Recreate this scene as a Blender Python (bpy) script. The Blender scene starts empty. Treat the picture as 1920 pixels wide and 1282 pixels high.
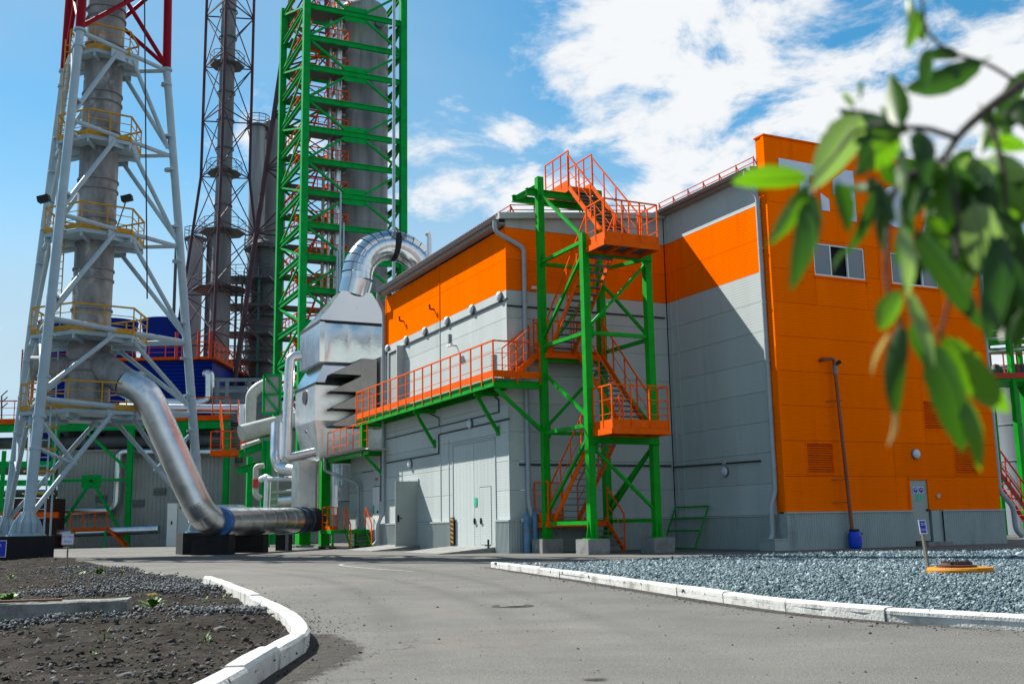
import bpy, math, random
import numpy as np
from mathutils import Vector, Matrix

random.seed(7)
rng = np.random.default_rng(11)
scene = bpy.context.scene
COL = scene.collection
rad = math.radians

# ------------------------------------------------------------------ camera
F_PX, PITCH, ROLL, YAW, EYE = 1996.88, 0.170598, -0.01804, 0.453414, 1.0
FW = Vector((0, math.cos(PITCH), math.sin(PITCH)))
_UP = Vector((0, -math.sin(PITCH), math.cos(PITCH)))
_RT = Vector((1, 0, 0))
RT = _RT * math.cos(ROLL) + _UP * math.sin(ROLL)
UPV = -_RT * math.sin(ROLL) + _UP * math.cos(ROLL)
ORG = Vector((0, 0, EYE))
cam_data = bpy.data.cameras.new('camera')
cam = bpy.data.objects.new('camera', cam_data)
COL.objects.link(cam)
cam.matrix_world = Matrix(((RT.x, UPV.x, -FW.x, 0), (RT.y, UPV.y, -FW.y, 0), (RT.z, UPV.z, -FW.z, EYE), (0, 0, 0, 1)))
cam_data.sensor_width = 36.0
cam_data.lens = 36.0 * F_PX / 1920.0
cam_data.clip_start = 0.05
cam_data.clip_end = 5000
cam_data.dof.use_dof = True
cam_data.dof.focus_distance = 40
cam_data.dof.aperture_fstop = 5.6
scene.camera = cam

# building axes: U runs along the shaded front, V along the sunlit side wall
U = Vector((math.cos(YAW), math.sin(YAW), 0))
V = Vector((-math.sin(YAW), math.cos(YAW), 0))
Z = Vector((0, 0, 1))

# ------------------------------------------------------------------ light
SUN = (-1.0 * U + 1.98 * V + 2.2 * Z).normalized()
sun_el = math.asin(SUN.z)
sun_az = math.atan2(SUN.x, SUN.y)
sl = bpy.data.lights.new('sun', 'SUN')
sl.energy = 5.0
sl.angle = rad(0.53)
sl.color = (1.0, 0.95, 0.87)
sun = bpy.data.objects.new('sun', sl)
COL.objects.link(sun)
sun.rotation_euler = SUN.to_track_quat('Z', 'Y').to_euler()
sun.location = (0, 0, 60)

world = bpy.data.worlds.new('World')
scene.world = world
world.use_nodes = True
wt = world.node_tree
for n in list(wt.nodes):
    wt.nodes.remove(n)


def wn(t, **kw):
    n = wt.nodes.new(t)
    for k, v in kw.items():
        setattr(n, k, v)
    return n


def wmath(op, a, b=None, c=None, clamp=False):
    n = wn('ShaderNodeMath', operation=op, use_clamp=clamp)
    for i, x in enumerate((a, b, c)):
        if x is None:
            continue
        if isinstance(x, (int, float)):
            n.inputs[i].default_value = x
        else:
            wt.links.new(x, n.inputs[i])
    return n.outputs[0]


sky = wn('ShaderNodeTexSky', sky_type='NISHITA', sun_disc=False)
sky.sun_elevation = sun_el
sky.sun_rotation = sun_az
sky.air_density = 1.0
sky.dust_density = 0.1
sky.ozone_density = 2.5
tc = wn('ShaderNodeTexCoord')
sep = wn('ShaderNodeSeparateXYZ')
wt.links.new(tc.outputs['Generated'], sep.inputs[0])
dx, dy, dz = sep.outputs
# project the view direction on a cloud sheet, flattened towards the horizon
den = wmath('ADD', wmath('MAXIMUM', dz, 0.0), 0.28)
comb = wn('ShaderNodeCombineXYZ')
wt.links.new(wmath('DIVIDE', dx, den), comb.inputs[0])
wt.links.new(wmath('DIVIDE', dy, den), comb.inputs[1])
comb.inputs[2].default_value = 3.7


def wnoise(scale, detail, rough, off=(0, 0, 0), dist=0.0):
    mp = wn('ShaderNodeMapping')
    mp.inputs['Location'].default_value = off
    wt.links.new(comb.outputs[0], mp.inputs[0])
    n = wn('ShaderNodeTexNoise')
    n.inputs['Scale'].default_value = scale
    n.inputs['Detail'].default_value = detail
    n.inputs['Roughness'].default_value = rough
    n.inputs['Distortion'].default_value = dist
    wt.links.new(mp.outputs[0], n.inputs['Vector'])
    return n.outputs['Fac']


big = wnoise(1.15, 3, 0.5, (2.1, 0.6, 0), 0.3)
fine = wnoise(5.0, 9, 0.62, (0.3, 1.7, 0), 0.25)
thin = wnoise(0.9, 5, 0.55, (7.3, 2.2, 0), 0.4)
# a cloud bank stands over the right (east) half of the sky, thin veil in the west
bank = wmath('SUBTRACT', wmath('MULTIPLY', wmath('DIVIDE', dx, den), 1.4), 0.10)
cum = wmath('ADD', wmath('MULTIPLY', big, 1.0), wmath('MULTIPLY', fine, 0.95))
cum = wmath('ADD', cum, wmath('MINIMUM', wmath('MAXIMUM', bank, -0.17), 0.15))
mask = wn('ShaderNodeMapRange', interpolation_type='SMOOTHSTEP')
mask.inputs['From Min'].default_value = 1.02
mask.inputs['From Max'].default_value = 1.17
wt.links.new(cum, mask.inputs['Value'])
veil = wn('ShaderNodeMapRange', interpolation_type='SMOOTHSTEP')
veil.inputs['From Min'].default_value = 0.32
veil.inputs['From Max'].default_value = 0.74
veil.inputs['To Max'].default_value = 0.55
wt.links.new(wmath('SUBTRACT', thin, wmath('MULTIPLY', wmath('MAXIMUM', bank, -0.3), 0.5)), veil.inputs['Value'])
# the air whitens towards the horizon
hz = wn('ShaderNodeMapRange', interpolation_type='SMOOTHSTEP')
hz.inputs['From Min'].default_value = 0.37
hz.inputs['From Max'].default_value = 0.13
hz.inputs['To Max'].default_value = 0.85
wt.links.new(dz, hz.inputs['Value'])
SKY_K = 0.05
skyc = wn('ShaderNodeMix', data_type='RGBA', blend_type='MULTIPLY')
skyc.inputs['Factor'].default_value = 1.0
skyc.inputs['B'].default_value = (0.50, 1.30, 1.42, 1)
wt.links.new(sky.outputs[0], skyc.inputs['A'])


def wmix(fac, a, col):
    m = wn('ShaderNodeMix', data_type='RGBA')
    wt.links.new(fac, m.inputs['Factor'])
    wt.links.new(a, m.inputs['A'])
    m.inputs['B'].default_value = (*col, 1)
    return m.outputs['Result']


c1 = wmix(hz.outputs[0], skyc.outputs['Result'], (6.6, 7.9, 8.6))
c2 = wmix(veil.outputs[0], c1, (4.0, 5.5, 6.8))
c3 = wmix(mask.outputs[0], c2, (8.6, 8.8, 9.0))
bg = wn('ShaderNodeBackground')
bg.inputs['Strength'].default_value = SKY_K
wt.links.new(c3, bg.inputs['Color'])
wo = wn('ShaderNodeOutputWorld')
wt.links.new(bg.outputs[0], wo.inputs[0])

vs = scene.view_settings
vs.view_transform = 'Standard'
vs.look = 'None'
vs.exposure = 1.1
vs.gamma = 1.0
vs.use_curve_mapping = False
scene.render.engine = 'CYCLES'
scene.cycles.use_denoising = True
scene.cycles.max_bounces = 6
scene.cycles.transparent_max_bounces = 6
scene.cycles.sample_clamp_indirect = 8

# ------------------------------------------------------------------ where things stand
def ray(x, y):
    d = FW * F_PX + RT * (x - 960) - UPV * (y - 641)
    return d / d.y


def atY(x, y, Y):
    return ORG + ray(x, y) * Y


def gnd(x, y, z=0.0):
    d = ray(x, y)
    return ORG + d * ((z - EYE) / d.z)


CORNER = gnd(955.5, 1037.0)


def W(u, v, z=0.0):
    return CORNER + U * u + V * v + Z * z


def UV(p):
    d = p - CORNER
    return d.dot(U), d.dot(V), p.z


def onU(x, y, u):
    """point of the plane U = u on that sight line"""
    d = ray(x, y)
    return ORG + d * ((CORNER + U * u - ORG).dot(U) / d.dot(U))


def onV(x, y, v):
    d = ray(x, y)
    return ORG + d * ((CORNER + V * v - ORG).dot(V) / d.dot(V))


# ------------------------------------------------------------------ mesh helpers
class MB:
    def __init__(s):
        s.v, s.f, s.sm = [], [], []

    def add(s, vs_, fs, smooth=False):
        o = len(s.v)
        s.v += [Vector(p) for p in vs_]
        for f in fs:
            s.f.append([i + o for i in f])
            s.sm.append(smooth)
        return s

    def obox(s, c, a, b, d):
        """box from centre and three half-axis vectors"""
        c = Vector(c)
        p = [c + a * i + b * j + d * k for k in (-1, 1) for j in (-1, 1) for i in (-1, 1)]
        fs = [(0, 2, 3, 1), (4, 5, 7, 6), (0, 1, 5, 4), (2, 6, 7, 3), (0, 4, 6, 2), (1, 3, 7, 5)]
        if a.cross(b).dot(d) < 0:
            fs = [f[::-1] for f in fs]
        return s.add(p, fs)

    def box(s, lo, hi):
        lo, hi = Vector(lo), Vector(hi)
        h = (hi - lo) / 2
        return s.obox((lo + hi) / 2, Vector((h.x, 0, 0)), Vector((0, h.y, 0)), Vector((0, 0, h.z)))

    def ubox(s, u0, u1, v0, v1, z0, z1):
        return s.obox(W((u0 + u1) / 2, (v0 + v1) / 2, (z0 + z1) / 2), U * (abs(u1 - u0) / 2), V * (abs(v1 - v0) / 2), Z * (abs(z1 - z0) / 2))

    def beam(s, p, q, w, h=None, up=Z):
        p, q = Vector(p), Vector(q)
        h = h or w
        d = q - p
        L = d.length
        d = d / L
        if abs(d.dot(up)) > 0.98:
            up = U
        a = d.cross(up).normalized()
        b = a.cross(d)
        return s.obox((p + q) / 2, a * (w / 2), d * (L / 2), b * (h / 2))

    def ibeam(s, p, q, w, h, t=0.03, up=Z):
        p, q = Vector(p), Vector(q)
        d = (q - p)
        L = d.length
        d = d / L
        if abs(d.dot(up)) > 0.98:
            up = U
        a = d.cross(up).normalized()
        b = a.cross(d)
        c = (p + q) / 2
        s.obox(c + b * (h / 2 - t / 2), a * (w / 2), d * (L / 2), b * (t / 2))
        s.obox(c - b * (h / 2 - t / 2), a * (w / 2), d * (L / 2), b * (t / 2))
        return s.obox(c, a * (t / 2), d * (L / 2), b * (h / 2 - t))

    def sweep(s, pts, r, n=12, caps=True, radii=None):
        pts = [Vector(p) for p in pts]
        m = len(pts)
        radii = radii or [r] * m
        ts = []
        for i in range(m):
            a = pts[max(i - 1, 0)]
            b = pts[min(i + 1, m - 1)]
            ts.append((b - a).normalized())
        ref = Z if abs(ts[0].z) < 0.9 else Vector((1, 0, 0))
        nx = ts[0].cross(ref).normalized()
        vs_ = []
        for i in range(m):
            if i:
                q = ts[i - 1].rotation_difference(ts[i])
                nx = (q @ nx).normalized()
            ny = ts[i].cross(nx).normalized()
            k = 1.0
            if 0 < i < m - 1:
                c = ts[i].dot((pts[i + 1] - pts[i]).normalized())
                k = 1 / max(c, 0.6)
            for j in range(n):
                th = 2 * math.pi * j / n
                vs_.append(pts[i] + (nx * math.cos(th) + ny * math.sin(th)) * radii[i] * k)
        fs = []
        for i in range(m - 1):
            for j in range(n):
                a, b = i * n + j, i * n + (j + 1) % n
                fs.append((a, b, b + n, a + n))
        s.add(vs_, fs, True)
        if caps:
            s.add(vs_[:n], [tuple(range(n))[::-1]])
            s.add(vs_[-n:], [tuple(range(n))])
        return s

    def tube(s, p, q, r, n=10, r2=None, caps=True):
        return s.sweep([p, q], r, n, caps, [r, r if r2 is None else r2])

    def lathe(s, c, prof, n=24, axis=Z):
        """prof = [(radius, height)]"""
        c = Vector(c)
        ref = Vector((1, 0, 0)) if abs(axis.x) < 0.9 else Vector((0, 1, 0))
        a = axis.cross(ref).normalized()
        b = axis.cross(a)
        for (r0, z0), (r1, z1) in zip(prof[:-1], prof[1:]):
            vs_ = []
            for r, z in ((r0, z0), (r1, z1)):
                for j in range(n):
                    th = 2 * math.pi * j / n
                    vs_.append(c + axis * z + (a * math.cos(th) + b * math.sin(th)) * r)
            fs = [(j, (j + 1) % n, n + (j + 1) % n, n + j) for j in range(n)]
            s.add(vs_, fs, abs(z1 - z0) > 1e-4 or True)
        return s

    def disc(s, c, axis, r, h=0.02, n=16):
        return s.tube(Vector(c), Vector(c) + axis.normalized() * h, r, n)

    def prism(s, poly, d):
        """closed polygon (list of points) pushed along d"""
        poly = [Vector(p) for p in poly]
        n = len(poly)
        d = Vector(d)
        nr = Vector((0, 0, 0))
        for i in range(n):
            nr += poly[i].cross(poly[(i + 1) % n])
        if nr.dot(d) < 0:
            poly = poly[::-1]
        vs_ = poly + [p + d for p in poly]
        fs = [tuple(range(n))[::-1], tuple(range(n, 2 * n))]
        for i in range(n):
            j = (i + 1) % n
            fs.append((i, j, n + j, n + i))
        return s.add(vs_, fs)

    def hexa(s, b, t):
        """eight corners: bottom ring b, top ring t"""
        return s.add(list(b) + list(t), [(3, 2, 1, 0), (4, 5, 6, 7), (0, 1, 5, 4), (1, 2, 6, 5), (2, 3, 7, 6), (3, 0, 4, 7)])


def wloc(o):
    p = Vector((0, 0, 0))
    while o is not None:
        p += o.location
        o = o.parent
    return p


def obj_from(me, name, parent=None, loc=None):
    o = bpy.data.objects.new(name, me)
    COL.objects.link(o)
    if parent is not None:
        o.parent = parent
    if loc is not None:
        o.location = loc
    return o


def build(mb, name, mat, parent=None, base=None):
    """one mesh object; its origin is its lowest middle point"""
    P = np.array([tuple(p) for p in mb.v])
    lo, hi = P.min(0), P.max(0)
    org = Vector(((lo[0] + hi[0]) / 2, (lo[1] + hi[1]) / 2, lo[2]))
    if base is not None:
        org = Vector(base)
    me = bpy.data.meshes.new(name)
    me.from_pydata([tuple(p - org) for p in mb.v], [], mb.f)
    me.polygons.foreach_set('use_smooth', mb.sm)
    me.materials.append(mat)
    me.update()
    o = obj_from(me, name, parent, org - (wloc(parent) if parent is not None else Vector((0, 0, 0))))
    return o


def thing(name, label, cat, base, group=None):
    o = bpy.data.objects.new(name, None)
    o.empty_display_size = 0.3
    COL.objects.link(o)
    o.location = base
    tag(o, label, cat, group)
    return o


def tag(o, label, cat, group=None):
    o['label'] = label
    o['category'] = cat
    if group:
        o['group'] = group
    return o


def kind(o, k, label=None, cat=None):
    o['kind'] = k
    if label:
        o['label'] = label
    if cat:
        o['category'] = cat
    return o


def rep(o, loc, parent=None):
    """a repeat of a mesh part that shares its mesh"""
    c = o.copy()
    COL.objects.link(c)
    c.location = loc
    return c


def fillet(pts, r, k=6):
    """round the corners of a polyline"""
    pts = [Vector(p) for p in pts]
    out = [pts[0]]
    for a, b, c in zip(pts[:-2], pts[1:-1], pts[2:]):
        d0, d1 = (a - b), (c - b)
        L = min(r, d0.length * 0.49, d1.length * 0.49)
        p, q = b + d0.normalized() * L, b + d1.normalized() * L
        for i in range(k + 1):
            t = i / k
            out.append(p * (1 - t) ** 2 + b * (2 * t * (1 - t)) + q * t * t)
    return out + [pts[-1]]


# ------------------------------------------------------------------ materials
def mat(name, col, rough=0.5, metal=0.0, var=0.12, scale=3.0, bump=0.0, bscale=30.0, col2=None, streak=0.0, spec=0.5, coat=0.0, ribs=None, dirt=None, detail=6, objvar=0.0):
    m = bpy.data.materials.new(name)
    m.use_nodes = True
    nt = m.node_tree
    b = nt.nodes['Principled BSDF']
    b.inputs['Roughness'].default_value = rough
    b.inputs['Metallic'].default_value = metal
    b.inputs['Specular IOR Level'].default_value = spec
    if coat:
        b.inputs['Coat Weight'].default_value = coat
        b.inputs['Coat Roughness'].default_value = 0.2
    geo = nt.nodes.new('ShaderNodeNewGeometry')
    pos = geo.outputs['Position']
    mp = nt.nodes.new('ShaderNodeMapping')
    nt.links.new(pos, mp.inputs[0])
    if streak:
        mp.inputs['Scale'].default_value = (1, 1, streak)
    no = nt.nodes.new('ShaderNodeTexNoise')
    no.inputs['Scale'].default_value = scale
    no.inputs['Detail'].default_value = detail
    no.inputs['Roughness'].default_value = 0.6
    nt.links.new(mp.outputs[0], no.inputs['Vector'])
    rp = nt.nodes.new('ShaderNodeValToRGB')
    c = np.array(col)
    d = np.array(col2) if col2 else c * (1 - var)
    e = c * (1 + var * 0.6) if not col2 else c
    rp.color_ramp.elements[0].position = 0.32
    rp.color_ramp.elements[1].position = 0.66
    rp.color_ramp.elements[0].color = (*np.clip(d, 0, 1), 1)
    rp.color_ramp.elements[1].color = (*np.clip(e, 0, 1), 1)
    nt.links.new(no.outputs['Fac'], rp.inputs[0])
    colout = rp.outputs[0]
    if dirt:
        dc, amt, dsc, th = dirt
        n2 = nt.nodes.new('ShaderNodeTexNoise')
        n2.inputs['Scale'].default_value = dsc
        n2.inputs['Detail'].default_value = 8
        n2.inputs['Roughness'].default_value = 0.7
        mp2 = nt.nodes.new('ShaderNodeMapping')
        mp2.inputs['Location'].default_value = (3.1, 7.7, 1.3)
        if streak:
            mp2.inputs['Scale'].default_value = (1, 1, streak)
        nt.links.new(pos, mp2.inputs[0])
        nt.links.new(mp2.outputs[0], n2.inputs['Vector'])
        mr = nt.nodes.new('ShaderNodeMapRange')
        mr.inputs['From Min'].default_value = th
        mr.inputs['From Max'].default_value = th + 0.16
        mr.inputs['To Max'].default_value = amt
        nt.links.new(n2.outputs['Fac'], mr.inputs['Value'])
        mx = nt.nodes.new('ShaderNodeMix')
        mx.data_type = 'RGBA'
        nt.links.new(mr.outputs[0], mx.inputs['Factor'])
        nt.links.new(colout, mx.inputs['A'])
        mx.inputs['B'].default_value = (*dc, 1)
        colout = mx.outputs['Result']
    if objvar:      # each panel comes from the mill a shade lighter or darker
        oi = nt.nodes.new('ShaderNodeObjectInfo')
        vr = nt.nodes.new('ShaderNodeMapRange')
        vr.inputs['To Min'].default_value = 1 - objvar
        vr.inputs['To Max'].default_value = 1 + objvar * 0.6
        nt.links.new(oi.outputs['Random'], vr.inputs['Value'])
        hs = nt.nodes.new('ShaderNodeHueSaturation')
        nt.links.new(vr.outputs[0], hs.inputs['Value'])
        nt.links.new(colout, hs.inputs['Color'])
        colout = hs.outputs['Color']
    nt.links.new(colout, b.inputs['Base Color'])
    # roughness varies a little with the same grain
    rr = nt.nodes.new('ShaderNodeMapRange')
    rr.inputs['To Min'].default_value = max(rough - 0.08, 0.03)
    rr.inputs['To Max'].default_value = min(rough + 0.10, 1)
    nt.links.new(no.outputs['Fac'], rr.inputs['Value'])
    nt.links.new(rr.outputs[0], b.inputs['Roughness'])
    hgt = None
    if bump:
        n3 = nt.nodes.new('ShaderNodeTexNoise')
        n3.inputs['Scale'].default_value = bscale
        n3.inputs['Detail'].default_value = 5
        nt.links.new(pos, n3.inputs['Vector'])
        hgt = n3.outputs['Fac']
        bp = nt.nodes.new('ShaderNodeBump')
        bp.inputs['Strength'].default_value = min(bump, 1)
        bp.inputs['Distance'].default_value = 0.02
        nt.links.new(hgt, bp.inputs['Height'])
        nt.links.new(bp.outputs[0], b.inputs['Normal'])
    if ribs:
        period, depth = ribs
        sx = nt.nodes.new('ShaderNodeSeparateXYZ')
        nt.links.new(pos, sx.inputs[0])
        mm = nt.nodes.new('ShaderNodeMath')
        mm.operation = 'MULTIPLY'
        mm.inputs[1].default_value = 2 * math.pi / period
        nt.links.new(sx.outputs['Z'], mm.inputs[0])
        sn = nt.nodes.new('ShaderNodeMath')
        sn.operation = 'SINE'
        nt.links.new(mm.outputs[0], sn.inputs[0])
        b2 = nt.nodes.new('ShaderNodeBump')
        b2.inputs['Strength'].default_value = 0.6
        b2.inputs['Distance'].default_value = depth
        nt.links.new(sn.outputs[0], b2.inputs['Height'])
        if bump:
            nt.links.new(bp.outputs[0], b2.inputs['Normal'])
        nt.links.new(b2.outputs[0], b.inputs['Normal'])
    return m


M = {}
M['asphalt'] = None
M['wall_grey'] = mat('wall grey panel', (0.42, 0.47, 0.462), 0.55, var=0.06, scale=0.8, ribs=(0.10, 0.0016), objvar=0.07, dirt=((0.25, 0.27, 0.25), 0.40, 1.3, 0.55), streak=0.10, spec=0.2)
M['wall_orange'] = mat('wall orange panel', (0.93, 0.142, 0.0), 0.6, objvar=0.08, var=0.07, scale=0.9, ribs=(0.10, 0.004), spec=0.0, streak=0.12, dirt=((0.46, 0.055, 0.004), 0.30, 1.6, 0.56))
M['plinth'] = mat('plinth sheet', (0.30, 0.345, 0.335), 0.5, var=0.10, scale=1.5, dirt=((0.10, 0.11, 0.10), 0.5, 1.3, 0.58), streak=0.3, spec=0.25)
M['trim'] = mat('light trim sheet', (0.40, 0.43, 0.43), 0.5, var=0.06, spec=0.3)
M['gutter'] = mat('gutter sheet', (0.25, 0.25, 0.24), 0.5, var=0.12, scale=5, spec=0.3)
M['pipe_grey'] = mat('downpipe grey paint', (0.30, 0.35, 0.37), 0.45, var=0.08, scale=4, spec=0.35)
M['roof'] = mat('roof sheet', (0.18, 0.19, 0.20), 0.5, var=0.1)
M['green'] = mat('green steel paint', (0.002, 0.27, 0.012), 0.45, var=0.16, scale=2.5, dirt=((0.03, 0.09, 0.014), 0.6, 3.0, 0.60), spec=0.10)
M['green2'] = mat('tower green steel paint', (0.001, 0.27, 0.045), 0.5, var=0.2, scale=1.5, dirt=((0.004, 0.11, 0.025), 0.5, 1.2, 0.58), spec=0.06)
M['orange'] = mat('orange rail paint', (0.74, 0.098, 0.0), 0.5, var=0.14, scale=4, spec=0.06)
M['orange_far'] = mat('weathered orange rail paint', (0.56, 0.07, 0.001), 0.55, var=0.25, scale=2, spec=0.06)
M['red'] = mat('red rail paint', (0.42, 0.03, 0.012), 0.5, var=0.15, spec=0.3)
M['tread'] = mat('dark grating steel', (0.11, 0.125, 0.14), 0.5, 0.5, var=0.2, scale=8)
M['concrete'] = mat('footing concrete', (0.22, 0.22, 0.212), 0.9, var=0.2, scale=3, bump=0.5, bscale=40, dirt=((0.11, 0.11, 0.11), 0.7, 2.5, 0.5), spec=0.2)
M['bitumen'] = mat('bitumen coat', (0.014, 0.015, 0.017), 0.8, var=0.3, scale=3, bump=0.3, spec=0.2)
M['black'] = mat('black rubber', (0.010, 0.010, 0.011), 0.6, var=0.2, spec=0.3)
M['dark'] = mat('dark interior', (0.012, 0.013, 0.015), 0.9, var=0.2, spec=0.1)
M['white'] = mat('white paint', (0.62, 0.63, 0.62), 0.5, var=0.05, scale=4)
M['door'] = mat('grey door paint', (0.30, 0.335, 0.315), 0.5, var=0.05, scale=1.5, spec=0.3)
M['lamp'] = mat('lamp glass', (0.50, 0.56, 0.62), 0.25, var=0.05)
M['lampbody'] = mat('lamp body', (0.13, 0.145, 0.165), 0.45, var=0.1)
M['cable'] = mat('cable tray', (0.028, 0.03, 0.033), 0.6, var=0.2, spec=0.3)
M['sign_green'] = mat('sign green', (0.005, 0.42, 0.24), 0.4, var=0.05)
M['sign_blue'] = mat('sign blue', (0.006, 0.02, 0.40), 0.35, var=0.05, spec=0.3)
M['sign_white'] = mat('sign white', (0.55, 0.58, 0.68), 0.4, var=0.05)
M['sign_red'] = mat('sign red', (0.40, 0.06, 0.10), 0.4, var=0.05)
M['yellow'] = mat('yellow rail paint', (0.42, 0.215, 0.006), 0.5, var=0.2, scale=4, spec=0.3)
M['yellow_ring'] = mat('yellow concrete paint', (0.44, 0.165, 0.002), 0.65, var=0.15, scale=6, bump=0.6, bscale=45, dirt=((0.16, 0.10, 0.04), 0.5, 8, 0.6), spec=0.25)
M['rust'] = mat('rusty cast iron', (0.055, 0.018, 0.013), 0.75, 0.2, var=0.3, scale=12, bump=0.5)
M['blue_cyl'] = mat('gas cylinder blue paint', (0.085, 0.20, 0.34), 0.5, var=0.25, scale=9, dirt=((0.18, 0.20, 0.22), 0.6, 12, 0.57), spec=0.3)
M['barrel'] = mat('blue plastic barrel', (0.004, 0.05, 0.50), 0.42, var=0.1, spec=0.3)
M['hose'] = mat('rust pipe paint', (0.22, 0.07, 0.03), 0.6, var=0.25, scale=5, streak=0.3, spec=0.25)
M['tower_grey'] = mat('pale grey tower paint', (0.285, 0.385, 0.445), 0.45, var=0.10, scale=1.4, dirt=((0.15, 0.17, 0.18), 0.5, 1.5, 0.6), spec=0.3)
M['tower_red'] = mat('red tower paint', (0.22, 0.003, 0.014), 0.5, var=0.15, scale=1.4, spec=0.1)
M['stack'] = mat('weathered stack steel', (0.27, 0.275, 0.275), 0.55, 0.15, var=0.3, scale=1.6, col2=(0.095, 0.10, 0.104), streak=0.5, dirt=((0.52, 0.53, 0.53), 0.8, 1.5, 0.58), bump=0.3, bscale=3, spec=0.3)
M['stack_dark'] = mat('hazed sooty stack steel', (0.22, 0.228, 0.245), 0.7, 0.0, var=0.3, scale=0.5, col2=(0.115, 0.118, 0.13), streak=0.3, spec=0.2)  # cooled and lightened so the colour carries the haze of far columns
M['vessel'] = mat('weathered vessel cladding', (0.30, 0.33, 0.35), 0.6, 0.0, scale=1.1, col2=(0.125, 0.142, 0.155), streak=0.10, dirt=((0.40, 0.44, 0.46), 0.6, 0.6, 0.58), spec=0.3)
M['purple'] = mat('faded maroon tower paint', (0.060, 0.030, 0.045), 0.65, var=0.3, scale=0.8, spec=0.25)
M['steel_grey'] = mat('grey structural steel', (0.075, 0.088, 0.096), 0.6, var=0.25, scale=0.8, spec=0.25)
M['galv'] = mat('galvanised cladding', (0.60, 0.63, 0.65), 0.33, 1.0, var=0.14, scale=1.3, bump=0.10, bscale=2.0, dirt=((0.30, 0.315, 0.33), 0.6, 1.4, 0.55))
M['foil'] = mat('bright foil cladding', (0.55, 0.58, 0.61), 0.22, 1.0, var=0.10, scale=1.2, bump=0.45, bscale=3.2)
M['sheet'] = mat('bright duct sheet', (0.58, 0.61, 0.63), 0.15, 1.0, var=0.08, scale=1.0, bump=0.05, bscale=1.2, dirt=((0.42, 0.44, 0.45), 0.5, 1.6, 0.58))
M['duct_dark'] = mat('dull duct steel', (0.31, 0.285, 0.27), 0.55, 0.2, var=0.15, scale=1.2, spec=0.3)
M['pipe_white'] = mat('pale insulated pipe', (0.42, 0.43, 0.39), 0.5, var=0.12, scale=2.0, dirt=((0.24, 0.22, 0.18), 0.5, 2, 0.58), spec=0.3)
M['shed'] = mat('grey shed sheet', (0.30, 0.32, 0.305), 0.6, var=0.1, scale=0.8, spec=0.2)
M['blue_clad'] = mat('deep blue cladding', (0.003, 0.018, 0.20), 0.45, var=0.15, scale=0.5, spec=0.06)
M['teal'] = mat('teal paint', (0.005, 0.10, 0.09), 0.5, var=0.2, spec=0.3)
M['tank'] = mat('grey tank steel', (0.20, 0.23, 0.27), 0.6, 0.1, var=0.25, scale=0.6, streak=0.15, col2=(0.10, 0.12, 0.145), spec=0.3)
M['wood'] = mat('grey timber stake', (0.20, 0.17, 0.13), 0.8, var=0.25, scale=10, streak=0.1)
M['kerb'] = mat('whitewashed kerb', (0.52, 0.52, 0.50), 0.85, var=0.12, scale=5, bump=0.5, bscale=35, dirt=((0.20, 0.195, 0.175), 0.8, 2.6, 0.50), spec=0.2)
M['slab'] = mat('old concrete slab', (0.21, 0.21, 0.198), 0.9, var=0.25, scale=6, bump=0.7, bscale=25, dirt=((0.075, 0.07, 0.065), 0.8, 3.0, 0.50), spec=0.2)
M['rock'] = mat('grey rock', (0.15, 0.175, 0.20), 0.85, var=0.3, scale=7, bump=0.6, bscale=20, spec=0.2)
M['line'] = mat('worn road paint', (0.30, 0.30, 0.285), 0.8, var=0.2, scale=8, dirt=((0.13, 0.13, 0.125), 0.85, 6, 0.47), spec=0.2)
M['cream'] = mat('dirty cream pipe', (0.34, 0.31, 0.22), 0.6, var=0.2, scale=2)
M['weed'] = mat('weed leaf', (0.075, 0.17, 0.012), 0.6, var=0.3, scale=14, spec=0.3)
M['petal'] = mat('dandelion petal', (0.55, 0.36, 0.005), 0.6, var=0.1)
M['logo'] = mat('pale blue sign sheet', (0.55, 0.61, 0.72), 0.4, var=0.04, spec=0.3)


def glass_mat():
    m = bpy.data.materials.new('window glass')
    m.use_nodes = True
    b = m.node_tree.nodes['Principled BSDF']
    b.inputs['Base Color'].default_value = (0.07, 0.10, 0.13, 1)
    b.inputs['Roughness'].default_value = 0.08
    b.inputs['Specular IOR Level'].default_value = 0.9
    return m


M['glass'] = glass_mat()

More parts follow.
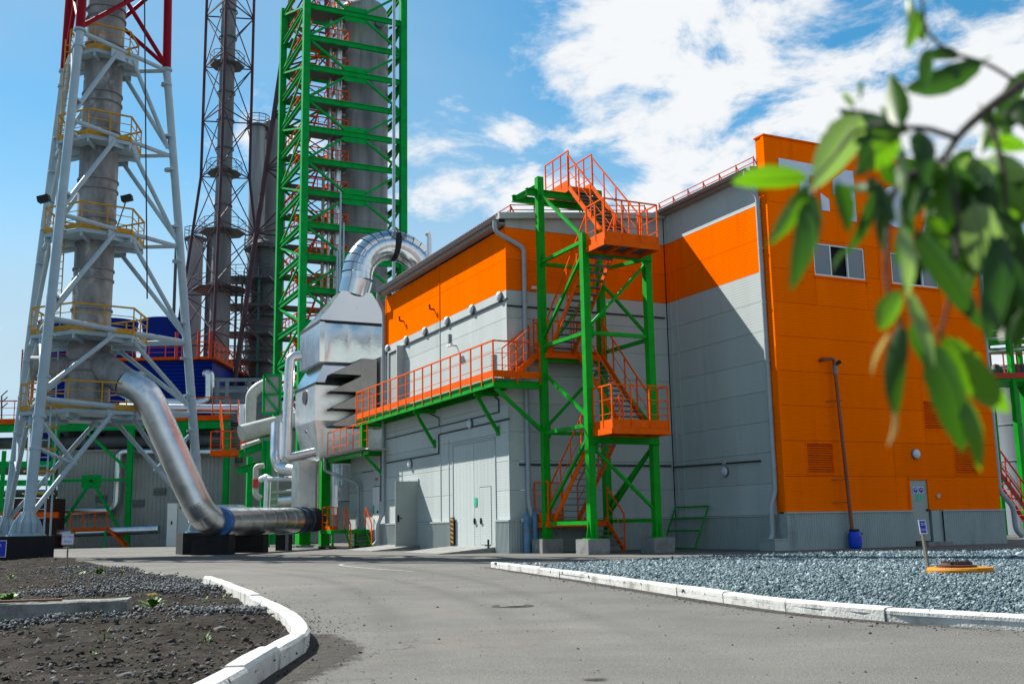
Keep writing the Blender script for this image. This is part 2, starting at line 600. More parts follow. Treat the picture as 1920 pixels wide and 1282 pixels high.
# ------------------------------------------------------------------ ground
def asphalt_mat():
    m = bpy.data.materials.new('asphalt')
    m.use_nodes = True
    nt = m.node_tree
    b = nt.nodes['Principled BSDF']
    geo = nt.nodes.new('ShaderNodeNewGeometry')
    pos = geo.outputs['Position']

    def noise(sc, det, ro, stretch=None, off=(0, 0, 0), dist=0):
        mp = nt.nodes.new('ShaderNodeMapping')
        mp.inputs['Location'].default_value = off
        if stretch:
            mp.inputs['Scale'].default_value = stretch
        nt.links.new(pos, mp.inputs[0])
        n = nt.nodes.new('ShaderNodeTexNoise')
        n.inputs['Scale'].default_value = sc
        n.inputs['Detail'].default_value = det
        n.inputs['Roughness'].default_value = ro
        n.inputs['Distortion'].default_value = dist
        nt.links.new(mp.outputs[0], n.inputs['Vector'])
        return n.outputs['Fac']

    def ramp(f, p0, c0, p1, c1):
        r = nt.nodes.new('ShaderNodeValToRGB')
        e = r.color_ramp.elements
        e[0].position, e[1].position = p0, p1
        e[0].color, e[1].color = (*c0, 1), (*c1, 1)
        nt.links.new(f, r.inputs[0])
        return r.outputs[0]

    def mix(f, a, c, bt='MIX'):
        x = nt.nodes.new('ShaderNodeMix')
        x.data_type = 'RGBA'
        x.blend_type = bt
        if isinstance(f, float):
            x.inputs['Factor'].default_value = f
        else:
            nt.links.new(f, x.inputs['Factor'])
        nt.links.new(a, x.inputs['A'])
        if isinstance(c, tuple):
            x.inputs['B'].default_value = (*c, 1)
        else:
            nt.links.new(c, x.inputs['B'])
        return x.outputs['Result']
    base = ramp(noise(0.22, 6, 0.6, (1, 0.6, 1)), 0.3, (0.104, 0.104, 0.100), 0.7, (0.160, 0.158, 0.150))
    streaks = ramp(noise(0.7, 9, 0.72, (0.7, 1.1, 1), (4, 1, 0), 0.3), 0.36, (0.84, 0.84, 0.84), 0.66, (1.07, 1.07, 1.06))
    c = mix(1.0, base, streaks, 'MULTIPLY')
    # aggregate: light and dark chips
    chips = ramp(noise(85, 2, 0.5), 0.36, (0.62, 0.62, 0.62), 0.66, (1.30, 1.30, 1.28))
    c = mix(0.75, c, chips, 'MULTIPLY')
    pits = ramp(noise(28, 3, 0.6, None, (9, 2, 0)), 0.66, (1, 1, 1), 0.72, (0.45, 0.45, 0.45))
    c = mix(0.8, c, pits, 'MULTIPLY')
    # coarse speckle, hairline cracks
    spk = ramp(noise(33, 4, 0.7, None, (5, 1, 0)), 0.34, (0.70, 0.70, 0.70), 0.68, (1.22, 1.22, 1.21))
    c = mix(0.8, c, spk, 'MULTIPLY')
    vo = nt.nodes.new('ShaderNodeTexVoronoi')
    vo.feature = 'DISTANCE_TO_EDGE'
    vo.inputs['Scale'].default_value = 0.42
    wv = nt.nodes.new('ShaderNodeVectorMath')
    wv.operation = 'ADD'
    nz = nt.nodes.new('ShaderNodeTexNoise')
    nz.inputs['Scale'].default_value = 2.2
    nz.inputs['Detail'].default_value = 6
    nt.links.new(pos, nz.inputs['Vector'])
    nt.links.new(pos, wv.inputs[0])
    nt.links.new(nz.outputs['Color'], wv.inputs[1])
    nt.links.new(wv.outputs[0], vo.inputs['Vector'])
    crack = ramp(vo.outputs['Distance'], 0.0, (1, 1, 1), 0.006, (0, 0, 0))
    where = ramp(noise(0.16, 2, 0.5, None, (3, 9, 0)), 0.50, (0, 0, 0), 0.58, (0.8, 0.8, 0.8))
    cm = mix(1.0, crack, where, 'MULTIPLY')
    c = mix(cm, c, (0.03, 0.03, 0.03))
    # sandy dust drifts
    dust = ramp(noise(0.45, 8, 0.7, (1, 1, 1), (1, 8, 0), 0.4), 0.52, (0, 0, 0), 0.74, (0.5, 0.5, 0.5))
    c = mix(dust, c, (0.165, 0.15, 0.125))
    # darker oily patches
    oil = ramp(noise(0.75, 6, 0.7, None, (14, 3, 0), 0.5), 0.66, (0, 0, 0), 0.78, (0.35, 0.35, 0.35))
    c = mix(oil, c, (0.062, 0.061, 0.058))
    nt.links.new(c, b.inputs['Base Color'])
    b.inputs['Roughness'].default_value = 0.85
    b.inputs['Specular IOR Level'].default_value = 0.15
    bp = nt.nodes.new('ShaderNodeBump')
    bp.inputs['Strength'].default_value = 0.8
    bp.inputs['Distance'].default_value = 0.012
    nt.links.new(noise(55, 3, 0.6), bp.inputs['Height'])
    nt.links.new(bp.outputs[0], b.inputs['Normal'])
    return m


M['asphalt'] = asphalt_mat()
M['earth'] = mat('bare ground', (0.09, 0.082, 0.068), 0.95, var=0.3, scale=0.3)


def soil_mat():
    m = mat('dark stony soil', (0.040, 0.036, 0.031), 0.95, var=0.3, scale=3.5, col2=(0.009, 0.0072, 0.0056), bump=1.0, bscale=26, dirt=((0.042, 0.040, 0.036), 0.7, 9.0, 0.54), detail=10, spec=0.03)
    return m


M['soil'] = soil_mat()


def stone_mat(name, cols, rough=0.85):
    m = bpy.data.materials.new(name)
    m.use_nodes = True
    nt = m.node_tree
    b = nt.nodes['Principled BSDF']
    b.inputs['Roughness'].default_value = rough
    b.inputs['Specular IOR Level'].default_value = 0.08
    g = nt.nodes.new('ShaderNodeNewGeometry')
    r = nt.nodes.new('ShaderNodeValToRGB')
    e = r.color_ramp.elements
    e[0].color = (*cols[0], 1)
    e[1].color = (*cols[-1], 1)
    for i, c in enumerate(cols[1:-1]):
        k = e.new((i + 1) / (len(cols) - 1))
        k.color = (*c, 1)
    nt.links.new(g.outputs['Random Per Island'], r.inputs[0])
    nt.links.new(r.outputs[0], b.inputs['Base Color'])
    return m


M['gravel'] = stone_mat('crushed blue grey stone', [(0.025, 0.048, 0.058), (0.10, 0.148, 0.168), (0.145, 0.200, 0.222), (0.045, 0.078, 0.092), (0.30, 0.37, 0.39), (0.05, 0.085, 0.10), (0.17, 0.20, 0.205)])
M['pebbles'] = stone_mat('loose pebbles', [(0.014, 0.012, 0.010), (0.045, 0.043, 0.040), (0.020, 0.017, 0.014), (0.10, 0.10, 0.098), (0.016, 0.014, 0.012), (0.19, 0.185, 0.175), (0.030, 0.028, 0.024), (0.07, 0.075, 0.078), (0.12, 0.115, 0.105)])
M['chips'] = stone_mat('grey crushed stone', [(0.055, 0.060, 0.066), (0.12, 0.13, 0.138), (0.18, 0.19, 0.20), (0.085, 0.092, 0.098), (0.045, 0.045, 0.045)])

g = MB()
g.add([(-900, -60, -0.03), (900, -60, -0.03), (900, 1500, -0.03), (-900, 1500, -0.03)], [(0, 1, 2, 3)])
kind(build(g, 'ground', M['earth']), 'structure')
g = MB()
g.add([(-90, -20, 0), (110, -20, 0), (110, 150, 0), (-90, 150, 0)], [(0, 1, 2, 3)])
kind(build(g, 'asphalt_yard', M['asphalt']), 'structure')


def spline(pts, step=0.25):
    """Catmull-Rom through ground points, resampled evenly"""
    P = [np.array(p[:2], float) for p in pts]
    P = [2 * P[0] - P[1]] + P + [2 * P[-1] - P[-2]]
    out = []
    for a, b, c, d in zip(P[:-3], P[1:-2], P[2:-1], P[3:]):
        for t in np.linspace(0, 1, 24, endpoint=False):
            out.append(0.5 * (2 * b + (c - a) * t + (2 * a - 5 * b + 4 * c - d) * t * t + (3 * b - a - 3 * c + d) * t ** 3))
    out.append(P[-2])
    out = np.array(out)
    s = np.r_[0, np.cumsum(np.linalg.norm(np.diff(out, axis=0), axis=1))]
    n = max(2, int(s[-1] / step))
    q = np.linspace(0, s[-1], n + 1)
    return np.c_[np.interp(q, s, out[:, 0]), np.interp(q, s, out[:, 1])]


def inside(P, poly):
    x, y = P[:, 0], P[:, 1]
    r = np.zeros(len(P), bool)
    n = len(poly)
    for i in range(n):
        x0, y0 = poly[i][:2]
        x1, y1 = poly[(i + 1) % n][:2]
        c = ((y0 > y) != (y1 > y)) & (x < (x1 - x0) * (y - y0) / (y1 - y0 + 1e-12) + x0)
        r ^= c
    return r


kr = [(920, 1063), (985, 1073), (1100, 1090), (1200, 1106), (1300, 1122), (1400, 1137), (1500, 1150), (1600, 1160), (1700, 1168), (1810, 1175), (1920, 1182)]
KR = [gnd(*p) for p in kr]
KR += [KR[-1] + (KR[-1] - KR[-3]) * 0.9]
KRs = spline(KR, 0.1)
kl = [(398, 1096), (450, 1118), (500, 1143), (545, 1167), (571, 1188), (581, 1206), (577, 1221), (540, 1246), (487, 1283)]
KL = [gnd(*p) for p in kl]
KL += [KL[-1] + Vector((0.03, -0.8, 0)), KL[-1] + Vector((0.0, -2.0, 0))]
KLs = spline(KL, 0.1)


def kerb_line(name, path, side, h, w, L, label_seed, chip=()):
    root = bpy.data.objects.new(name, None)
    COL.objects.link(root)
    kind(root, 'structure')
    rr = random.Random(label_seed)
    root.location = (path[0][0], path[0][1], 0)
    n = len(path)
    step = int(L / 0.1)
    i = 0
    while i < n - 2:
        j = min(i + step, n - 1)
        seg = path[i:j + 1]
        if len(seg) < 3:
            break
        seg = seg[[0, len(seg) // 2, len(seg) - 1]] if len(seg) > 2 else seg
        d0 = seg[-1] - seg[0]
        d0 /= np.linalg.norm(d0)
        k = 0.012 / max(np.linalg.norm(seg[-1] - seg[0]), .1)
        seg = np.array([seg[0] + (seg[1] - seg[0]) * k * 2, seg[1], seg[2] + (seg[1] - seg[2]) * k * 2])
        hh = h + rr.uniform(-0.012, 0.012)
        off = rr.uniform(-0.008, 0.008)
        mb = MB()
        vs_ = []
        for q in range(3):
            t = (seg[min(q + 1, 2)] - seg[max(q - 1, 0)])
            t /= np.linalg.norm(t)
            nn = np.array([-t[1], t[0]]) * side
            p = seg[q] + nn * off
            for (a, z) in ((0.012, -0.1), (0.0, hh - 0.025), (0.022, hh), (w - 0.02, hh + 0.002), (w, hh - 0.02), (w, -0.1)):
                vs_.append((p[0] + nn[0] * a, p[1] + nn[1] * a, z + rr.uniform(-0.003, 0.003)))
        fs = []
        for q in range(2):
            for a in range(5):
                f = (q * 6 + a, q * 6 + a + 1, q * 6 + a + 7, q * 6 + a + 6)
                fs.append(f if side < 0 else f[::-1])
        fs += [(0, 1, 2, 3, 4, 5), (17, 16, 15, 14, 13, 12)]
        mb.add(vs_, fs)
        build(mb, 'kerb_stone', M['kerb'], root)
        i = j
    return root


kerb_line('kerb_of_gravel_bed', KRs, 1, 0.135, 0.16, 1.5, 3)
kerb_line('kerb_of_soil_bed', KLs, -1, 0.16, 0.16, 1.2, 5)

# gravel bed: a sheet and crushed stone heaped on it
gb_back = [gnd(1010, 1066), gnd(1200, 1056), gnd(1400, 1048), gnd(1650, 1041), gnd(1920, 1036), Vector((22, 32, 0))]
GPOLY = [tuple(p) for p in KRs[::6]] + [(8.5, 7.5), (24, 12)] + [tuple(p[:2]) for p in gb_back[::-1]]
mb = MB()
mb.add([(p[0], p[1], 0.075) for p in GPOLY], [tuple(range(len(GPOLY)))])
kind(build(mb, 'gravel_bed', M['gravel']), 'structure')


def stones(name, P, size, z, material, flat=0.7, label=None, cat=None, seed=1):
    """many loose stones as one mesh of jittered octahedra"""
    r = np.random.default_rng(seed)
    n = len(P)
    oct_ = np.array([(1, 0, 0), (0, 1, 0), (-1, 0, 0), (0, -1, 0), (0, 0, 1), (0, 0, -1)], float)
    tri = np.array([(0, 1, 4), (1, 2, 4), (2, 3, 4), (3, 0, 4), (1, 0, 5), (2, 1, 5), (3, 2, 5), (0, 3, 5)])
    v = np.repeat(oct_[None], n, 0) * r.uniform(0.65, 1.25, (n, 6, 1)) + r.normal(0, 0.22, (n, 6, 3))
    v *= r.uniform(0.7, 1.2, (n, 1, 3)) * np.array([1, 1, flat])
    a = r.uniform(0, 2 * np.pi, n)
    t = r.normal(0, 0.5, n)
    ca, sa, ct, st = np.cos(a), np.sin(a), np.cos(t), np.sin(t)
    x, y, zz = v[..., 0], v[..., 1], v[..., 2]
    y, zz = y * ct[:, None] - zz * st[:, None], y * st[:, None] + zz * ct[:, None]
    x, y = x * ca[:, None] - y * sa[:, None], x * sa[:, None] + y * ca[:, None]
    v = np.stack([x, y, zz], -1) * np.asarray(size)[:, None, None]
    v += np.c_[P, np.broadcast_to(z, n)][:, None, :]
    me = bpy.data.meshes.new(name)
    f = (tri[None] + (np.arange(n) * 6)[:, None, None]).reshape(-1, 3)
    me.vertices.add(n * 6)
    me.vertices.foreach_set('co', v.reshape(-1).astype(np.float32))
    me.loops.add(f.size)
    me.loops.foreach_set('vertex_index', f.reshape(-1).astype(np.int32))
    me.polygons.add(len(f))
    me.polygons.foreach_set('loop_start', np.arange(0, f.size, 3, dtype=np.int32))
    me.polygons.foreach_set('loop_total', np.full(len(f), 3, np.int32))
    me.materials.append(material)
    me.update(calc_edges=True)
    me.validate()
    o = obj_from(me, name)
    return kind(o, 'stuff', label, cat)


def scatter(poly, n, seed, dens=None):
    r = np.random.default_rng(seed)
    A = np.array([p[:2] for p in poly])
    out = []
    tot = 0
    while tot < n:
        P = r.uniform(A.min(0), A.max(0), (n, 2))
        k = inside(P, poly)
        if dens is not None:
            k &= r.uniform(0, 1, n) < dens(P)
        out.append(P[k])
        tot += k.sum()
    return np.concatenate(out)[:n]


def inset_ok(P, path, d):
    D = np.min(np.linalg.norm(P[:, None, :] - path[None, ::4, :], axis=2), axis=1)
    return D > d


GP = scatter(GPOLY, 170000, 21, lambda P: np.clip(1.25 - (P[:, 1] - 9) / 30, 0.35, 1))
GP = GP[inset_ok(GP, KRs, 0.16)]
gr_ = np.random.default_rng(4)
hump = 0.03 * np.sin(GP[:, 0] * 0.9) * np.cos(GP[:, 1] * 0.6)
stones('crushed_stone', GP, (0.009 + gr_.gamma(2.4, 0.0046, len(GP))) * (1 + np.clip((GP[:, 1] - 10) / 25, 0, 0.8)), 0.085 + hump * 0.4 + gr_.uniform(0, 0.025, len(GP)), M['gravel'], 0.75, 'blue grey crushed stone filling the bed behind the right kerb', 'gravel')

# soil bed on the left
edge = [gnd(350, 1086), gnd(300, 1078), gnd(250, 1071), gnd(205, 1064), gnd(165, 1060), gnd(130, 1049)]
SPOLY = [tuple(p) for p in KLs[::-1][::6]] + [tuple(p[:2]) for p in edge] + [(-24, 49), (-50, 52), (-50, 2), (-3, 2)]
xs, ys = np.arange(-30, -1.5, 0.13), np.arange(3.5, 47, 0.16)
gx, gy = np.meshgrid(xs, ys)


def soil_h(x, y):
    h = 0.035 * np.sin(x * 1.3 + 0.6 * y) + 0.03 * np.sin(x * 0.5 - y * 0.9 + 1) + 0.018 * np.sin(3.1 * x + 1.7 * y) * np.sin(2.3 * y - x)
    return 0.07 + h * 1.15


rs = np.random.default_rng(9)
gz = soil_h(gx, gy) + rs.normal(0, 0.011, gx.shape)
PT = np.c_[gx.ravel(), gy.ravel()]
ins = inside(PT, SPOLY).reshape(gx.shape)
near = (np.min(np.linalg.norm(PT[:, None, :] - np.array(SPOLY)[None, :len(SPOLY) - 4, :2], axis=2), axis=1)).reshape(gx.shape)
gz = np.where(near < 0.6, np.minimum(gz, 0.02 + near * 0.14), gz)
ny_, nx_ = gx.shape
idx = np.arange(nx_ * ny_).reshape(ny_, nx_)
ok = ins[:-1, :-1] & ins[1:, :-1] & ins[:-1, 1:] & ins[1:, 1:]
q = np.stack([idx[:-1, :-1], idx[:-1, 1:], idx[1:, 1:], idx[1:, :-1]], -1)[ok]
me = bpy.data.meshes.new('soil_bed')
used = np.unique(q)
rem = -np.ones(nx_ * ny_, int)
rem[used] = np.arange(len(used))
me.from_pydata(np.c_[gx.ravel(), gy.ravel(), gz.ravel()][used].tolist(), [], rem[q].tolist())
me.polygons.foreach_set('use_smooth', [True] * len(me.polygons))
me.materials.append(M['soil'])
kind(obj_from(me, 'soil_bed'), 'structure')

SP = scatter(SPOLY, 66000, 33, lambda P: np.where(P[:, 0] > -22, np.clip(6.5 / np.maximum(P[:, 1] - 2, 1), 0.04, 1), 0.01))
sr = np.random.default_rng(6)
stones('pebbles', SP, np.minimum(0.006 + sr.exponential(0.0085, len(SP)), 0.055), soil_h(SP[:, 0], SP[:, 1]) + 0.002, M['pebbles'], 0.7, 'small pebbles strewn over the dark soil bed', 'pebbles', 2)


def patch(c, rx, ry, n, seed):
    r = np.random.default_rng(seed)
    P = r.normal(0, 0.5, (n, 2)) * (rx, ry) + (c.x, c.y)
    return P[inside(P, SPOLY)]


CP = np.concatenate([patch(gnd(380, 1108), 1.3, 1.9, 3200, 1), patch(gnd(300, 1095), 1.6, 1.6, 1500, 2), patch(gnd(430, 1160), 0.55, 0.9, 1300, 3), patch(gnd(220, 1075), 2.0, 2.0, 1200, 4), patch(gnd(60, 1185), 1.2, 0.9, 900, 6), patch(gnd(100, 1128), 2.5, 0.8, 900, 8)])
CP = CP[inset_ok(CP, KLs, 0.19)]
stones('crushed_stone_heap', CP, sr.uniform(0.014, 0.034, len(CP)), soil_h(CP[:, 0], CP[:, 1]) + sr.uniform(0, 0.05, len(CP)), M['chips'], 0.75, 'pale grey crushed stone heaped in patches on the soil bed', 'gravel', 3)

GR = []
gg = np.random.default_rng(17)
for path, sgn in ((KRs, -1), (KLs, 1)):
    k = gg.integers(0, len(path), 2600)
    tt_ = np.gradient(path, axis=0)
    tt_ /= np.linalg.norm(tt_, axis=1)[:, None]
    nn_ = np.c_[-tt_[:, 1], tt_[:, 0]] * sgn
    GR.append(path[k] + nn_[k] * (0.02 + gg.exponential(0.16, 2600))[:, None])
GR.append(np.c_[gg.uniform(-4, 6, 1500), gg.uniform(6, 30, 1500)])
GR = np.concatenate(GR)
stones('road_grit', GR, 0.003 + gg.exponential(0.0035, len(GR)), 0.002, M['pebbles'], 0.7, 'fine grit lying on the asphalt along the kerbs', 'grit', 8)
CL = scatter(SPOLY, 500, 44, lambda P: np.where(P[:, 0] > -16, np.clip(7 / np.maximum(P[:, 1] - 2, 1), 0.05, 1), 0.01))
CL = CL[inset_ok(CL, KLs, 0.28)]
stones('soil_clods', CL, sr.uniform(0.012, 0.038, len(CL)), soil_h(CL[:, 0], CL[:, 1]) - 0.005, M['soil'], 0.6, 'dark earth clods on the soil bed', 'soil', 12)

# thin lime-washed edge of the yard beside the soil, worn road line
def ribbon(pts, w, z, name, material):
    P = spline(pts, 0.3)
    vs_, fs = [], []
    for i, p in enumerate(P):
        t = P[min(i + 1, len(P) - 1)] - P[max(i - 1, 0)]
        t /= np.linalg.norm(t)
        nn = np.array([-t[1], t[0]]) * w / 2
        vs_ += [(p[0] + nn[0], p[1] + nn[1], z), (p[0] - nn[0], p[1] - nn[1], z)]
    for i in range(len(P) - 1):
        fs.append((2 * i + 1, 2 * i + 3, 2 * i + 2, 2 * i))
    mb = MB()
    mb.add(vs_, fs)
    return kind(build(mb, name, material), 'structure')


ribbon([KL[0] + Vector((-0.1, 0.3, 0))] + edge, 0.16, 0.012, 'yard_edge_strip', M['line'])
ribbon([gnd(775, 1071), gnd(720, 1067.5), gnd(670, 1063.5), gnd(640, 1059.5), gnd(645, 1056.5), gnd(690, 1053)], 0.12, 0.006, 'road_marking', M['line'])
ribbon([gnd(1140, 1047), gnd(1300, 1046.5), gnd(1500, 1042), gnd(1700, 1037), gnd(1920, 1031.5)], 0.10, 0.006, 'kerb_marking', M['line'])
# damp silt along the left kerb and below the right kerb: ragged film that thins out at its rim
def silt_mat():
    m = mat('silt on asphalt', (0.048, 0.045, 0.039), 0.95, var=0.35, scale=9, bump=0.6, bscale=40, detail=9, spec=0.2)
    nt = m.node_tree
    b = nt.nodes['Principled BSDF']
    at = nt.nodes.new('ShaderNodeAttribute')
    at.attribute_name = 'rim'
    no = nt.nodes.new('ShaderNodeTexNoise')
    no.inputs['Scale'].default_value = 7
    no.inputs['Detail'].default_value = 10
    no.inputs['Roughness'].default_value = 0.75
    geo = nt.nodes.new('ShaderNodeNewGeometry')
    nt.links.new(geo.outputs['Position'], no.inputs['Vector'])
    sub = nt.nodes.new('ShaderNodeMath')
    sub.operation = 'SUBTRACT'
    nt.links.new(no.outputs['Fac'], sub.inputs[0])
    nt.links.new(at.outputs['Fac'], sub.inputs[1])
    mr = nt.nodes.new('ShaderNodeMapRange')
    mr.inputs['From Min'].default_value = -0.18
    mr.inputs['From Max'].default_value = 0.06
    mr.inputs['To Max'].default_value = 0.85
    nt.links.new(sub.outputs[0], mr.inputs['Value'])
    nt.links.new(mr.outputs[0], b.inputs['Alpha'])
    return m


M['silt'] = silt_mat()
M['silt_solid'] = mat('packed silt', (0.048, 0.045, 0.039), 0.95, var=0.35, scale=9, bump=0.6, bscale=40, detail=9, spec=0.2)


def film(P0, P1, name, z=0.005):
    """strip between two lists of ground points; rim = 0 along P0, 1 along P1 and at both ends"""
    n, k = len(P0), 5
    vs_, rim, fs = [], [], []
    for i in range(n):
        e = min(i, n - 1 - i) / max(1, (n - 1) * 0.25)
        for j in range(k):
            t = j / (k - 1)
            p = P0[i] + (P1[i] - P0[i]) * t
            vs_.append((p[0], p[1], z))
            rim.append(max(t, 1 - min(e, 1)))
    for i in range(n - 1):
        for j in range(k - 1):
            a = i * k + j
            fs.append((a, a + 1, a + k + 1, a + k))
    me = bpy.data.meshes.new(name)
    me.from_pydata(vs_, [], fs)
    at = me.attributes.new('rim', 'FLOAT', 'POINT')
    at.data.foreach_set('value', rim)
    me.materials.append(M['silt'])
    return kind(obj_from(me, name), 'structure')


def wear_mat():
    m = silt_mat()
    m.name = 'tyre worn asphalt'
    for n in m.node_tree.nodes:
        if n.type == 'MAP_RANGE' and abs(n.inputs['To Max'].default_value - 0.85) < 1e-3:
            n.inputs['From Min'].default_value = -0.45
            n.inputs['From Max'].default_value = 0.5
            n.inputs['To Max'].default_value = 0.10
    return m


M['wear'] = wear_mat()


def track(pts, w, z):
    P = spline([gnd(*p) for p in pts], 0.4)
    t = np.gradient(P, axis=0)
    t /= np.linalg.norm(t, axis=1)[:, None]
    nn = np.c_[-t[:, 1], t[:, 0]]
    for sgn in (-1, 1):
        o = film(P, P + nn * w * sgn, 'tyre_track', z)
        o.data.materials[0] = M['wear']


def offset_path(path, d):
    t = np.gradient(path, axis=0)
    t /= np.linalg.norm(t, axis=1)[:, None]
    return path + np.c_[-t[:, 1], t[:, 0]] * d


film(offset_path(KRs, 0.02)[6:], offset_path(KRs, -0.34)[6:], 'silt_streak')
iL = np.argmin(np.abs(KLs[:, 1] - 11.2))
seg = KLs[iL:]
wdt = 0.22 + 0.55 * np.exp(-((np.linspace(0, 1, len(seg)) - 0.40) / 0.28) ** 2)
off = offset_path(seg, 1.0) - seg
film(seg - off * 0.02, seg + off * wdt[:, None], 'silt_patch')
film(KLs[:iL + 12], offset_path(KLs, 0.20)[:iL + 12], 'silt_streak')
track([(760, 1300), (745, 1200), (700, 1130), (600, 1085), (430, 1066), (250, 1056)], 0.26, 0.0035)
track([(1100, 1300), (1010, 1200), (890, 1130), (720, 1085), (500, 1064), (300, 1053)], 0.26, 0.0030)
track([(1500, 1300), (1260, 1210), (1060, 1140), (900, 1090), (760, 1066), (600, 1050)], 0.24, 0.0025)
sp = gnd(1120, 1274)
ang = np.linspace(0, 2 * np.pi, 24)
film(np.array([[sp.x, sp.y]] * 24), np.c_[sp.x + 0.16 * np.cos(ang), sp.y + 0.1 * np.sin(ang)], 'silt_spot')

# ------------------------------------------------------------------ wall cladding
def cut(rects, holes):
    for h in holes:
        out = []
        for (a0, a1, z0, z1) in rects:
            b0, b1, y0, y1 = h
            if b1 <= a0 or b0 >= a1 or y1 <= z0 or y0 >= z1:
                out.append((a0, a1, z0, z1))
                continue
            if b0 > a0:
                out.append((a0, b0, z0, z1))
            if b1 < a1:
                out.append((b1, a1, z0, z1))
            c0, c1 = max(a0, b0), min(a1, b1)
            if y0 > z0:
                out.append((c0, c1, z0, y0))
            if y1 < z1:
                out.append((c0, c1, y1, z1))
        rects = out
    return rects


def panels(parent, axis, at, segs, rows, holes=(), thick=0.12, inward=1):
    """horizontal sandwich panels; axis 'v' = wall in the plane U=at, 'u' = wall in the plane V=at"""
    gap = 0.006
    for (s0, s1) in zip(segs[:-1], segs[1:]):
        for (z0, z1, m) in rows:
            for (a0, a1, y0, y1) in cut([(s0, s1, z0, z1)], holes):
                if a1 - a0 < 0.03 or y1 - y0 < 0.02:
                    continue
                mb = MB()
                if axis == 'v':
                    mb.ubox(at, at + thick * inward, a0 + gap, a1 - gap, y0 + gap, y1 - gap)
                else:
                    mb.ubox(a0 + gap, a1 - gap, at, at + thick * inward, y0 + gap, y1 - gap)
                build(mb, 'wall_panel', m, parent)


def ribbed(parent, p0, p1, z0, z1, out, name='plinth_sheet', m=None, pitch=0.11, depth=0.018):
    """vertically corrugated sheet between two ground points"""
    d = p1 - p0
    L = d.length
    d = d / L
    n = int(L / pitch)
    prof = []
    for i in range(n):
        a = i * L / n
        w = L / n
        prof += [(a, 0), (a + w * 0.55, 0), (a + w * 0.7, depth), (a + w * 0.85, depth)]
    prof.append((L, 0))
    vs_ = []
    for a, o in prof:
        p = p0 + d * a + out * o
        vs_ += [(p.x, p.y, z0), (p.x, p.y, z1)]
    fs = []
    flip = d.cross(Z).dot(out) < 0
    for i in range(len(prof) - 1):
        f = (2 * i, 2 * i + 2, 2 * i + 3, 2 * i + 1)
        fs.append(f[::-1] if flip else f)
    mb = MB()
    mb.add(vs_, fs)
    return build(mb, name, m or M['plinth'], parent)


def downpipe(parent, pts, r=0.07, m=None, bands=()):
    mb = MB()
    mb.sweep(fillet(pts, 0.18, 5), r, 12)
    o = build(mb, 'downpipe', m or M['pipe_grey'], parent)
    for b in bands:
        t = MB()
        t.tube(b - Z * 0.03, b + Z * 0.03, r * 1.18, 12)
        build(t, 'pipe_clamp', m or M['pipe_grey'], o)
    return o


def gutter(parent, p, q, r, out):
    """half-round gutter trough with a lip"""
    p, q = Vector(p), Vector(q)
    d = (q - p).normalized()
    vs_, fs = [], []
    prof = [(-1 * r, 0.0)] + [(r * math.cos(math.pi + math.pi * i / 8), r * math.sin(math.pi + math.pi * i / 8)) for i in range(9)]
    prof += [(r * 1.12, 0.01), (r * 0.85, -0.015)]
    for e in (p, q):
        for a, b in prof:
            vs_.append(e + out * a + Z * b)
    n = len(prof)
    for i in range(n - 1):
        fs.append((i, i + 1, n + i + 1, n + i))
    mb = MB()
    mb.add(vs_, fs, True)
    return build(mb, 'gutter', M['gutter'], parent)


# ---- left hall: sunlit side wall (U=0.1) and shaded front (V=0.1)
RW = [(1.22 + i * (9.93 - 1.22) / 8, 1.22 + (i + 1) * (9.93 - 1.22) / 8, M['wall_grey']) for i in range(8)]
hall = thing('production_hall', 'grey and orange panelled hall behind the green and orange stair tower', 'building', W(3.7, 7, 0))
GATE = (1.30, 5.55, 0.15, 4.38)
DOOR = (9.60, 10.65, 0.15, 3.05)
UDOOR = (11.5, 13.3, 6.6, 9.45)
rows_side = RW + [(9.93, 11.15, M['wall_orange']), (11.15, 12.42, M['wall_orange'])]
panels(hall, 'v', 0.10, [0.10, 6.9, 14.1], rows_side, [GATE, DOOR, UDOOR])
rows_front = RW + [(9.93, 11.15, M['wall_orange']), (11.15, 12.40, M['wall_orange'])]
panels(hall, 'u', 0.10, [0.10, 3.75, 7.42], rows_front)
# gable piece above the orange band follows the roof slope
mb = MB()
mb.prism([W(0.10, 0.1, 12.41), W(7.42, 0.1, 12.41), W(7.42, 0.1, 13.55), W(0.10, 0.1, 12.72)], V * 0.12)
build(mb, 'gable_panel', M['wall_grey'], hall)
mb = MB()
mb.prism([W(-0.26, -0.14, 12.66), W(7.40, -0.14, 13.52), W(7.40, -0.14, 13.76), W(-0.26, -0.14, 12.90)], V * 0.16)
build(mb, 'verge_trim', M['trim'], hall)
# back wall, far end and roof
mb = MB()
mb.ubox(0.12, 7.4, 13.95, 14.09, 0, 12.6)
build(mb, 'end_wall', M['wall_grey'], hall)
mb = MB()
mb.prism([W(-0.24, 0.02, 12.72), W(7.6, 0.02, 13.60), W(7.6, 0.02, 13.74), W(-0.24, 0.02, 12.86)], V * 14.1)
build(mb, 'roof', M['roof'], hall)
mb = MB()
mb.ubox(-0.24, 0.10, 0.03, 14.1, 12.50, 12.56)
build(mb, 'soffit', M['gutter'], hall)
mb = MB()
mb.ubox(-0.26, -0.22, 0.03, 14.1, 12.56, 12.74)
build(mb, 'fascia', M['gutter'], hall)
gutter(hall, W(-0.33, -0.05, 12.72), W(-0.33, 14.2, 12.72), 0.09, -U)
for i in range(15):
    mb = MB()
    mb.ubox(-0.41, -0.22, 0.4 + i * 0.95, 0.44 + i * 0.95, 12.70, 12.73)
    build(mb, 'gutter_bracket', M['gutter'], hall)
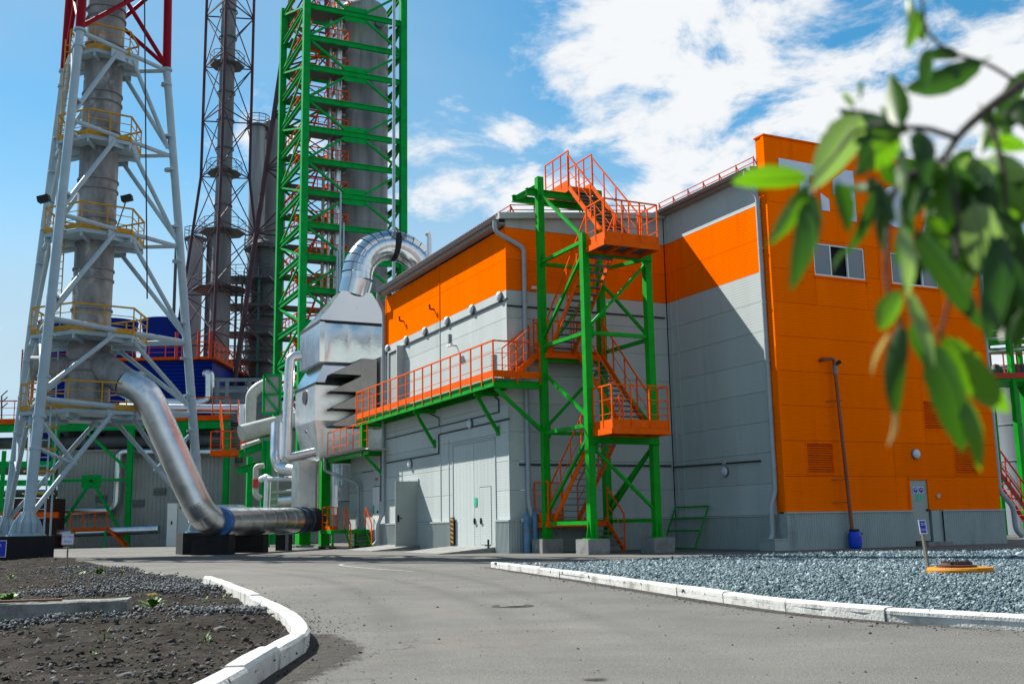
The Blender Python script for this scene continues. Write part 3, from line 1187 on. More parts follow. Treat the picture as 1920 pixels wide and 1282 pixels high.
# roof sheet ribs seen over the gutter
mb = MB()
for i in range(70):
    mb.ubox(-0.30, 0.6, 0.1 + i * 0.2, 0.16 + i * 0.2, 12.86 , 12.905)
o = build(mb, 'roof_ribs', M['roof'], hall)
o['kind'] = 'stuff'
# corner trims and joints
for (u0, u1, v0, v1, z0, z1) in ((0.07, 0.16, 0.07, 0.16, 1.22, 12.5), (0.075, 0.10, 6.85, 6.95, 1.22, 12.45), (0.07, 0.16, 14.04, 14.14, 1.22, 12.5), (0.075, 0.1, 5.95, 6.03, 1.22, 4.6)):
    mb = MB()
    mb.ubox(u0, u1, v0, v1, z0, z1)
    build(mb, 'joint_trim', M['wall_grey'] if z1 < 9 else M['trim'], hall) if z1 < 9 else None
for (u0, u1, v0, v1) in ((0.07, 0.115, 6.87, 6.93), (0.085, 0.14, 0.085, 0.14), (0.08, 0.14, 14.06, 14.13)):
    for z0, z1, m in ((1.22, 9.92, M['wall_grey']), (9.92, 12.44, M['wall_orange'])):
        mb = MB()
        mb.ubox(u0, u1, v0, v1, z0, z1)
        build(mb, 'joint_trim', m, hall)
# ribbed plinth with cap flashing on the side wall, in three runs between the gate and doors
for (v0, v1) in ((0.0, 1.22), (5.65, 9.5), (10.75, 15.1)):
    ribbed(hall, W(0, v1), W(0, v0), 0.0, 1.16, -U)
    mb = MB()
    mb.ubox(-0.035, 0.14, v0 - (0.03 if v0 == 0 else 0), v1, 1.165, 1.215)
    build(mb, 'plinth_cap', M['trim'], hall)
    for ve in (v0, v1):
        mb = MB()
        mb.ubox(0.0, 0.4, ve - 0.012, ve + 0.012, 0.0, 1.16)
        if ve > 0:
            build(mb, 'plinth_end', M['plinth'], hall)
# the plinth box that stands out at the corner
ribbed(hall, W(0, 0), W(7.42, 0), 0.0, 1.16, -V)
mb = MB()
mb.ubox(-0.03, 7.40, -0.035, 0.14, 1.166, 1.214)
build(mb, 'plinth_cap', M['trim'], hall)
# gate: two tall leaves with a wicket door
for (a, b) in ((1.36, 3.36), (3.39, 5.49)):
    mb = MB()
    n = 6
    for i in range(n):
        w = (b - a) / n
        mb.ubox(0.095, 0.15, a + i * w + 0.004, a + (i + 1) * w - 0.004, 0.22, 4.30)
    build(mb, 'gate_leaf', M['wall_grey'], hall)
mb = MB()
mb.ubox(0.07, 0.16, 1.29, 1.35, 0.2, 4.36)
mb.ubox(0.07, 0.16, 5.50, 5.56, 0.2, 4.36)
mb.ubox(0.07, 0.16, 1.29, 5.56, 4.31, 4.37)
build(mb, 'gate_frame', M['trim'], hall)
wick = MB()
wick.ubox(0.082, 0.10, 1.76, 2.78, 0.3, 2.50)
wk = build(wick, 'wicket_door', M['wall_grey'], hall)
mb = MB()
for (a, b, c, d) in ((1.735, 1.75, 0.3, 2.52), (2.79, 2.805, 0.3, 2.52), (1.735, 2.805, 2.51, 2.525)):
    mb.ubox(0.086, 0.094, a, b, c, d)
build(mb, 'wicket_gap', M['cable'], wk)
for vv in (2.68, 3.30):
    mb = MB()
    mb.ubox(0.03, 0.085, vv - 0.025, vv + 0.025, 1.08, 1.32)
    mb.ubox(0.0, 0.03, vv - 0.09, vv + 0.025, 1.19, 1.22)
    build(mb, 'handle', M['black'], wk)
mb = MB()
mb.ubox(0.07, 0.08, 3.07, 3.35, 1.79, 2.12)
build(mb, 'notice', M['sign_green'], wk)
# hazard strip on the gate edge
hz_ = MB()
hz_.ubox(-0.01, 0.05, 5.28, 5.62, 0.25, 1.38)
hzo = build(hz_, 'hazard_post', M['black'], hall)
for i in range(6):
    mb = MB()
    z = 0.32 + i * 0.18
    mb.prism([W(-0.015, 5.30, z), W(-0.015, 5.60, z + 0.06), W(-0.015, 5.60, z + 0.14), W(-0.015, 5.30, z + 0.08)], U * 0.004)
    build(mb, 'stripe', M['yellow'], hzo)
# ordinary door, standing open at right angles to the wall
mb = MB()
mb.ubox(0.14, 1.4, 9.55, 10.7, 0.12, 3.1)
build(mb, 'door_recess', M['dark'], hall)
mb = MB()
mb.ubox(0.05, 0.2, 9.52, 9.60, 0.15, 3.15)
mb.ubox(0.05, 0.2, 10.65, 10.73, 0.15, 3.15)
mb.ubox(0.05, 0.2, 9.52, 10.73, 3.07, 3.16)
build(mb, 'door_frame', M['trim'], hall)
dl = MB()
dl.ubox(-1.02, 0.05, 9.53, 9.58, 0.18, 3.05)
dl = build(dl, 'door_leaf', M['door'], hall)
mb = MB()
mb.ubox(-0.93, -0.85, 9.50, 9.53, 1.25, 1.55)
mb.ubox(-0.93, -0.72, 9.45, 9.50, 1.40, 1.43)
build(mb, 'handle', M['black'], dl)
# upper door on the walkway: boxed-out frame with a standing leaf
mb = MB()
mb.ubox(0.13, 0.9, 11.5, 13.3, 6.6, 9.45)
build(mb, 'door_recess', M['dark'], hall)
mb = MB()
mb.ubox(-0.28, 0.16, 11.42, 11.5, 6.55, 9.55)
mb.ubox(-0.05, 0.16, 13.3, 13.4, 6.55, 9.55)
mb.ubox(-0.05, 0.16, 11.5, 13.4, 9.46, 9.55)
build(mb, 'door_frame', M['trim'], hall)
mb = MB()
mb.ubox(0.02, 0.08, 12.3, 13.28, 6.6, 9.4)
build(mb, 'door_leaf', M['door'], hall)
# small wall vents
for (v, z, w, h) in ((5.75, 8.95, 0.30, 0.42), (1.3, 7.3, 0.42, 0.6)):
    mb = MB()
    for i in range(6):
        mb.obox(W(0.075, v, z + (i - 2.5) * h / 6), U * 0.025, V * (w / 2), (Z * 0.7 - U * 0.6) * 0.012)
    build(mb, 'wall_vent', M['lampbody'], hall)
# cable trays
for pts in ([(0.07, 0.0, 9.55), (0.07, 14.0, 9.55)],):
    mb = MB()
    mb.beam(W(*pts[0]), W(*pts[1]), 0.05, 0.07)
    build(mb, 'cable_tray', M['cable'], hall)
mb = MB()
for a, b in (((0, 4.95), (7.0, 4.95)), ((7.05, 4.12), (7.05, 4.95)), ((7.05, 4.13), (13.9, 4.13))):
    mb.beam(W(0.08, a[0], a[1]), W(0.08, b[0], b[1]), 0.05, 0.06)
build(mb, 'cable_tray', M['cable'], hall)
mb = MB()
for a, b in (((13.9, 5.29), (0.9, 5.29)), ((0.9, 5.29), (0.9, 5.75)), ((0.9, 5.75), (1.6, 6.1)), ((7.0, 5.29), (7.0, 5.65)), ((7.0, 5.65), (8.6, 6.1))):
    mb.beam(W(0.08, a[0], a[1]), W(0.08, b[0], b[1]), 0.04, 0.045)
build(mb, 'cable_conduit', M['cable'], hall)
mb = MB()
mb.beam(W(0.1, 0.06, 9.3), W(7.3, 0.06, 9.3), 0.05, 0.06)
build(mb, 'cable_tray', M['cable'], hall)
mb = MB()
mb.beam(W(0.5, 0.06, 3.25), W(7.3, 0.06, 3.25), 0.05, 0.07)
build(mb, 'cable_tray', M['cable'], hall)
# downpipes
downpipe(hall, [W(-0.33, 0.12, 12.62), W(-0.33, 0.12, 12.2), W(0.80, -0.06, 11.6), W(0.80, -0.06, 1.9), W(0.86, -0.22, 1.2), W(0.86, -0.22, 0.3)], 0.09, None, [W(0.80, -0.06, z) for z in (9.5, 6.5, 3.5)])
downpipe(hall, [W(-0.33, 14.05, 12.62), W(-0.33, 14.05, 12.3), W(-0.02, 14.1, 11.7), W(-0.02, 14.1, 1.75), W(-0.28, 14.2, 1.15), W(-0.28, 14.2, 0.35), W(-0.45, 14.3, 0.18)], 0.09, None, [W(-0.02, 14.1, z) for z in (10, 7, 3.6, 2.2)])

# ---- lamps and small things on the hall's sunlit wall (each hangs on the wall)
def bulkhead(p, n, r, label, group=None, body=True):
    t = thing('bulkhead_lamp', label, 'lamp', p, group)
    a = n.normalized()
    mb = MB()
    mb.lathe(p, [(0.02, 0.0), (r * 0.98, 0.0), (r, 0.05), (r * 0.9, 0.075)], 18, a)
    build(mb, 'lamp_housing', M['lampbody'], t)
    mb = MB()
    mb.lathe(p, [(r * 0.9, 0.07), (r * 0.85, 0.10), (r * 0.6, 0.14), (r * 0.25, 0.155), (0.0, 0.158)], 18, a)
    build(mb, 'lamp_glass', M['lamp'], t)
    return t


names6 = ['nearest the far downpipe', 'second from the far downpipe', 'third from the far downpipe', 'fourth from the far downpipe', 'fifth from the far downpipe', 'nearest the front corner']
for nm, v in zip(names6, (13.7, 11.05, 8.6, 5.97, 3.27, 0.62)):
    bulkhead(W(0.085, v, 9.76), -U, 0.20, 'round wall lamp in the row under the orange band, ' + nm, 'lamps under the orange band')
bulkhead(W(0.09, 3.61, 5.1), -U, 0.21, 'round wall lamp on the grey wall above the tall gate')
bulkhead(W(0.09, 10.54, 3.88), -U, 0.20, 'round wall lamp on the grey wall above the open door')


def spout(p, label):
    mb = MB()
    mb.sweep(fillet([p, p - U * 0.22, p - U * 0.22 + Z * 0.22], 0.1, 4), 0.045, 10)
    o = build(mb, 'vent_spout', M['hose'])
    return tag(o, label, 'vent pipe')


for (x, y, lb) in ((757, 602, 'rusty bent vent spout on the orange band, nearer the far downpipe'), (814, 580, 'rusty bent vent spout on the orange band, nearer the panel joint')):
    p = onU(x, y, 0.1)
    spout(p, lb)
p = onU(852, 648, 0.0)
t = thing('security_camera', 'white security camera on the grey side wall above the walkway', 'camera', p)
mb = MB()
mb.beam(p + U * 0.1, p - U * 0.28, 0.04)
build(mb, 'bracket', M['lampbody'], t)
mb = MB()
mb.beam(p - U * 0.22 + V * 0.22, p - U * 0.22 - V * 0.22, 0.11)
build(mb, 'camera_body', M['white'], t)
p = onV(1001, 542, 0.0)
t = thing('security_camera', 'white security camera on the shaded front below the orange band', 'camera', p)
mb = MB()
mb.beam(p + V * 0.1, p - V * 0.2, 0.04)
build(mb, 'bracket', M['lampbody'], t)
mb = MB()
mb.beam(p - V * 0.2 - U * 0.18, p - V * 0.2 + U * 0.18, 0.11)
build(mb, 'camera_body', M['white'], t)

# roof edge safety rails (red)
def snow_rail(name, label, pts, m=M['red']):
    t = thing(name, label, 'railing', pts[0])
    for k, zz in ((0, 0.42), (1, 0.22)):
        mb = MB()
        for a, b in zip(pts[:-1], pts[1:]):
            mb.beam(a + Z * zz, b + Z * zz, 0.03)
        build(mb, 'rail', m, t)
    for a, b in zip(pts[:-1], pts[1:]):
        L = (b - a).length
        n = max(1, round(L / 1.0))
        for i in range(n + 1):
            p = a.lerp(b, i / n)
            mb = MB()
            mb.beam(p, p + Z * 0.45, 0.035)
            mb.beam(p + U * 0.22, p + Z * 0.40, 0.03)
            build(mb, 'stanchion', m, t)
    return t


snow_rail('roof_edge_rail', 'red safety rail along the low roof edge of the hall', [W(0.45, 13.5, 12.98), W(0.45, 0.35, 12.98)])
snow_rail('roof_edge_rail', 'red safety rail along the hall roof behind the stair tower', [W(0.45, 0.32, 12.98), W(6.7, 0.32, 13.68)])

# ---- right block
block = thing('orange_block', 'tall orange fronted block with two windows and white emblem on its parapet', 'building', W(13, -3, 0))
RW2 = [(1.22 + i * (9.93 - 1.22) / 8, 1.22 + (i + 1) * (9.93 - 1.22) / 8, M['wall_grey']) for i in range(8)]
panels(block, 'v', 7.45, [-6.14, -0.55, 0.09], RW2 + [(9.93, 11.15, M['wall_orange']), (11.15, 12.42, M['wall_orange']), (12.42, 13.72, M['wall_grey'])])
for vv in (-0.20, -0.62):
    for z0, z1, m in ((1.22, 9.92, M['wall_grey']), (9.92, 12.42, M['wall_orange']), (12.42, 13.7, M['wall_grey'])):
        mb = MB()
        mb.ubox(7.415, 7.46, vv - 0.03, vv + 0.03, z0, z1)
        build(mb, 'joint_trim', m, block)
ribbed(block, W(7.35, 0.0), W(7.35, -6.2), 0, 1.16, -U)
mb = MB()
mb.ubox(7.31, 7.5, -6.2, -0.04, 1.166, 1.214)
build(mb, 'plinth_cap', M['trim'], block)
# orange front slab: windows, louvres and a door are openings in it
FV = -6.6
WINS = [(9.42, 11.89, 9.84, 11.07), (13.23, 15.67, 9.84, 11.07)]
LOUV = [(8.5, 9.68, 2.61, 3.67), (14.28, 15.43, 4.30, 5.36), (15.7, 16.85, 2.62, 3.67)]
FDOOR = (13.23, 14.19, 0.0, 2.46)
fr = [(1.29 + i * 1.2355, 1.29 + (i + 1) * 1.2355, M['wall_orange']) for i in range(11)]
panels(block, 'u', FV, [7.42, 12.6, 17.96], fr, WINS + LOUV + [FDOOR], thick=0.14)
# return of the slab on the left (sunlit strip), top and right end
for (z0, z1, m) in fr:
    mb = MB()
    mb.ubox(7.40, 7.52, FV + 0.15, FV + 0.46, z0 + 0.004, z1 - 0.004)
    build(mb, 'return_panel', M['wall_orange'], block)
mb = MB()
mb.ubox(7.375, 7.46, FV - 0.03, FV + 0.14, 1.29, 14.86)
build(mb, 'corner_trim', M['wall_orange'], block)
mb = MB()
mb.ubox(7.36, 18.0, FV - 0.05, FV + 0.52, 14.885, 14.945)
build(mb, 'parapet_cap', M['wall_orange'], block)
mb = MB()
mb.ubox(7.52, 17.95, FV + 0.38, FV + 0.46, 13.0, 14.88)
build(mb, 'parapet_back', M['wall_orange'], block)
mb = MB()
mb.ubox(17.84, 17.96, FV + 0.14, 14, 0.0, 13.5)
build(mb, 'end_wall', M['wall_grey'], block)
mb = MB()
mb.ubox(7.6, 17.84, 13.8, 14, 0, 13.5)
build(mb, 'back_wall', M['wall_grey'], block)
mb = MB()
mb.ubox(7.62, 17.8, FV + 0.62, 13.7, 0.0, 13.4)
build(mb, 'light_stop_core', M['dark'], block)  # unseen dark box added so no light leaks through the block
mb = MB()
mb.prism([W(7.10, FV + 0.48, 13.70), W(12.8, FV + 0.48, 14.1), W(17.98, FV + 0.48, 13.70), W(17.98, FV + 0.48, 13.84), W(12.8, FV + 0.48, 14.24), W(7.10, FV + 0.48, 13.84)], V * 19.5)
build(mb, 'roof', M['roof'], block)
mb = MB()
mb.ubox(7.12, 7.45, -6.1, 0.4, 13.60, 13.68)
build(mb, 'soffit', M['gutter'], block)
gutter(block, W(7.02, -6.12, 13.74), W(7.02, 0.5, 13.74), 0.10, -U)
downpipe(block, [W(7.02, -5.95, 13.66), W(7.02, -5.95, 13.2), W(7.30, -6.2, 12.7), W(7.31, -6.22, 2.0), W(7.08, -6.22, 1.5), W(7.08, -6.22, 0.55), W(6.90, -6.3, 0.34)], 0.09, None, [W(7.31, -6.22, z) for z in (10.7, 8.7, 6.6, 4.6, 2.9)])
snow_rail('roof_edge_rail', 'red safety rail on the roof edge beside the orange parapet', [W(7.35, 0.2, 13.82), W(7.35, -6.05, 13.82)])
# plinth of the front
for (a, b) in ((7.36, 13.23), (14.75, 18.0)):
    ribbed(block, W(a, FV - 0.10), W(b, FV - 0.10), 0, 1.24, -V)
    mb = MB()
    mb.ubox(a, b, FV - 0.15, FV + 0.05, 1.245, 1.29)
    build(mb, 'plinth_cap', M['trim'], block)
mb = MB()
mb.ubox(7.34, 7.5, FV - 0.11, -6.15, 0.0, 1.24)
build(mb, 'plinth_corner', M['plinth'], block)
mb = MB()
mb.ubox(6.75, 7.33, FV - 0.12, -5.9, 0.0, 0.36)
mb.ubox(6.72, 7.33, FV - 0.14, -5.87, 0.36, 0.40)
build(mb, 'drain_plinth', M['plinth'], block)
mb = MB()
mb.ubox(14.235, 14.78, FV - 0.02, FV + 0.3, 0.0, 1.285)
build(mb, 'door_niche', M['plinth'], block)
mb = MB()
mb.ubox(13.5, 14.72, FV - 0.45, FV + 0.1, 0.0, 0.14)
build(mb, 'door_step', M['concrete'], block)


def window(parent, a0, a1, z0, z1, openmid=True):
    w = MB()
    fw = 0.06
    y0, y1 = FV + 0.03, FV + 0.10
    for (p, q, r, s_) in ((a0, a1, z0, z0 + fw), (a0, a1, z1 - fw, z1), (a0, a0 + fw, z0 + fw, z1 - fw), (a1 - fw, a1, z0 + fw, z1 - fw)):
        w.ubox(p, q, y0, y1, r, s_)
    fo = build(w, 'window', M['white'], parent)
    third = (a1 - a0) / 3
    for k in (1, 2):
        m_ = MB()
        m_.ubox(a0 + third * k - 0.03, a0 + third * k + 0.03, y0, y1, z0 + fw, z1 - fw)
        build(m_, 'mullion', M['white'], fo)
    for k in range(3):
        if k == 1 and openmid:
            continue
        m_ = MB()
        m_.ubox(a0 + third * k + 0.035, a0 + third * (k + 1) - 0.035, y0 + 0.02, y0 + 0.035, z0 + fw, z1 - fw)
        build(m_, 'pane', M['glass'], fo)
    m_ = MB()
    m_.ubox(a0 - 0.1, a1 + 0.1, FV - 0.06, FV + 0.04, z0 - 0.09, z0 - 0.05)
    build(m_, 'sill', M['wall_orange'], fo)
    m_ = MB()
    m_.ubox(a0, a1, FV + 0.16, FV + 0.36, z0, z1)
    build(m_, 'interior', M['dark'], fo)


for w_ in WINS:
    window(block, *w_)
for (a0, a1, z0, z1) in LOUV:
    m_ = MB()
    for (p, q, r, s_) in ((a0 - 0.04, a1 + 0.04, z0 - 0.04, z0), (a0 - 0.04, a1 + 0.04, z1, z1 + 0.04), (a0 - 0.04, a0, z0, z1), (a1, a1 + 0.04, z0, z1)):
        m_.ubox(p, q, FV - 0.02, FV + 0.06, r, s_)
    lo_ = build(m_, 'louvre', M['wall_orange'], block)
    n = 13
    first = None
    for i in range(n):
        c = W((a0 + a1) / 2, FV + 0.05, z0 + (i + 0.5) * (z1 - z0) / n)
        if first is None:
            m_ = MB()
            m_.obox(c, U * ((a1 - a0) / 2), (V * 0.75 + Z * 0.66) * 0.045, (Z * 0.75 - V * 0.66) * 0.006)
            first = build(m_, 'slat', M['wall_orange'], lo_)
            z00 = first.location.copy()
        else:
            rep(first, z00 + Z * (i * (z1 - z0) / n))
    m_ = MB()
    m_.ubox(a0, a1, FV + 0.12, FV + 0.13, z0, z1)
    build(m_, 'backing', M['dark'], lo_)
# front door with stickers
d_ = MB()
d_.ubox(13.28, 14.13, FV + 0.02, FV + 0.09, 0.18, 2.40)
d_ = build(d_, 'door', M['door'], block)
m_ = MB()
m_.ubox(13.18, 13.27, FV - 0.03, FV + 0.1, 1.3, 2.46)
m_.ubox(14.14, 14.23, FV - 0.03, FV + 0.1, 1.3, 2.46)
m_.ubox(13.18, 14.23, FV - 0.03, FV + 0.1, 2.41, 2.51)
build(m_, 'door_frame', M['wall_orange'], block)
m_ = MB()
m_.disc(W(14.06, FV + 0.02, 1.30), -V, 0.045, 0.05)
build(m_, 'handle', M['black'], d_)
for k, uu in enumerate((13.55, 13.83)):
    m_ = MB()
    m_.ubox(uu - 0.11, uu + 0.11, FV + 0.010, FV + 0.018, 1.92, 2.15)
    s_ = build(m_, 'safety_sticker', M['sign_white'], d_)
    m_ = MB()
    m_.disc(W(uu, FV + 0.009, 2.035), -V, 0.10, 0.004, 20)
    b_ = build(m_, 'blue_disc', M['sign_blue'], s_)
    m_ = MB()
    c_ = W(uu, FV + 0.003, 2.035)
    if k == 0:      # white helmet dome over a head
        m_.prism([c_ + U * (0.055 * math.cos(t)) + Z * (0.055 * math.sin(t) + 0.005) for t in np.linspace(0, math.pi, 10)], -V * 0.003)
    else:           # glasses band
        m_.prism([c_ + U * x + Z * z for x, z in ((-0.06, 0.03), (0.06, 0.03), (0.045, -0.01), (0.0, 0.01), (-0.045, -0.01))], -V * 0.003)
    build(m_, 'pictogram', M['sign_white'], s_)
m_ = MB()
m_.ubox(13.56, 13.83, FV + 0.010, FV + 0.018, 1.64, 1.88)
build(m_, 'green_notice', M['sign_green'], d_)
m_ = MB()
m_.ubox(14.58, 14.71, FV - 0.06, FV, 1.75, 1.88)
build(m_, 'bell_box', M['trim'], block)
# emblem on the parapet: pale raised shapes, mostly behind the leaves
def emblem(polys):
    e = None
    for poly in polys:
        m_ = MB()
        m_.prism([W(7.4 + (a - 8.02) * 0.975, FV - 0.002, z * 0.977) for a, z in poly], -V * 0.05)
        e = build(m_, 'emblem_shape', M['logo'], block)


ring = [(14.45 + 0.85 * math.cos(t), 13.2 + 0.85 * math.sin(t)) for t in np.linspace(0, 2 * math.pi, 28, endpoint=False)]
emblem([[(8.65, 14.43), (10.9, 14.40), (10.9, 13.95), (10.1, 13.95), (10.1, 12.6), (9.6, 12.6), (9.6, 13.95), (8.65, 13.95)],
        [(11.25, 13.9), (11.95, 14.40), (12.33, 14.40), (12.33, 12.35), (11.9, 12.35), (11.9, 13.75), (11.25, 13.3)],
        [(10.6, 12.62), (11.0, 12.62), (11.0, 13.1), (10.6, 13.3)],
        ring, [(15.8, 12.3), (16.25, 12.3), (16.9, 13.4), (17.3, 12.3), (17.75, 12.3), (17.2, 14.3), (16.7, 14.3)]])
bulkhead(W(13.67, FV, 3.36), -V, 0.20, 'round wall lamp above the grey door in the orange front')
bulkhead(W(7.44, -3.31, 2.85), -U, 0.20, 'round wall lamp on the shaded grey side wall of the orange block')
mb = MB()
mb.beam(W(7.40, 0.05, 3.20), W(7.40, -5.4, 3.12), 0.05, 0.06)
build(mb, 'cable_tray', M['cable'], block)
mb = MB()
mb.ubox(7.36, 7.45, -3.42, -3.22, 3.12, 3.3)
build(mb, 'junction_box', M['trim'], block)
downpipe(block, [W(18.07, FV + 0.1, 13.0), W(18.07, FV + 0.1, 2.0), W(18.5, FV - 0.1, 1.4), W(18.55, FV - 0.1, 0.5), W(18.8, FV - 0.15, 0.25)], 0.10)
# overflow pipe with a blue barrel
t = thing('overflow_pipe', 'rusty overflow pipe down the orange front into the blue barrel', 'pipe', W(9.915, FV - 0.25, 0))
mb = MB()
mb.sweep(fillet([W(9.37, FV + 0.02, 6.66), W(9.37, FV - 0.22, 6.70), W(9.818, FV - 0.24, 6.72), W(9.838, FV - 0.24, 6.2), W(9.994, FV - 0.36, 0.55)], 0.12, 4), 0.065, 12)
build(mb, 'pipe', M['hose'], t)
mb = MB()
mb.tube(W(9.838, FV - 0.24, 6.5), W(10.052, FV - 0.3, 6.62), 0.07, 10)
build(mb, 'valve_stub', M['black'], t)
mb = MB()
mb.tube(W(9.838, FV - 0.24, 6.15), W(9.838, FV - 0.24, 6.45), 0.085, 12)
build(mb, 'collar', M['lampbody'], t)
for z in (5.2, 2.4, 1.6):
    mb = MB()
    mb.beam(W(9.526, FV - 0.02, z), W(10.062, FV - 0.26, z), 0.03)
    build(mb, 'pipe_clamp', M['hose'], t)
t = thing('blue_barrel', 'blue plastic barrel under the rusty overflow pipe', 'barrel', W(10.033, FV - 0.42, 0))
mb = MB()
mb.lathe(W(10.033, FV - 0.42, 0), [(0, 0.02), (0.18, 0.0), (0.215, 0.05), (0.23, 0.16), (0.235, 0.42), (0.215, 0.52), (0.165, 0.59), (0.155, 0.61)], 22)
build(mb, 'barrel_body', M['barrel'], t)
mb = MB()
mb.lathe(W(10.033, FV - 0.42, 0), [(0.165, 0.59), (0.178, 0.60), (0.178, 0.66), (0.15, 0.67), (0.06, 0.645)], 22)
build(mb, 'lid_ring', M['black'], t)
mb = MB()
mb.beam(W(10.257, FV - 0.42, 0.52), W(10.403, FV - 0.42, 0.50), 0.04)
build(mb, 'handle', M['black'], t)

# ------------------------------------------------------------------ stairs and railings
def railing(parent, pts, h=1.1, m=None, spacing=1.0, toe=0.0, mids=2, lip=0.05, sub=None, size=0.045, post_w=None, whole=False, drop=0.0):
    """handrail, mid rails and separate posts along a polyline of floor points"""
    m = m or M['orange']
    pts = [Vector(p) for p in pts]
    pw = post_w or size
    if whole:
        mb = MB()
    def emit(b, nm):
        if not whole:
            build(b, nm, m, parent)
    b = mb if whole else MB()
    for a, c in zip(pts[:-1], pts[1:]):
        b.beam(a + Z * h, c + Z * h, size * 1.1, size)
    emit(b, 'handrail')
    for k in range(mids):
        b = mb if whole else MB()
        zz = h * (k + 1) / (mids + 1)
        for a, c in zip(pts[:-1], pts[1:]):
            b.beam(a + Z * zz, c + Z * zz, size * 0.45)
        emit(b, 'mid_rail')
    if toe:
        b = mb if whole else MB()
        for a, c in zip(pts[:-1], pts[1:]):
            b.beam(a + Z * (toe / 2 + 0.01), c + Z * (toe / 2 + 0.01), 0.012, toe)
        emit(b, 'toe_board')
    done = []
    for a, c in zip(pts[:-1], pts[1:]):
        n = max(1, round((c - a).length / spacing))
        for i in range(n + 1):
            p = a.lerp(c, i / n)
            if any((p - q).length < 0.05 for q in done):
                continue
            done.append(p)
            b = mb if whole else MB()
            b.beam(p - Z * drop, p + Z * (h - 0.02), pw, pw * 0.8)
            emit(b, 'post')
    if whole:
        return build(mb, 'railing', m, parent)


def flight(parent, a, b, wdir, width, n, m_str, m_tread, sh=0.26, depth=0.24, label=None):
    """two stringers and open treads from floor point a up to b; wdir points across"""
    a, b = Vector(a), Vector(b)
    run = b - a
    hor = Vector((run.x, run.y, 0))
    up = hor.normalized().cross(wdir).normalized()
    for k in (0, 1):
        mb = MB()
        o = wdir * (width * k)
        s = 0.10
        q = [a + o - Z * s, b + o - Z * s, b + o + Z * (sh - s), a + o + Z * (sh - s)]
        mb.prism(q, wdir * (0.05 if k == 0 else -0.05))
        build(mb, 'stringer', m_str, parent)
    first = None
    for i in range(n):
        t = (i + 0.5) / n
        c = a + hor * t + Z * (run.z * (i + 1) / (n + 1)) + wdir * (width / 2)
        if first is None:
            mb = MB()
            mb.obox(c, wdir * (width / 2 - 0.055), hor.normalized() * (depth / 2), Z * 0.018)
            first = build(mb, 'tread', m_tread, parent)
            c0 = c
            l0 = first.location.copy()
        else:
            rep(first, l0 + (c - c0))


def slab(parent, u0, u1, v0, v1, z, t, m, name='platform'):
    mb = MB()
    mb.ubox(u0, u1, v0, v1, z - t, z)
    return build(mb, name, m, parent)


# ---- stair tower
ST = thing('stair_tower', 'green steel stair tower with orange zigzag flights standing at the hall corner', 'stairs', W(2.4, -2.6, 0))
P1, P2, P3, P4 = (1.1, -0.9), (1.1, -4.2), (3.7, -4.2), (3.7, -0.9)
tops = {P1: 14.23, P2: 11.14, P3: 10.62, P4: 14.0}
for P in (P1, P2, P3, P4):
    mb = MB()
    mb.beam(W(*P, 0.52), W(*P, tops[P]), 0.26, 0.26, up=U)
    po = build(mb, 'post', M['green'], ST)
    mb = MB()
    for s in (-1, 1):
        mb.prism([W(P[0] + s * 0.13, P[1], 0.54), W(P[0] + s * 0.24, P[1], 0.54), W(P[0] + s * 0.13, P[1], 1.15)], V * 0.02)
        mb.prism([W(P[0], P[1] + s * 0.13, 0.54), W(P[0], P[1] + s * 0.24, 0.54), W(P[0], P[1] + s * 0.13, 1.15)], U * 0.02)
    mb.ubox(P[0] - 0.26, P[0] + 0.26, P[1] - 0.26, P[1] + 0.26, 0.505, 0.54)
    build(mb, 'base_plate', M['green'], po)
    mb = MB()
    mb.ubox(P[0] - 0.42, P[0] + 0.42, P[1] - 0.42, P[1] + 0.42, -0.05, 0.505)
    build(mb, 'footing', M['concrete'], ST)


def member(parent, p, q, w=0.12, h=None, m=None, name='brace', ib=False):
    mb = MB()
    if ib:
        mb.ibeam(p, q, w, h or w, 0.02)
    else:
        mb.beam(p, q, w, h or w)
    return build(mb, name, m or M['green'], parent)


def SP_(P, z):
    return W(P[0], P[1], z)


for (A, za, B, zb) in ((P1, 7.59, P2, 7.59), (P1, 4.36, P2, 4.36), (P1, 10.86, P2, 10.86), (P1, 1.05, P2, 1.05), (P4, 7.5, P3, 7.5), (P4, 4.3, P3, 4.3), (P4, 10.8, P3, 10.45), (P3, 1.1, P4, 1.1),
                       (P2, 7.58, P3, 7.58), (P1, 4.36, P4, 4.36), (P1, 10.8, P4, 10.8), (P1, 7.1, P4, 7.1), (P1, 1.1, P4, 1.1)):
    member(ST, SP_(A, za), SP_(B, zb), 0.12, 0.13, name='beam')
for (A, za, B, zb) in ((P2, 10.48, P3, 10.48), (P2, 3.86, P3, 3.86)):
    member(ST, W(A[0] - 0.0, A[1] - 0.14, za), W(B[0] + 0.14, B[1] - 0.14, zb), 0.2, 0.30, name='landing_beam', ib=True)
for (A, za, B, zb) in ((P1, 6.62, P2, 4.6), (P1, 7.85, P2, 10.5), (P1, 1.35, P2, 4.05), (P1, 13.6, P2, 11.0),
                       (P3, 10.3, P2, 7.7), (P3, 7.55, P4, 10.3), (P3, 4.3, P4, 7.1), (P4, 1.3, P3, 3.7), (P2, 3.7, P3, 1.4), (P3, 3.7, P4, 1.6), (P1, 4.5, P4, 7.0), (P1, 7.2, P4, 10.5)):
    member(ST, SP_(A, za), SP_(B, zb), 0.10, 0.10)
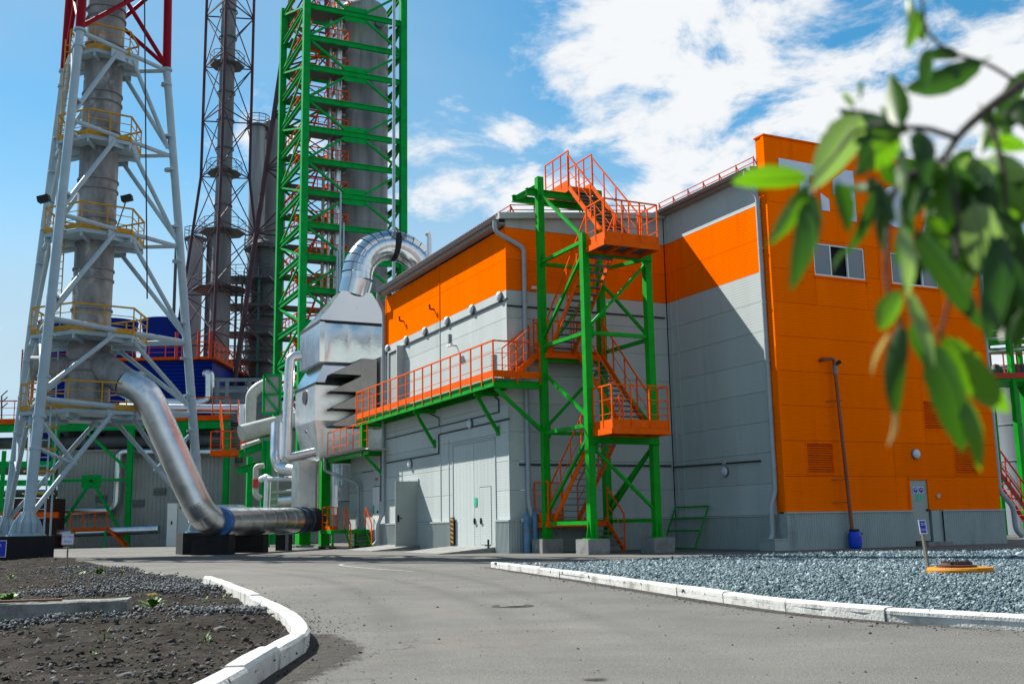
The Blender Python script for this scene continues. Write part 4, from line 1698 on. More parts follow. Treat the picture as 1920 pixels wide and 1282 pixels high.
for (P, z, du) in ((P2, 7.62, 0.25), (P3, 1.25, -0.22), (P2, 3.6, 0.28), (P1, 4.4, 0.2)):
    mb = MB()
    mb.ubox(P[0] + min(du, 0), P[0] + max(du, 0) + 0.05, P[1] - 0.012, P[1] + 0.012, z - 0.22, z + 0.22)
    build(mb, 'gusset', M['green'], ST)
# plates where braces meet the posts
for P, z in ((P1, 7.6), (P1, 4.4), (P1, 1.2), (P1, 10.86), (P2, 7.6), (P2, 4.4), (P2, 1.2), (P2, 10.8)):
    dv = -0.26 if P is P1 else 0.26
    mb = MB()
    mb.ubox(P[0] - 0.015, P[0] + 0.015, P[1] + min(dv, 0) - 0.04, P[1] + max(dv, 0) + 0.04, z - 0.2, z + 0.2)
    gp = build(mb, 'gusset', M['green'], ST)
    for k in (-1, 1):
        mb = MB()
        mb.disc(W(P[0] - 0.015, P[1] + dv, z + 0.1 * k), -U, 0.022, 0.03, 6)
        build(mb, 'bolt', M['tread'], gp)
# beams carrying the top landing and the stub ends towards the wall
member(ST, W(0.55, -0.85, 13.62), W(3.9, -0.85, 13.62), 0.18, 0.26, name='landing_beam', ib=True)
member(ST, W(0.45, 0.15, 13.62), W(3.9, 0.15, 13.62), 0.18, 0.26, name='landing_beam', ib=True)
member(ST, W(0.6, 0.15, 13.62), W(1.1, -0.8, 13.9), 0.14, 0.2, name='strut')


def landing(u0, u1, v0, v1, z, rails):
    fl = slab(ST, u0, u1, v0, v1, z, 0.05, M['tread'], 'landing_grating')
    for (a, b) in (((u0, v0), (u1, v0)), ((u1, v0), (u1, v1)), ((u1, v1), (u0, v1)), ((u0, v1), (u0, v0))):
        mb = MB()
        mb.beam(W(*a, z - 0.10), W(*b, z - 0.10), 0.06, 0.20)
        build(mb, 'landing_edge', M['orange'], ST)
    mb = MB()
    for t in (0.33, 0.66):
        mb.beam(W(u0 + (u1 - u0) * t, v0, z - 0.12), W(u0 + (u1 - u0) * t, v1, z - 0.12), 0.08, 0.12)
    build(mb, 'joist', M['orange'], ST)
    for r in rails:
        railing(ST, [W(a, b, z) for a, b in r], 1.45, M['orange'], 0.75, 0.28, 2, post_w=0.055, drop=0.15)


landing(1.18, 3.45, -5.6, -4.35, 4.15, [[(1.2, -4.35), (1.2, -5.58), (3.43, -5.58), (3.43, -4.35)]])
landing(1.12, 3.32, -5.6, -4.35, 10.6, [[(1.14, -4.35), (1.14, -5.58), (3.30, -5.58), (3.30, -4.35)]])
landing(1.15, 3.65, -1.2, -0.05, 7.35, [[(1.15, -0.07), (3.63, -0.07), (3.63, -1.2)]])
landing(2.4, 3.5, -0.9, 1.1, 14.05, [[(2.42, 1.05), (2.42, -0.9)], [(3.48, 1.05), (3.48, -0.9)]])
landing(1.0, 3.5, -1.25, -0.1, 1.12, [[(2.2, -0.12), (1.02, -0.12), (1.02, -1.2)]])
flight(ST, W(1.2, -1.2, 1.05), W(1.2, -4.35, 4.1), U, 1.05, 13, M['orange'], M['tread'])
flight(ST, W(2.42, -4.35, 4.1), W(2.42, -1.2, 7.3), U, 1.08, 14, M['orange'], M['tread'])
flight(ST, W(1.2, -1.2, 7.3), W(1.2, -4.35, 10.5), U, 1.05, 14, M['orange'], M['tread'])
flight(ST, W(2.38, -4.3, 10.55), W(2.38, -0.9, 14.0), U, 1.10, 15, M['orange'], M['tread'])
flight(ST, W(2.5, -2.4, 0.05), W(2.5, -1.2, 1.1), U, 0.95, 5, M['orange'], M['tread'])
for (u, a, za, b, zb) in ((1.16, -1.15, 1.2, -4.3, 4.15), (2.28, -1.15, 1.2, -4.3, 4.15), (2.42, -4.3, 4.2, -1.2, 7.4), (3.52, -4.3, 4.2, -1.2, 7.4), (1.16, -1.2, 7.4, -4.35, 10.6), (2.28, -1.2, 7.4, -4.35, 10.6), (2.38, -4.3, 10.7, -0.9, 14.1), (3.50, -4.3, 10.7, -0.9, 14.1), (3.48, -2.4, 0.1, -1.25, 1.1)):
    railing(ST, [W(u, a, za), W(u, b, zb)], 1.25, M['orange'], 1.15, 0, 1, size=0.045, post_w=0.05, drop=0.05)

# ---- walkway along the sunlit wall
WK = thing('wall_walkway', 'green bracketed walkway with orange railing along the sunlit side wall', 'walkway', W(-0.4, 7, 0))
mb = MB()
mb.ubox(-0.92, 0.05, -0.88, 15.45, 6.30, 6.35)
build(mb, 'walkway_deck', M['tread'], WK)
member(WK, W(-0.95, -0.9, 6.16), W(-0.95, 15.5, 6.16), 0.12, 0.28, name='edge_beam', ib=True)
member(WK, W(0.0, 0.1, 6.16), W(0.0, 15.5, 6.16), 0.10, 0.24, name='edge_beam', ib=True)
for i in range(18):
    v = -0.85 + i * 0.96
    member(WK, W(-0.90, v, 6.20), W(0.05, v, 6.20), 0.06, 0.12, name='cross_beam')
member(WK, W(-0.95, -0.88, 6.12), W(1.0, -0.88, 6.12), 0.14, 0.28, name='end_beam', ib=True)
for v in (1.0, 7.55, 14.4):
    member(WK, W(-0.90, v, 5.98), W(0.08, v, 5.98), 0.16, 0.14, name='bracket_arm')
    if v < 14:
        member(WK, W(-0.80, v, 5.92), W(0.06, v, 4.55), 0.12, 0.12, name='bracket_strut')
        mb = MB()
        mb.ubox(0.03, 0.09, v - 0.1, v + 0.1, 4.4, 4.75)
        build(mb, 'bracket_plate', M['green'], WK)
member(WK, W(-0.88, -0.85, 5.98), W(0.98, -0.88, 4.45), 0.13, 0.13, name='bracket_strut')
railing(WK, [W(-0.90, 15.45, 6.36), W(-0.98, 15.45, 6.36)], 1.36, M['orange'], 1, 0)
railing(WK, [W(-0.1, 15.45, 6.36), W(-0.98, 15.45, 6.36), W(-0.98, -0.92, 6.36), W(0.95, -0.92, 6.36)], 1.36, M['orange'], 1.0, 0.26, 2, post_w=0.06, size=0.05, drop=0.2)
# short steps from the walkway to the stair tower
flight(WK, W(-0.15, -0.75, 6.36), W(0.95, -0.75, 7.3), V, 0.7, 5, M['orange'], M['tread'])
for vv in (-0.75, -0.05):
    railing(WK, [W(-0.2, vv, 6.4), W(0.95, vv, 7.35)], 1.2, M['orange'], 0.6, 0, 2)

# ---- annex with the lower door, canopy and gutter
AN = thing('side_annex', 'low grey annex with a white door under the green canopy', 'building', W(2, 17.5, 0))
panels(AN, 'v', 0.30, [14.2, 20.6], [(0.9 + i * 1.0, 1.9 + i * 1.0, M['wall_grey']) for i in range(4)], [(15.55, 16.6, 0.9, 3.1)])
mb = MB()
mb.ubox(0.44, 5, 14.2, 20.6, 0, 4.8)
build(mb, 'annex_core', M['shed'], AN)
ribbed(AN, W(0.27, 20.6), W(0.27, 14.2), 0, 0.9, -U)
mb = MB()
mb.ubox(0.27, 0.4, 15.57, 16.58, 0.92, 3.06)
d2 = build(mb, 'door', M['white'], AN)
mb = MB()
mb.ubox(0.24, 0.27, 16.3, 16.48, 1.75, 2.15)
build(mb, 'notice', M['sign_green'], d2)
mb = MB()
mb.ubox(0.22, 0.27, 15.66, 15.78, 1.75, 1.85)
build(mb, 'handle', M['black'], d2)
mb = MB()
for k, (dv, mm) in enumerate(((0, 0), (0.16, 0), (0.32, 0))):
    mb.disc(W(0.30, 15.9 + dv, 3.45), -U, 0.075, 0.01, 14)
build(mb, 'warning_sticker', M['sign_red'], AN)
mb = MB()
mb.ubox(0.15, 0.30, 16.0, 16.3, 4.05, 4.3)
build(mb, 'door_lamp', M['lamp'], AN)
mb = MB()
mb.beam(W(0.27, 15.3, 4.6), W(0.27, 15.3, 2.3), 0.05)
mb.beam(W(0.27, 16.6, 3.9), W(0.27, 18.4, 3.9), 0.04)
build(mb, 'cable_conduit', M['cable'], AN)
CP_ = thing('canopy', 'green framed canopy with a pale gutter under the walkway end', 'canopy', W(-0.5, 17, 4.5))
member(CP_, W(-0.95, 13.6, 4.62), W(-0.95, 20.8, 4.62), 0.14, 0.22, name='canopy_beam', ib=True)
member(CP_, W(-1.0, 14.5, 4.62), W(0.3, 14.5, 4.62), 0.14, 0.24, name='canopy_arm', ib=True)
member(CP_, W(-1.0, 20.5, 4.62), W(0.3, 20.5, 4.62), 0.14, 0.24, name='canopy_arm', ib=True)
member(CP_, W(-0.8, 14.5, 4.5), W(0.1, 14.3, 3.5), 0.14, 0.14, name='canopy_strut')
member(CP_, W(-0.9, 14.5, 4.7), W(-0.9, 14.5, 6.0), 0.26, 0.26, name='hanger_post')
mb = MB()
mb.ubox(-1.0, 0.3, 13.6, 20.8, 4.76, 4.82)
build(mb, 'canopy_sheet', M['trim'], CP_)
gutter(CP_, W(-1.08, 13.5, 4.86), W(-1.08, 20.9, 4.86), 0.11, -U)
downpipe(CP_, [W(-1.08, 20.7, 4.78), W(-1.08, 20.7, 4.1), W(-0.05, 18.6, 3.4), W(0.1, 18.4, 3.2), W(0.1, 18.4, 1.0), W(-0.15, 18.6, 0.8)], 0.085)
railing(CP_, [W(-0.95, 20.6, 4.84), W(-0.95, 13.8, 4.84)], 1.3, M['orange'], 1.15, 0.0, 2, size=0.05)

# small entrance stair with orange rails
SS = thing('entrance_stair', 'small green entrance stair with orange railings by the annex door', 'stairs', W(-1.0, 17.8, 0))
slab(SS, -1.75, 0.2, 16.9, 18.9, 0.95, 0.06, M['tread'], 'landing_grating')
for (a, b) in (((-1.75, 16.9), (0.2, 16.9)), ((-1.75, 18.9), (0.2, 18.9)), ((-1.75, 16.9), (-1.75, 18.9))):
    mb = MB()
    mb.beam(W(*a, 0.86), W(*b, 0.86), 0.08, 0.18)
    build(mb, 'edge_beam', M['green'], SS)
for P in ((-1.7, 16.95), (-1.7, 18.85), (0.1, 16.95), (0.1, 18.85)):
    mb = MB()
    mb.beam(W(*P, 0.1), W(*P, 0.85), 0.1)
    build(mb, 'leg', M['green'], SS)
    mb = MB()
    mb.ubox(P[0] - 0.15, P[0] + 0.15, P[1] - 0.15, P[1] + 0.15, 0, 0.1)
    build(mb, 'footing', M['rust'], SS)
railing(SS, [W(-0.9, 18.85, 0.95), W(-1.7, 18.85, 0.95), W(-1.7, 16.95, 0.95)], 1.15, M['orange'], 0.9, 0.18, 2, post_w=0.06)
flight(SS, W(-1.1, 15.9, 0.05), W(-1.1, 16.9, 0.9), U, 1.1, 4, M['green'], M['green'])
for uu in (-1.1, 0.0):
    railing(SS, [W(uu, 15.9, 0.1), W(uu, 16.9, 0.95)], 1.1, M['orange'], 0.9, 0, 1, post_w=0.06)

# ramps before the doors
for (v0, v1, lb) in ((9.1, 13.4, 'low concrete ramp before the open door'), (1.25, 5.7, 'low concrete ramp before the tall gate')):
    mb = MB()
    mb.add([W(0.1, v0, 0), W(-2.2, v0 + 0.2, 0), W(-2.2, v1 - 0.2, 0), W(0.1, v1, 0), W(0.1, v0, 0.22), W(-2.2, v0 + 0.2, 0.03), W(-2.2, v1 - 0.2, 0.03), W(0.1, v1, 0.22)],
           [(0, 1, 2, 3), (7, 6, 5, 4), (0, 4, 5, 1), (1, 5, 6, 2), (2, 6, 7, 3), (3, 7, 4, 0)])
    tag(build(mb, 'door_ramp', M['concrete']), lb, 'ramp')
t = thing('gate_stop', 'black steel gate stop post at the end of the ramp', 'post', W(-0.25, 1.32, 0))
mb = MB()
mb.beam(W(-0.25, 1.32, 0), W(-0.25, 1.32, 0.5), 0.06)
build(mb, 'post', M['black'], t)
mb = MB()
mb.beam(W(-0.25, 1.15, 0.28), W(-0.25, 1.6, 0.28), 0.05)
build(mb, 'cross_bar', M['black'], t)

# gas cylinders
for (x, lb) in ((989, 'blue gas cylinder beside the corner plinth, the left one of two'), (1004, 'blue gas cylinder beside the stair tower footing, the right one of two')):
    p = onV(x, 1036, -0.35)
    p.z = 0
    t = thing('gas_cylinder', lb, 'gas cylinder', p, 'gas cylinders at the hall corner')
    mb = MB()
    mb.lathe(p, [(0, 0.01), (0.12, 0), (0.128, 0.03), (0.128, 1.22), (0.118, 1.32), (0.085, 1.41), (0.05, 1.45), (0.045, 1.47)], 18)
    build(mb, 'cylinder_body', M['blue_cyl'], t)
    mb = MB()
    mb.lathe(p, [(0.045, 1.46), (0.045, 1.53), (0.022, 1.54), (0.022, 1.63), (0.0, 1.635)], 12)
    mb.beam(p + Z * 1.58 - U * 0.05, p + Z * 1.58 + U * 0.05, 0.03)
    build(mb, 'valve', M['lampbody'], t)
    mb = MB()
    mb.lathe(p, [(0.13, 0.78), (0.134, 0.80), (0.134, 0.83), (0.13, 0.85)], 18)
    build(mb, 'band', M['lampbody'], t)

# green frame leaning on the shaded wall
t = thing('leaning_frame', 'green steel frame leaning on the plinth of the shaded side wall', 'frame', W(6.9, -1.1, 0))
A_, B_ = W(6.75, 0.1, 0.03), W(6.75, -2.1, 0.03)
C_, D_ = W(7.28, -0.15, 1.6), W(7.28, -2.35, 1.6)
for (p, q) in ((A_, C_), (B_, D_), (C_, D_), (A_, B_), (A_.lerp(C_, 0.42), B_.lerp(D_, 0.42)), (A_.lerp(C_, 0.72), B_.lerp(D_, 0.72))):
    mb = MB()
    mb.beam(p, q, 0.06)
    build(mb, 'frame_bar', M['green'], t)

# ------------------------------------------------------------------ filter unit and ducts beyond the annex
FVv = 21.0
FU = thing('filter_unit', 'shiny metal filter housing on green legs behind the hall', 'filter housing', W(0.3, 22.5, 0))


def fp(x, y, v=FVv):
    a, b, c = UV(onV(x, y, v))
    return a, c


def frus(name, m, b, t, v0, v1, parent=FU, tv0=None, tv1=None):
    """b,t = (u0,u1,z); box or tapering hopper between two depths"""
    tv0 = v0 if tv0 is None else tv0
    tv1 = v1 if tv1 is None else tv1
    mb = MB()
    mb.hexa([W(b[0], v0, b[2]), W(b[1], v0, b[2]), W(b[1], v1, b[2]), W(b[0], v1, b[2])], [W(t[0], tv0, t[2]), W(t[1], tv0, t[2]), W(t[1], tv1, t[2]), W(t[0], tv1, t[2])])
    return build(mb, name, m, parent)


uL, zT = fp(600, 604)
_, zB = fp(600, 677)
uR = uL + 4.3
Dp = 4.3
uA, zA = fp(650, 541)
uB, _ = fp(703, 541)
frus('hood', M['sheet'], (uL + 0.05, uR - 0.1, zT + 0.16), (uA - 0.1, uB, zA), FVv + 0.05, FVv + Dp, tv0=FVv + 0.6, tv1=FVv + 2.2)
mb = MB()
mb.obox(W((uL + uR) / 2, FVv + Dp / 2, zT + 0.07), U * ((uR - uL) / 2 + 0.02), V * (Dp / 2 + 0.02), Z * 0.085)
build(mb, 'black_joint', M['black'], FU)
# quilted foil box made of pillows
mb = MB()
nq = 3
for i in range(nq):
    a0, a1 = uL + 0.25 + (uR - uL - 0.25) * i / nq, uL + 0.25 + (uR - uL - 0.25) * (i + 1) / nq
    n = 9
    vs_, fs = [], []
    for k in range(n):
        for j in range(n):
            x, z = j / (n - 1), k / (n - 1)
            bul = 0.06 * (math.sin(math.pi * x) * math.sin(math.pi * z)) ** 0.6 + 0.012 * math.sin(7 * x + 3 * i) * math.sin(5 * z + i)
            if j in (0, n - 1) or k in (0, n - 1):
                bul = 0
            vs_.append(W(a0 + (a1 - a0) * x, FVv - bul - 0.002, zB + (zT - zB) * z))
    for k in range(n - 1):
        for j in range(n - 1):
            fs.append((k * n + j, k * n + j + 1, (k + 1) * n + j + 1, (k + 1) * n + j))
    mb.add(vs_, fs, True)
build(mb, 'quilted_lagging', M['foil'], FU)
frus('filter_box', M['foil'], (uL, uR, zB), (uL, uR, zT - 0.02), FVv, FVv + Dp)
mb = MB()
mb.obox(W(uL + 0.12, FVv - 0.03, (zT + zB) / 2), U * 0.14, V * 0.04, Z * ((zT - zB) / 2 + 0.03))
build(mb, 'corner_flashing', M['sheet'], FU)
u1, z1 = fp(579, 716)
u1 = uL - 0.25
frus('hopper_neck', M['sheet'], (u1, uR - 0.1, z1), (uL + 0.35, uR - 0.2, zB), FVv - 0.1, FVv + Dp + 0.1, tv0=FVv + 0.25, tv1=FVv + Dp - 0.25)
mb = MB()
mb.obox(W((u1 + uR) / 2, FVv + Dp / 2, z1 - 0.06), U * ((uR - u1) / 2 - 0.02), V * (Dp / 2 + 0.14), Z * 0.06)
build(mb, 'black_joint', M['black'], FU)
_, z2 = fp(575, 787)
frus('lower_box', M['galv'], (u1 + 0.05, uR - 0.1, z2), (u1 + 0.05, uR - 0.1, z1 - 0.12), FVv, FVv + Dp)
uq, z3 = fp(603, 862)
frus('hopper', M['galv'], (uq, uR - 0.2, z3), (u1 + 0.05, uR - 0.1, z2 - 0.002), FVv + 0.4, FVv + Dp - 0.4, tv0=FVv, tv1=FVv + Dp)
# round fan openings on the left face
for (zz, tilt) in (((z1 + z2) / 2 + 0.45, 0), ((z2 + z3) / 2 + 0.35, 0.45)):
    c = W(u1 + 0.04 + tilt * 0.62, FVv + Dp / 2, zz)
    nn = (-U - Z * tilt).normalized()
    mb = MB()
    mb.disc(c, nn, 0.42, 0.06, 22)
    f_ = build(mb, 'fan_ring', M['lampbody'], FU)
    mb = MB()
    mb.disc(c + nn * 0.055, nn, 0.34, 0.02, 22)
    build(mb, 'fan_opening', M['black'], f_)
# awnings on the intake duct
uI, _ = fp(677, 700, FVv - 1.2)
mb = MB()
zt_ = fp(680, 672, FVv - 1.2)[1]
zb_ = fp(680, 800, FVv - 1.2)[1]
mb.ubox(uI, uI + 0.9, FVv - 1.2, FVv + 0.2, zb_, zt_)
build(mb, 'intake_duct', M['duct_dark'], FU)
mb = MB()
mb.ubox(uI + 1.1, uI + 1.5, FVv - 1.25, FVv + 0.2, zb_, zt_ + 0.15)
build(mb, 'intake_duct', M['duct_dark'], FU)
hh_ = (zt_ - zb_) / 4
for i in range(4):
    z_ = zb_ + hh_ * i
    mb = MB()
    v0, v1 = FVv - 1.2, FVv + 0.8
    pr = 1.55
    # sloping top sheet, two side cheeks and a black plate for the shade in the throat
    mb.prism([W(uI, v0, z_ + hh_ * 0.92), W(uI - pr, v0, z_ + 0.10), W(uI - pr, v0, z_ + 0.06), W(uI, v0, z_ + hh_ * 0.86)], V * (v1 - v0))
    mb.prism([W(uI, v0 + 0.01, z_ + hh_ * 0.88), W(uI - pr, v0 + 0.01, z_ + 0.08), W(uI - pr, v0 + 0.01, z_ + 0.02), W(uI, v0 + 0.01, z_ + 0.02)], V * 0.02)
    aw = build(mb, 'awning', M['duct_dark'], FU)
    mb = MB()
    mb.ubox(uI - pr + 0.02, uI - 0.01, v0 + 0.04, v1 - 0.02, z_ + 0.005, z_ + 0.018)
    build(mb, 'awning_shade_plate', M['black'], aw)  # black plate stands in for the shade inside the open hood
# legs
for (uu, vv) in ((uq + 0.25, FVv + 0.2), (uR - 0.4, FVv + 0.2), (uq + 0.25, FVv + Dp - 0.3), (uR - 0.4, FVv + Dp - 0.3)):
    member(FU, W(uu, vv, 0.1), W(uu, vv, z3 - 0.05), 0.48, 0.48, name='leg')
    mb = MB()
    mb.ubox(uu - 0.45, uu + 0.45, vv - 0.45, vv + 0.45, 0, 0.12)
    build(mb, 'footing', M['concrete'], FU)

# U-bend duct from the hood into the hall roof
UD = thing('return_duct', 'bright metal U-bend duct arching from the filter hood into the hall roof', 'duct', W(2, FVv + 1.2, zA))
vU = FVv + 1.2
cx, cz = fp(735, 526, vU)
rL = cx - (fp(642, 480, vU)[0] + fp(697, 480, vU)[0]) / 2
rt_ = (fp(697, 480, vU)[0] - fp(642, 480, vU)[0]) / 2
ua = (uA - 0.1 + uB) / 2
seg = 17
prev = None
path_u = [W(cx - rL * math.cos(t), vU, cz + rL * math.sin(t)) for t in np.linspace(-0.10, math.pi * 1.0, seg + 1)]
for i in range(seg):
    a, b = path_u[i], path_u[i + 1]
    d = (b - a).normalized()
    mb = MB()
    th0 = -0.10 + i * (math.pi * 1.0 + 0.10) / seg
    pts = [W(cx - rL * math.cos(t), vU, cz + rL * math.sin(t)) for t in np.linspace(th0, th0 + (math.pi + 0.10) / seg, 3)]
    mb.sweep(pts, rt_, 28, False, [rt_ * 1.012, rt_, rt_])
    build(mb, 'elbow_segment', M['sheet'], UD)
mb = MB()
mb.sweep([W(cx - rL + 0.01, vU, cz - rL * 0.06), W(ua, vU + 0.1, zA - 0.1)], rt_, 28, False, [rt_ * 1.01, rt_ * 0.98])
build(mb, 'straight_duct', M['sheet'], UD)
mb = MB()
mb.sweep([W(cx + rL, vU, cz), W(cx + rL + 0.3, vU - 1.0, cz - 3.5)], rt_, 24, False)
build(mb, 'straight_duct', M['sheet'], UD)
mb = MB()
tt = 1.62
for k in (-0.06, 0.0, 0.06):
    t0 = tt + k
    pts = [W(cx - rL * math.cos(t), vU, cz + rL * math.sin(t)) for t in (t0 - 0.025, t0 + 0.025)]
    mb.sweep(pts, rt_ * (1.07 if k == 0 else 1.05), 26)
build(mb, 'expansion_bellows', M['black'], UD)
for k in (-1, 1):
    mb = MB()
    c = W(cx - rL * math.cos(tt), vU - rt_ * 1.0, cz + rL * math.sin(tt) + 0.35)
    mb.ubox(0, 0.01, 0, 0.01, 0, 0.01) if False else mb.obox(c + U * 0.28 * k, U * 0.10, V * 0.04, Z * 0.16)
    build(mb, 'duct_lug', M['lampbody'], UD)
# slim flues and mast beside it
for (x, y0, y1, v, r, lb) in ((1164 * 0.6298 + 0, 0, 640, 24, 0.10, 'tall pale slim vent mast rising behind the U-bend duct'),):
    x = 733
    p0, p1 = onV(738, 590, 24.5), onV(729, -30, 24.5)
    p0 = Vector((p0.x, p0.y, 12.5))
    p1 = Vector((p0.x, p0.y, p1.z))
    mb = MB()
    mb.tube(p0, p1, 0.10, 10)
    o = build(mb, 'vent_mast', M['tower_grey'])
    tag(o, lb, 'mast')
p0 = onV(805, 475, 12.0)
mb = MB()
mb.sweep(fillet([Vector((p0.x, p0.y, 13.2)), p0 + Z * 0.9, p0 + Z * 1.05 - U * 0.12], 0.1), 0.14, 12)
tag(build(mb, 'roof_flue', M['galv']), 'short metal roof flue rising above the hall gutter', 'flue')

# green-legged box and tall pipes left of the filter unit
def pipe(name, pts, r, m, label, cat='pipe', bend=0.5, bands=0, n=14):
    pts = [Vector(p) for p in pts]
    t = thing(name, label, cat, pts[0])
    mb = MB()
    mb.sweep(fillet(pts, bend, 6), r, n)
    build(mb, 'pipe_run', m, t)
    if bands:
        for a, b in zip(pts[:-1], pts[1:]):
            k = max(1, int((b - a).length / bands))
            for i in range(1, k):
                c = a.lerp(b, i / k)
                d = (b - a).normalized()
                mb = MB()
                mb.tube(c - d * 0.03, c + d * 0.03, r * 1.04, n)
                build(mb, 'clamp_band', M['galv'], t)
    return t


pipe('riser_pipe', [onV(563, 667, 20.5), onV(545, 669, 20.5), onV(543, 690, 20.5), onV(537, 845, 20.5), onV(536, 860, 20.5), onV(590, 848, 20.5)], 0.26, M['galv'], 'grey metal riser pipe standing beside the filter housing', bend=0.4, bands=2.0)
mb = MB()
p = onV(561, 848, 20.4)
CB = thing('control_cabinet', 'dull grey duct box below the filter hopper beside the green leg', 'cabinet', gnd(570, 1020))
a0, c0 = fp(547, 862, 20.3)
a1, c1 = fp(591, 952, 20.3)
mb = MB()
mb.ubox(a0 + 0.4, a1, 20.3, 21.8, c1, c0)
build(mb, 'cabinet_body', M['galv'], CB)
mb = MB()
mb.ubox(a0 + 0.55, a1 - 0.2, 20.6, 21.5, 0.2, c1)
build(mb, 'cabinet_leg', M['green'], CB)

# big silver duct from the stack down to the fan
DV = 24.5
BD = thing('flue_duct', 'large silver flue duct sloping from the stack to the ground and along it', 'duct', gnd(470, 1022))
yd = 60.0
pA = atY(238, 718, 45.2)
pB = atY(268, 745, 45.0)
pC = atY(383, 978, 45.6)
pD = atY(405, 978, 46.2)
pE = atY(553, 975, 54.5)
r_ = 0.62
path = fillet([pA, pB + Vector((0.15, 0.0, 0.2)), pC, pE], 1.0, 7)
full = [Vector(p) for p in path]
# cut into sheet-metal lengths
lens = [0]
for a, b in zip(full[:-1], full[1:]):
    lens.append(lens[-1] + (b - a).length)


def along(s):
    for i in range(len(full) - 1):
        if lens[i + 1] >= s:
            return full[i].lerp(full[i + 1], (s - lens[i]) / max(lens[i + 1] - lens[i], 1e-6))
    return full[-1]


s = 0.0
while s < lens[-1] - 0.05:
    near_b = any(abs(s - lens[k]) < 0.7 for k in list(range(1, 9)) + list(range(9, 17)) if k < len(lens))
    e = min(s + (0.42 if near_b else 1.25), lens[-1])
    mb = MB()
    ov = 0.16 if near_b else 0.01
    mb.sweep([along(max(s - ov, 0)), along((s + e) / 2), along(min(e + ov, lens[-1]))], r_, 30, False, [r_ * 1.008, r_, r_ * 0.996])
    build(mb, 'duct_section', M['galv'], BD)
    s = e
s = 0.9
while s < lens[-1] - 0.3:
    d_s = (along(s + 0.05) - along(s - 0.05)).normalized()
    mb = MB()
    mb.sweep([along(s) - d_s * 0.025, along(s) + d_s * 0.025], r_ * 1.018, 30, True)
    build(mb, 'seam_band', M['galv'], BD)
    s += 1.15
mb = MB()
dE = (pE - pD).normalized()
mb.sweep([pD + dE * 0.15, pD + dE * 0.5], r_ * 1.02, 30)
build(mb, 'blue_band', mat('blue paint band', (0.02, 0.12, 0.35), 0.4), BD)
mb = MB()
mb.sweep([pE, pE + dE * 0.25], r_ * 1.08, 30)
mb.sweep([pE + dE * 0.25, pE + dE * 1.0], r_ * 0.95, 30)
mb.sweep([pE + dE * 1.0, pE + dE * 1.2], r_ * 1.08, 30)
build(mb, 'expansion_joint', mat('sooty blue joint', (0.03, 0.06, 0.10), 0.5, 0.3, var=0.4, scale=2), BD)
mb = MB()
c = pE + dE * 1.2
mb.sweep([c, c + dE * 1.5], r_ * 1.0, 24)
fan = build(mb, 'fan_casing', M['bitumen'], BD)
mb = MB()
mb.disc(pE + dE * 0.6 - Vector((0.2, 0.58, 0)), Vector((-0.3, -1, 0)), 0.22, 0.1)
build(mb, 'inspection_hatch', M['sign_blue'], BD)
for (x, w_) in ((400, 0.8), (470, 0.7), (532, 0.3)):
    p = gnd(x, 1024)
    c = atY(x, 1001, 45.8 + max(x - 385, 0) * 0.052)
    mb = MB()
    mb.box((c.x - w_, c.y - 0.45, 0), (c.x + w_, c.y + 0.6, max(c.z - 0.02, 0.5)))
    build(mb, 'duct_pier', M['bitumen'], BD)
for k in (0, 1):
    p = atY(478 + k * 60, 1015, 50 + k * 3)
    mb = MB()
    mb.tube((p.x, p.y, 0), (p.x, p.y, 1.0), 0.08, 8)
    build(mb, 'duct_prop', M['lampbody'], BD)

# ------------------------------------------------------------------ tall green tower with a vessel
GC = atY(566, 600, 75)
gu0, gv0, _ = UV(GC)
gu1 = UV(onV(756, 430, gv0))[0]
gv1 = UV(onU(527, 300, gu0))[1]
GT = thing('green_process_tower', 'tall green steel tower caging a grey vessel and orange stairs', 'tower', W((gu0 + gu1) / 2, (gv0 + gv1) / 2, 0))
z_top = onV(576, -60, gv0).z
ylev = [-48, 10.5, 69, 125, 184, 240, 299, 358.6, 420, 480, 542, 604, 664, 724, 784]
zl = []
for y in ylev:
    xx = 576 - 0.016 * max(y, 0)
    zl.append(onV(xx, y, gv0).z)
cols_g = [(gu0, gv0), (gu1, gv0), (gu1, gv1), (gu0, gv1)]
for (a, b) in cols_g:
    mb = MB()
    mb.ibeam(W(a, b, 0), W(a, b, z_top), 0.5, 0.5, 0.06, up=U)
    mb.beam(W(a, b - 0.22, 0), W(a, b - 0.22, z_top), 0.46, 0.05, up=V)
    build(mb, 'column', M['green2'], GT)
um = (gu0 + gu1) / 2
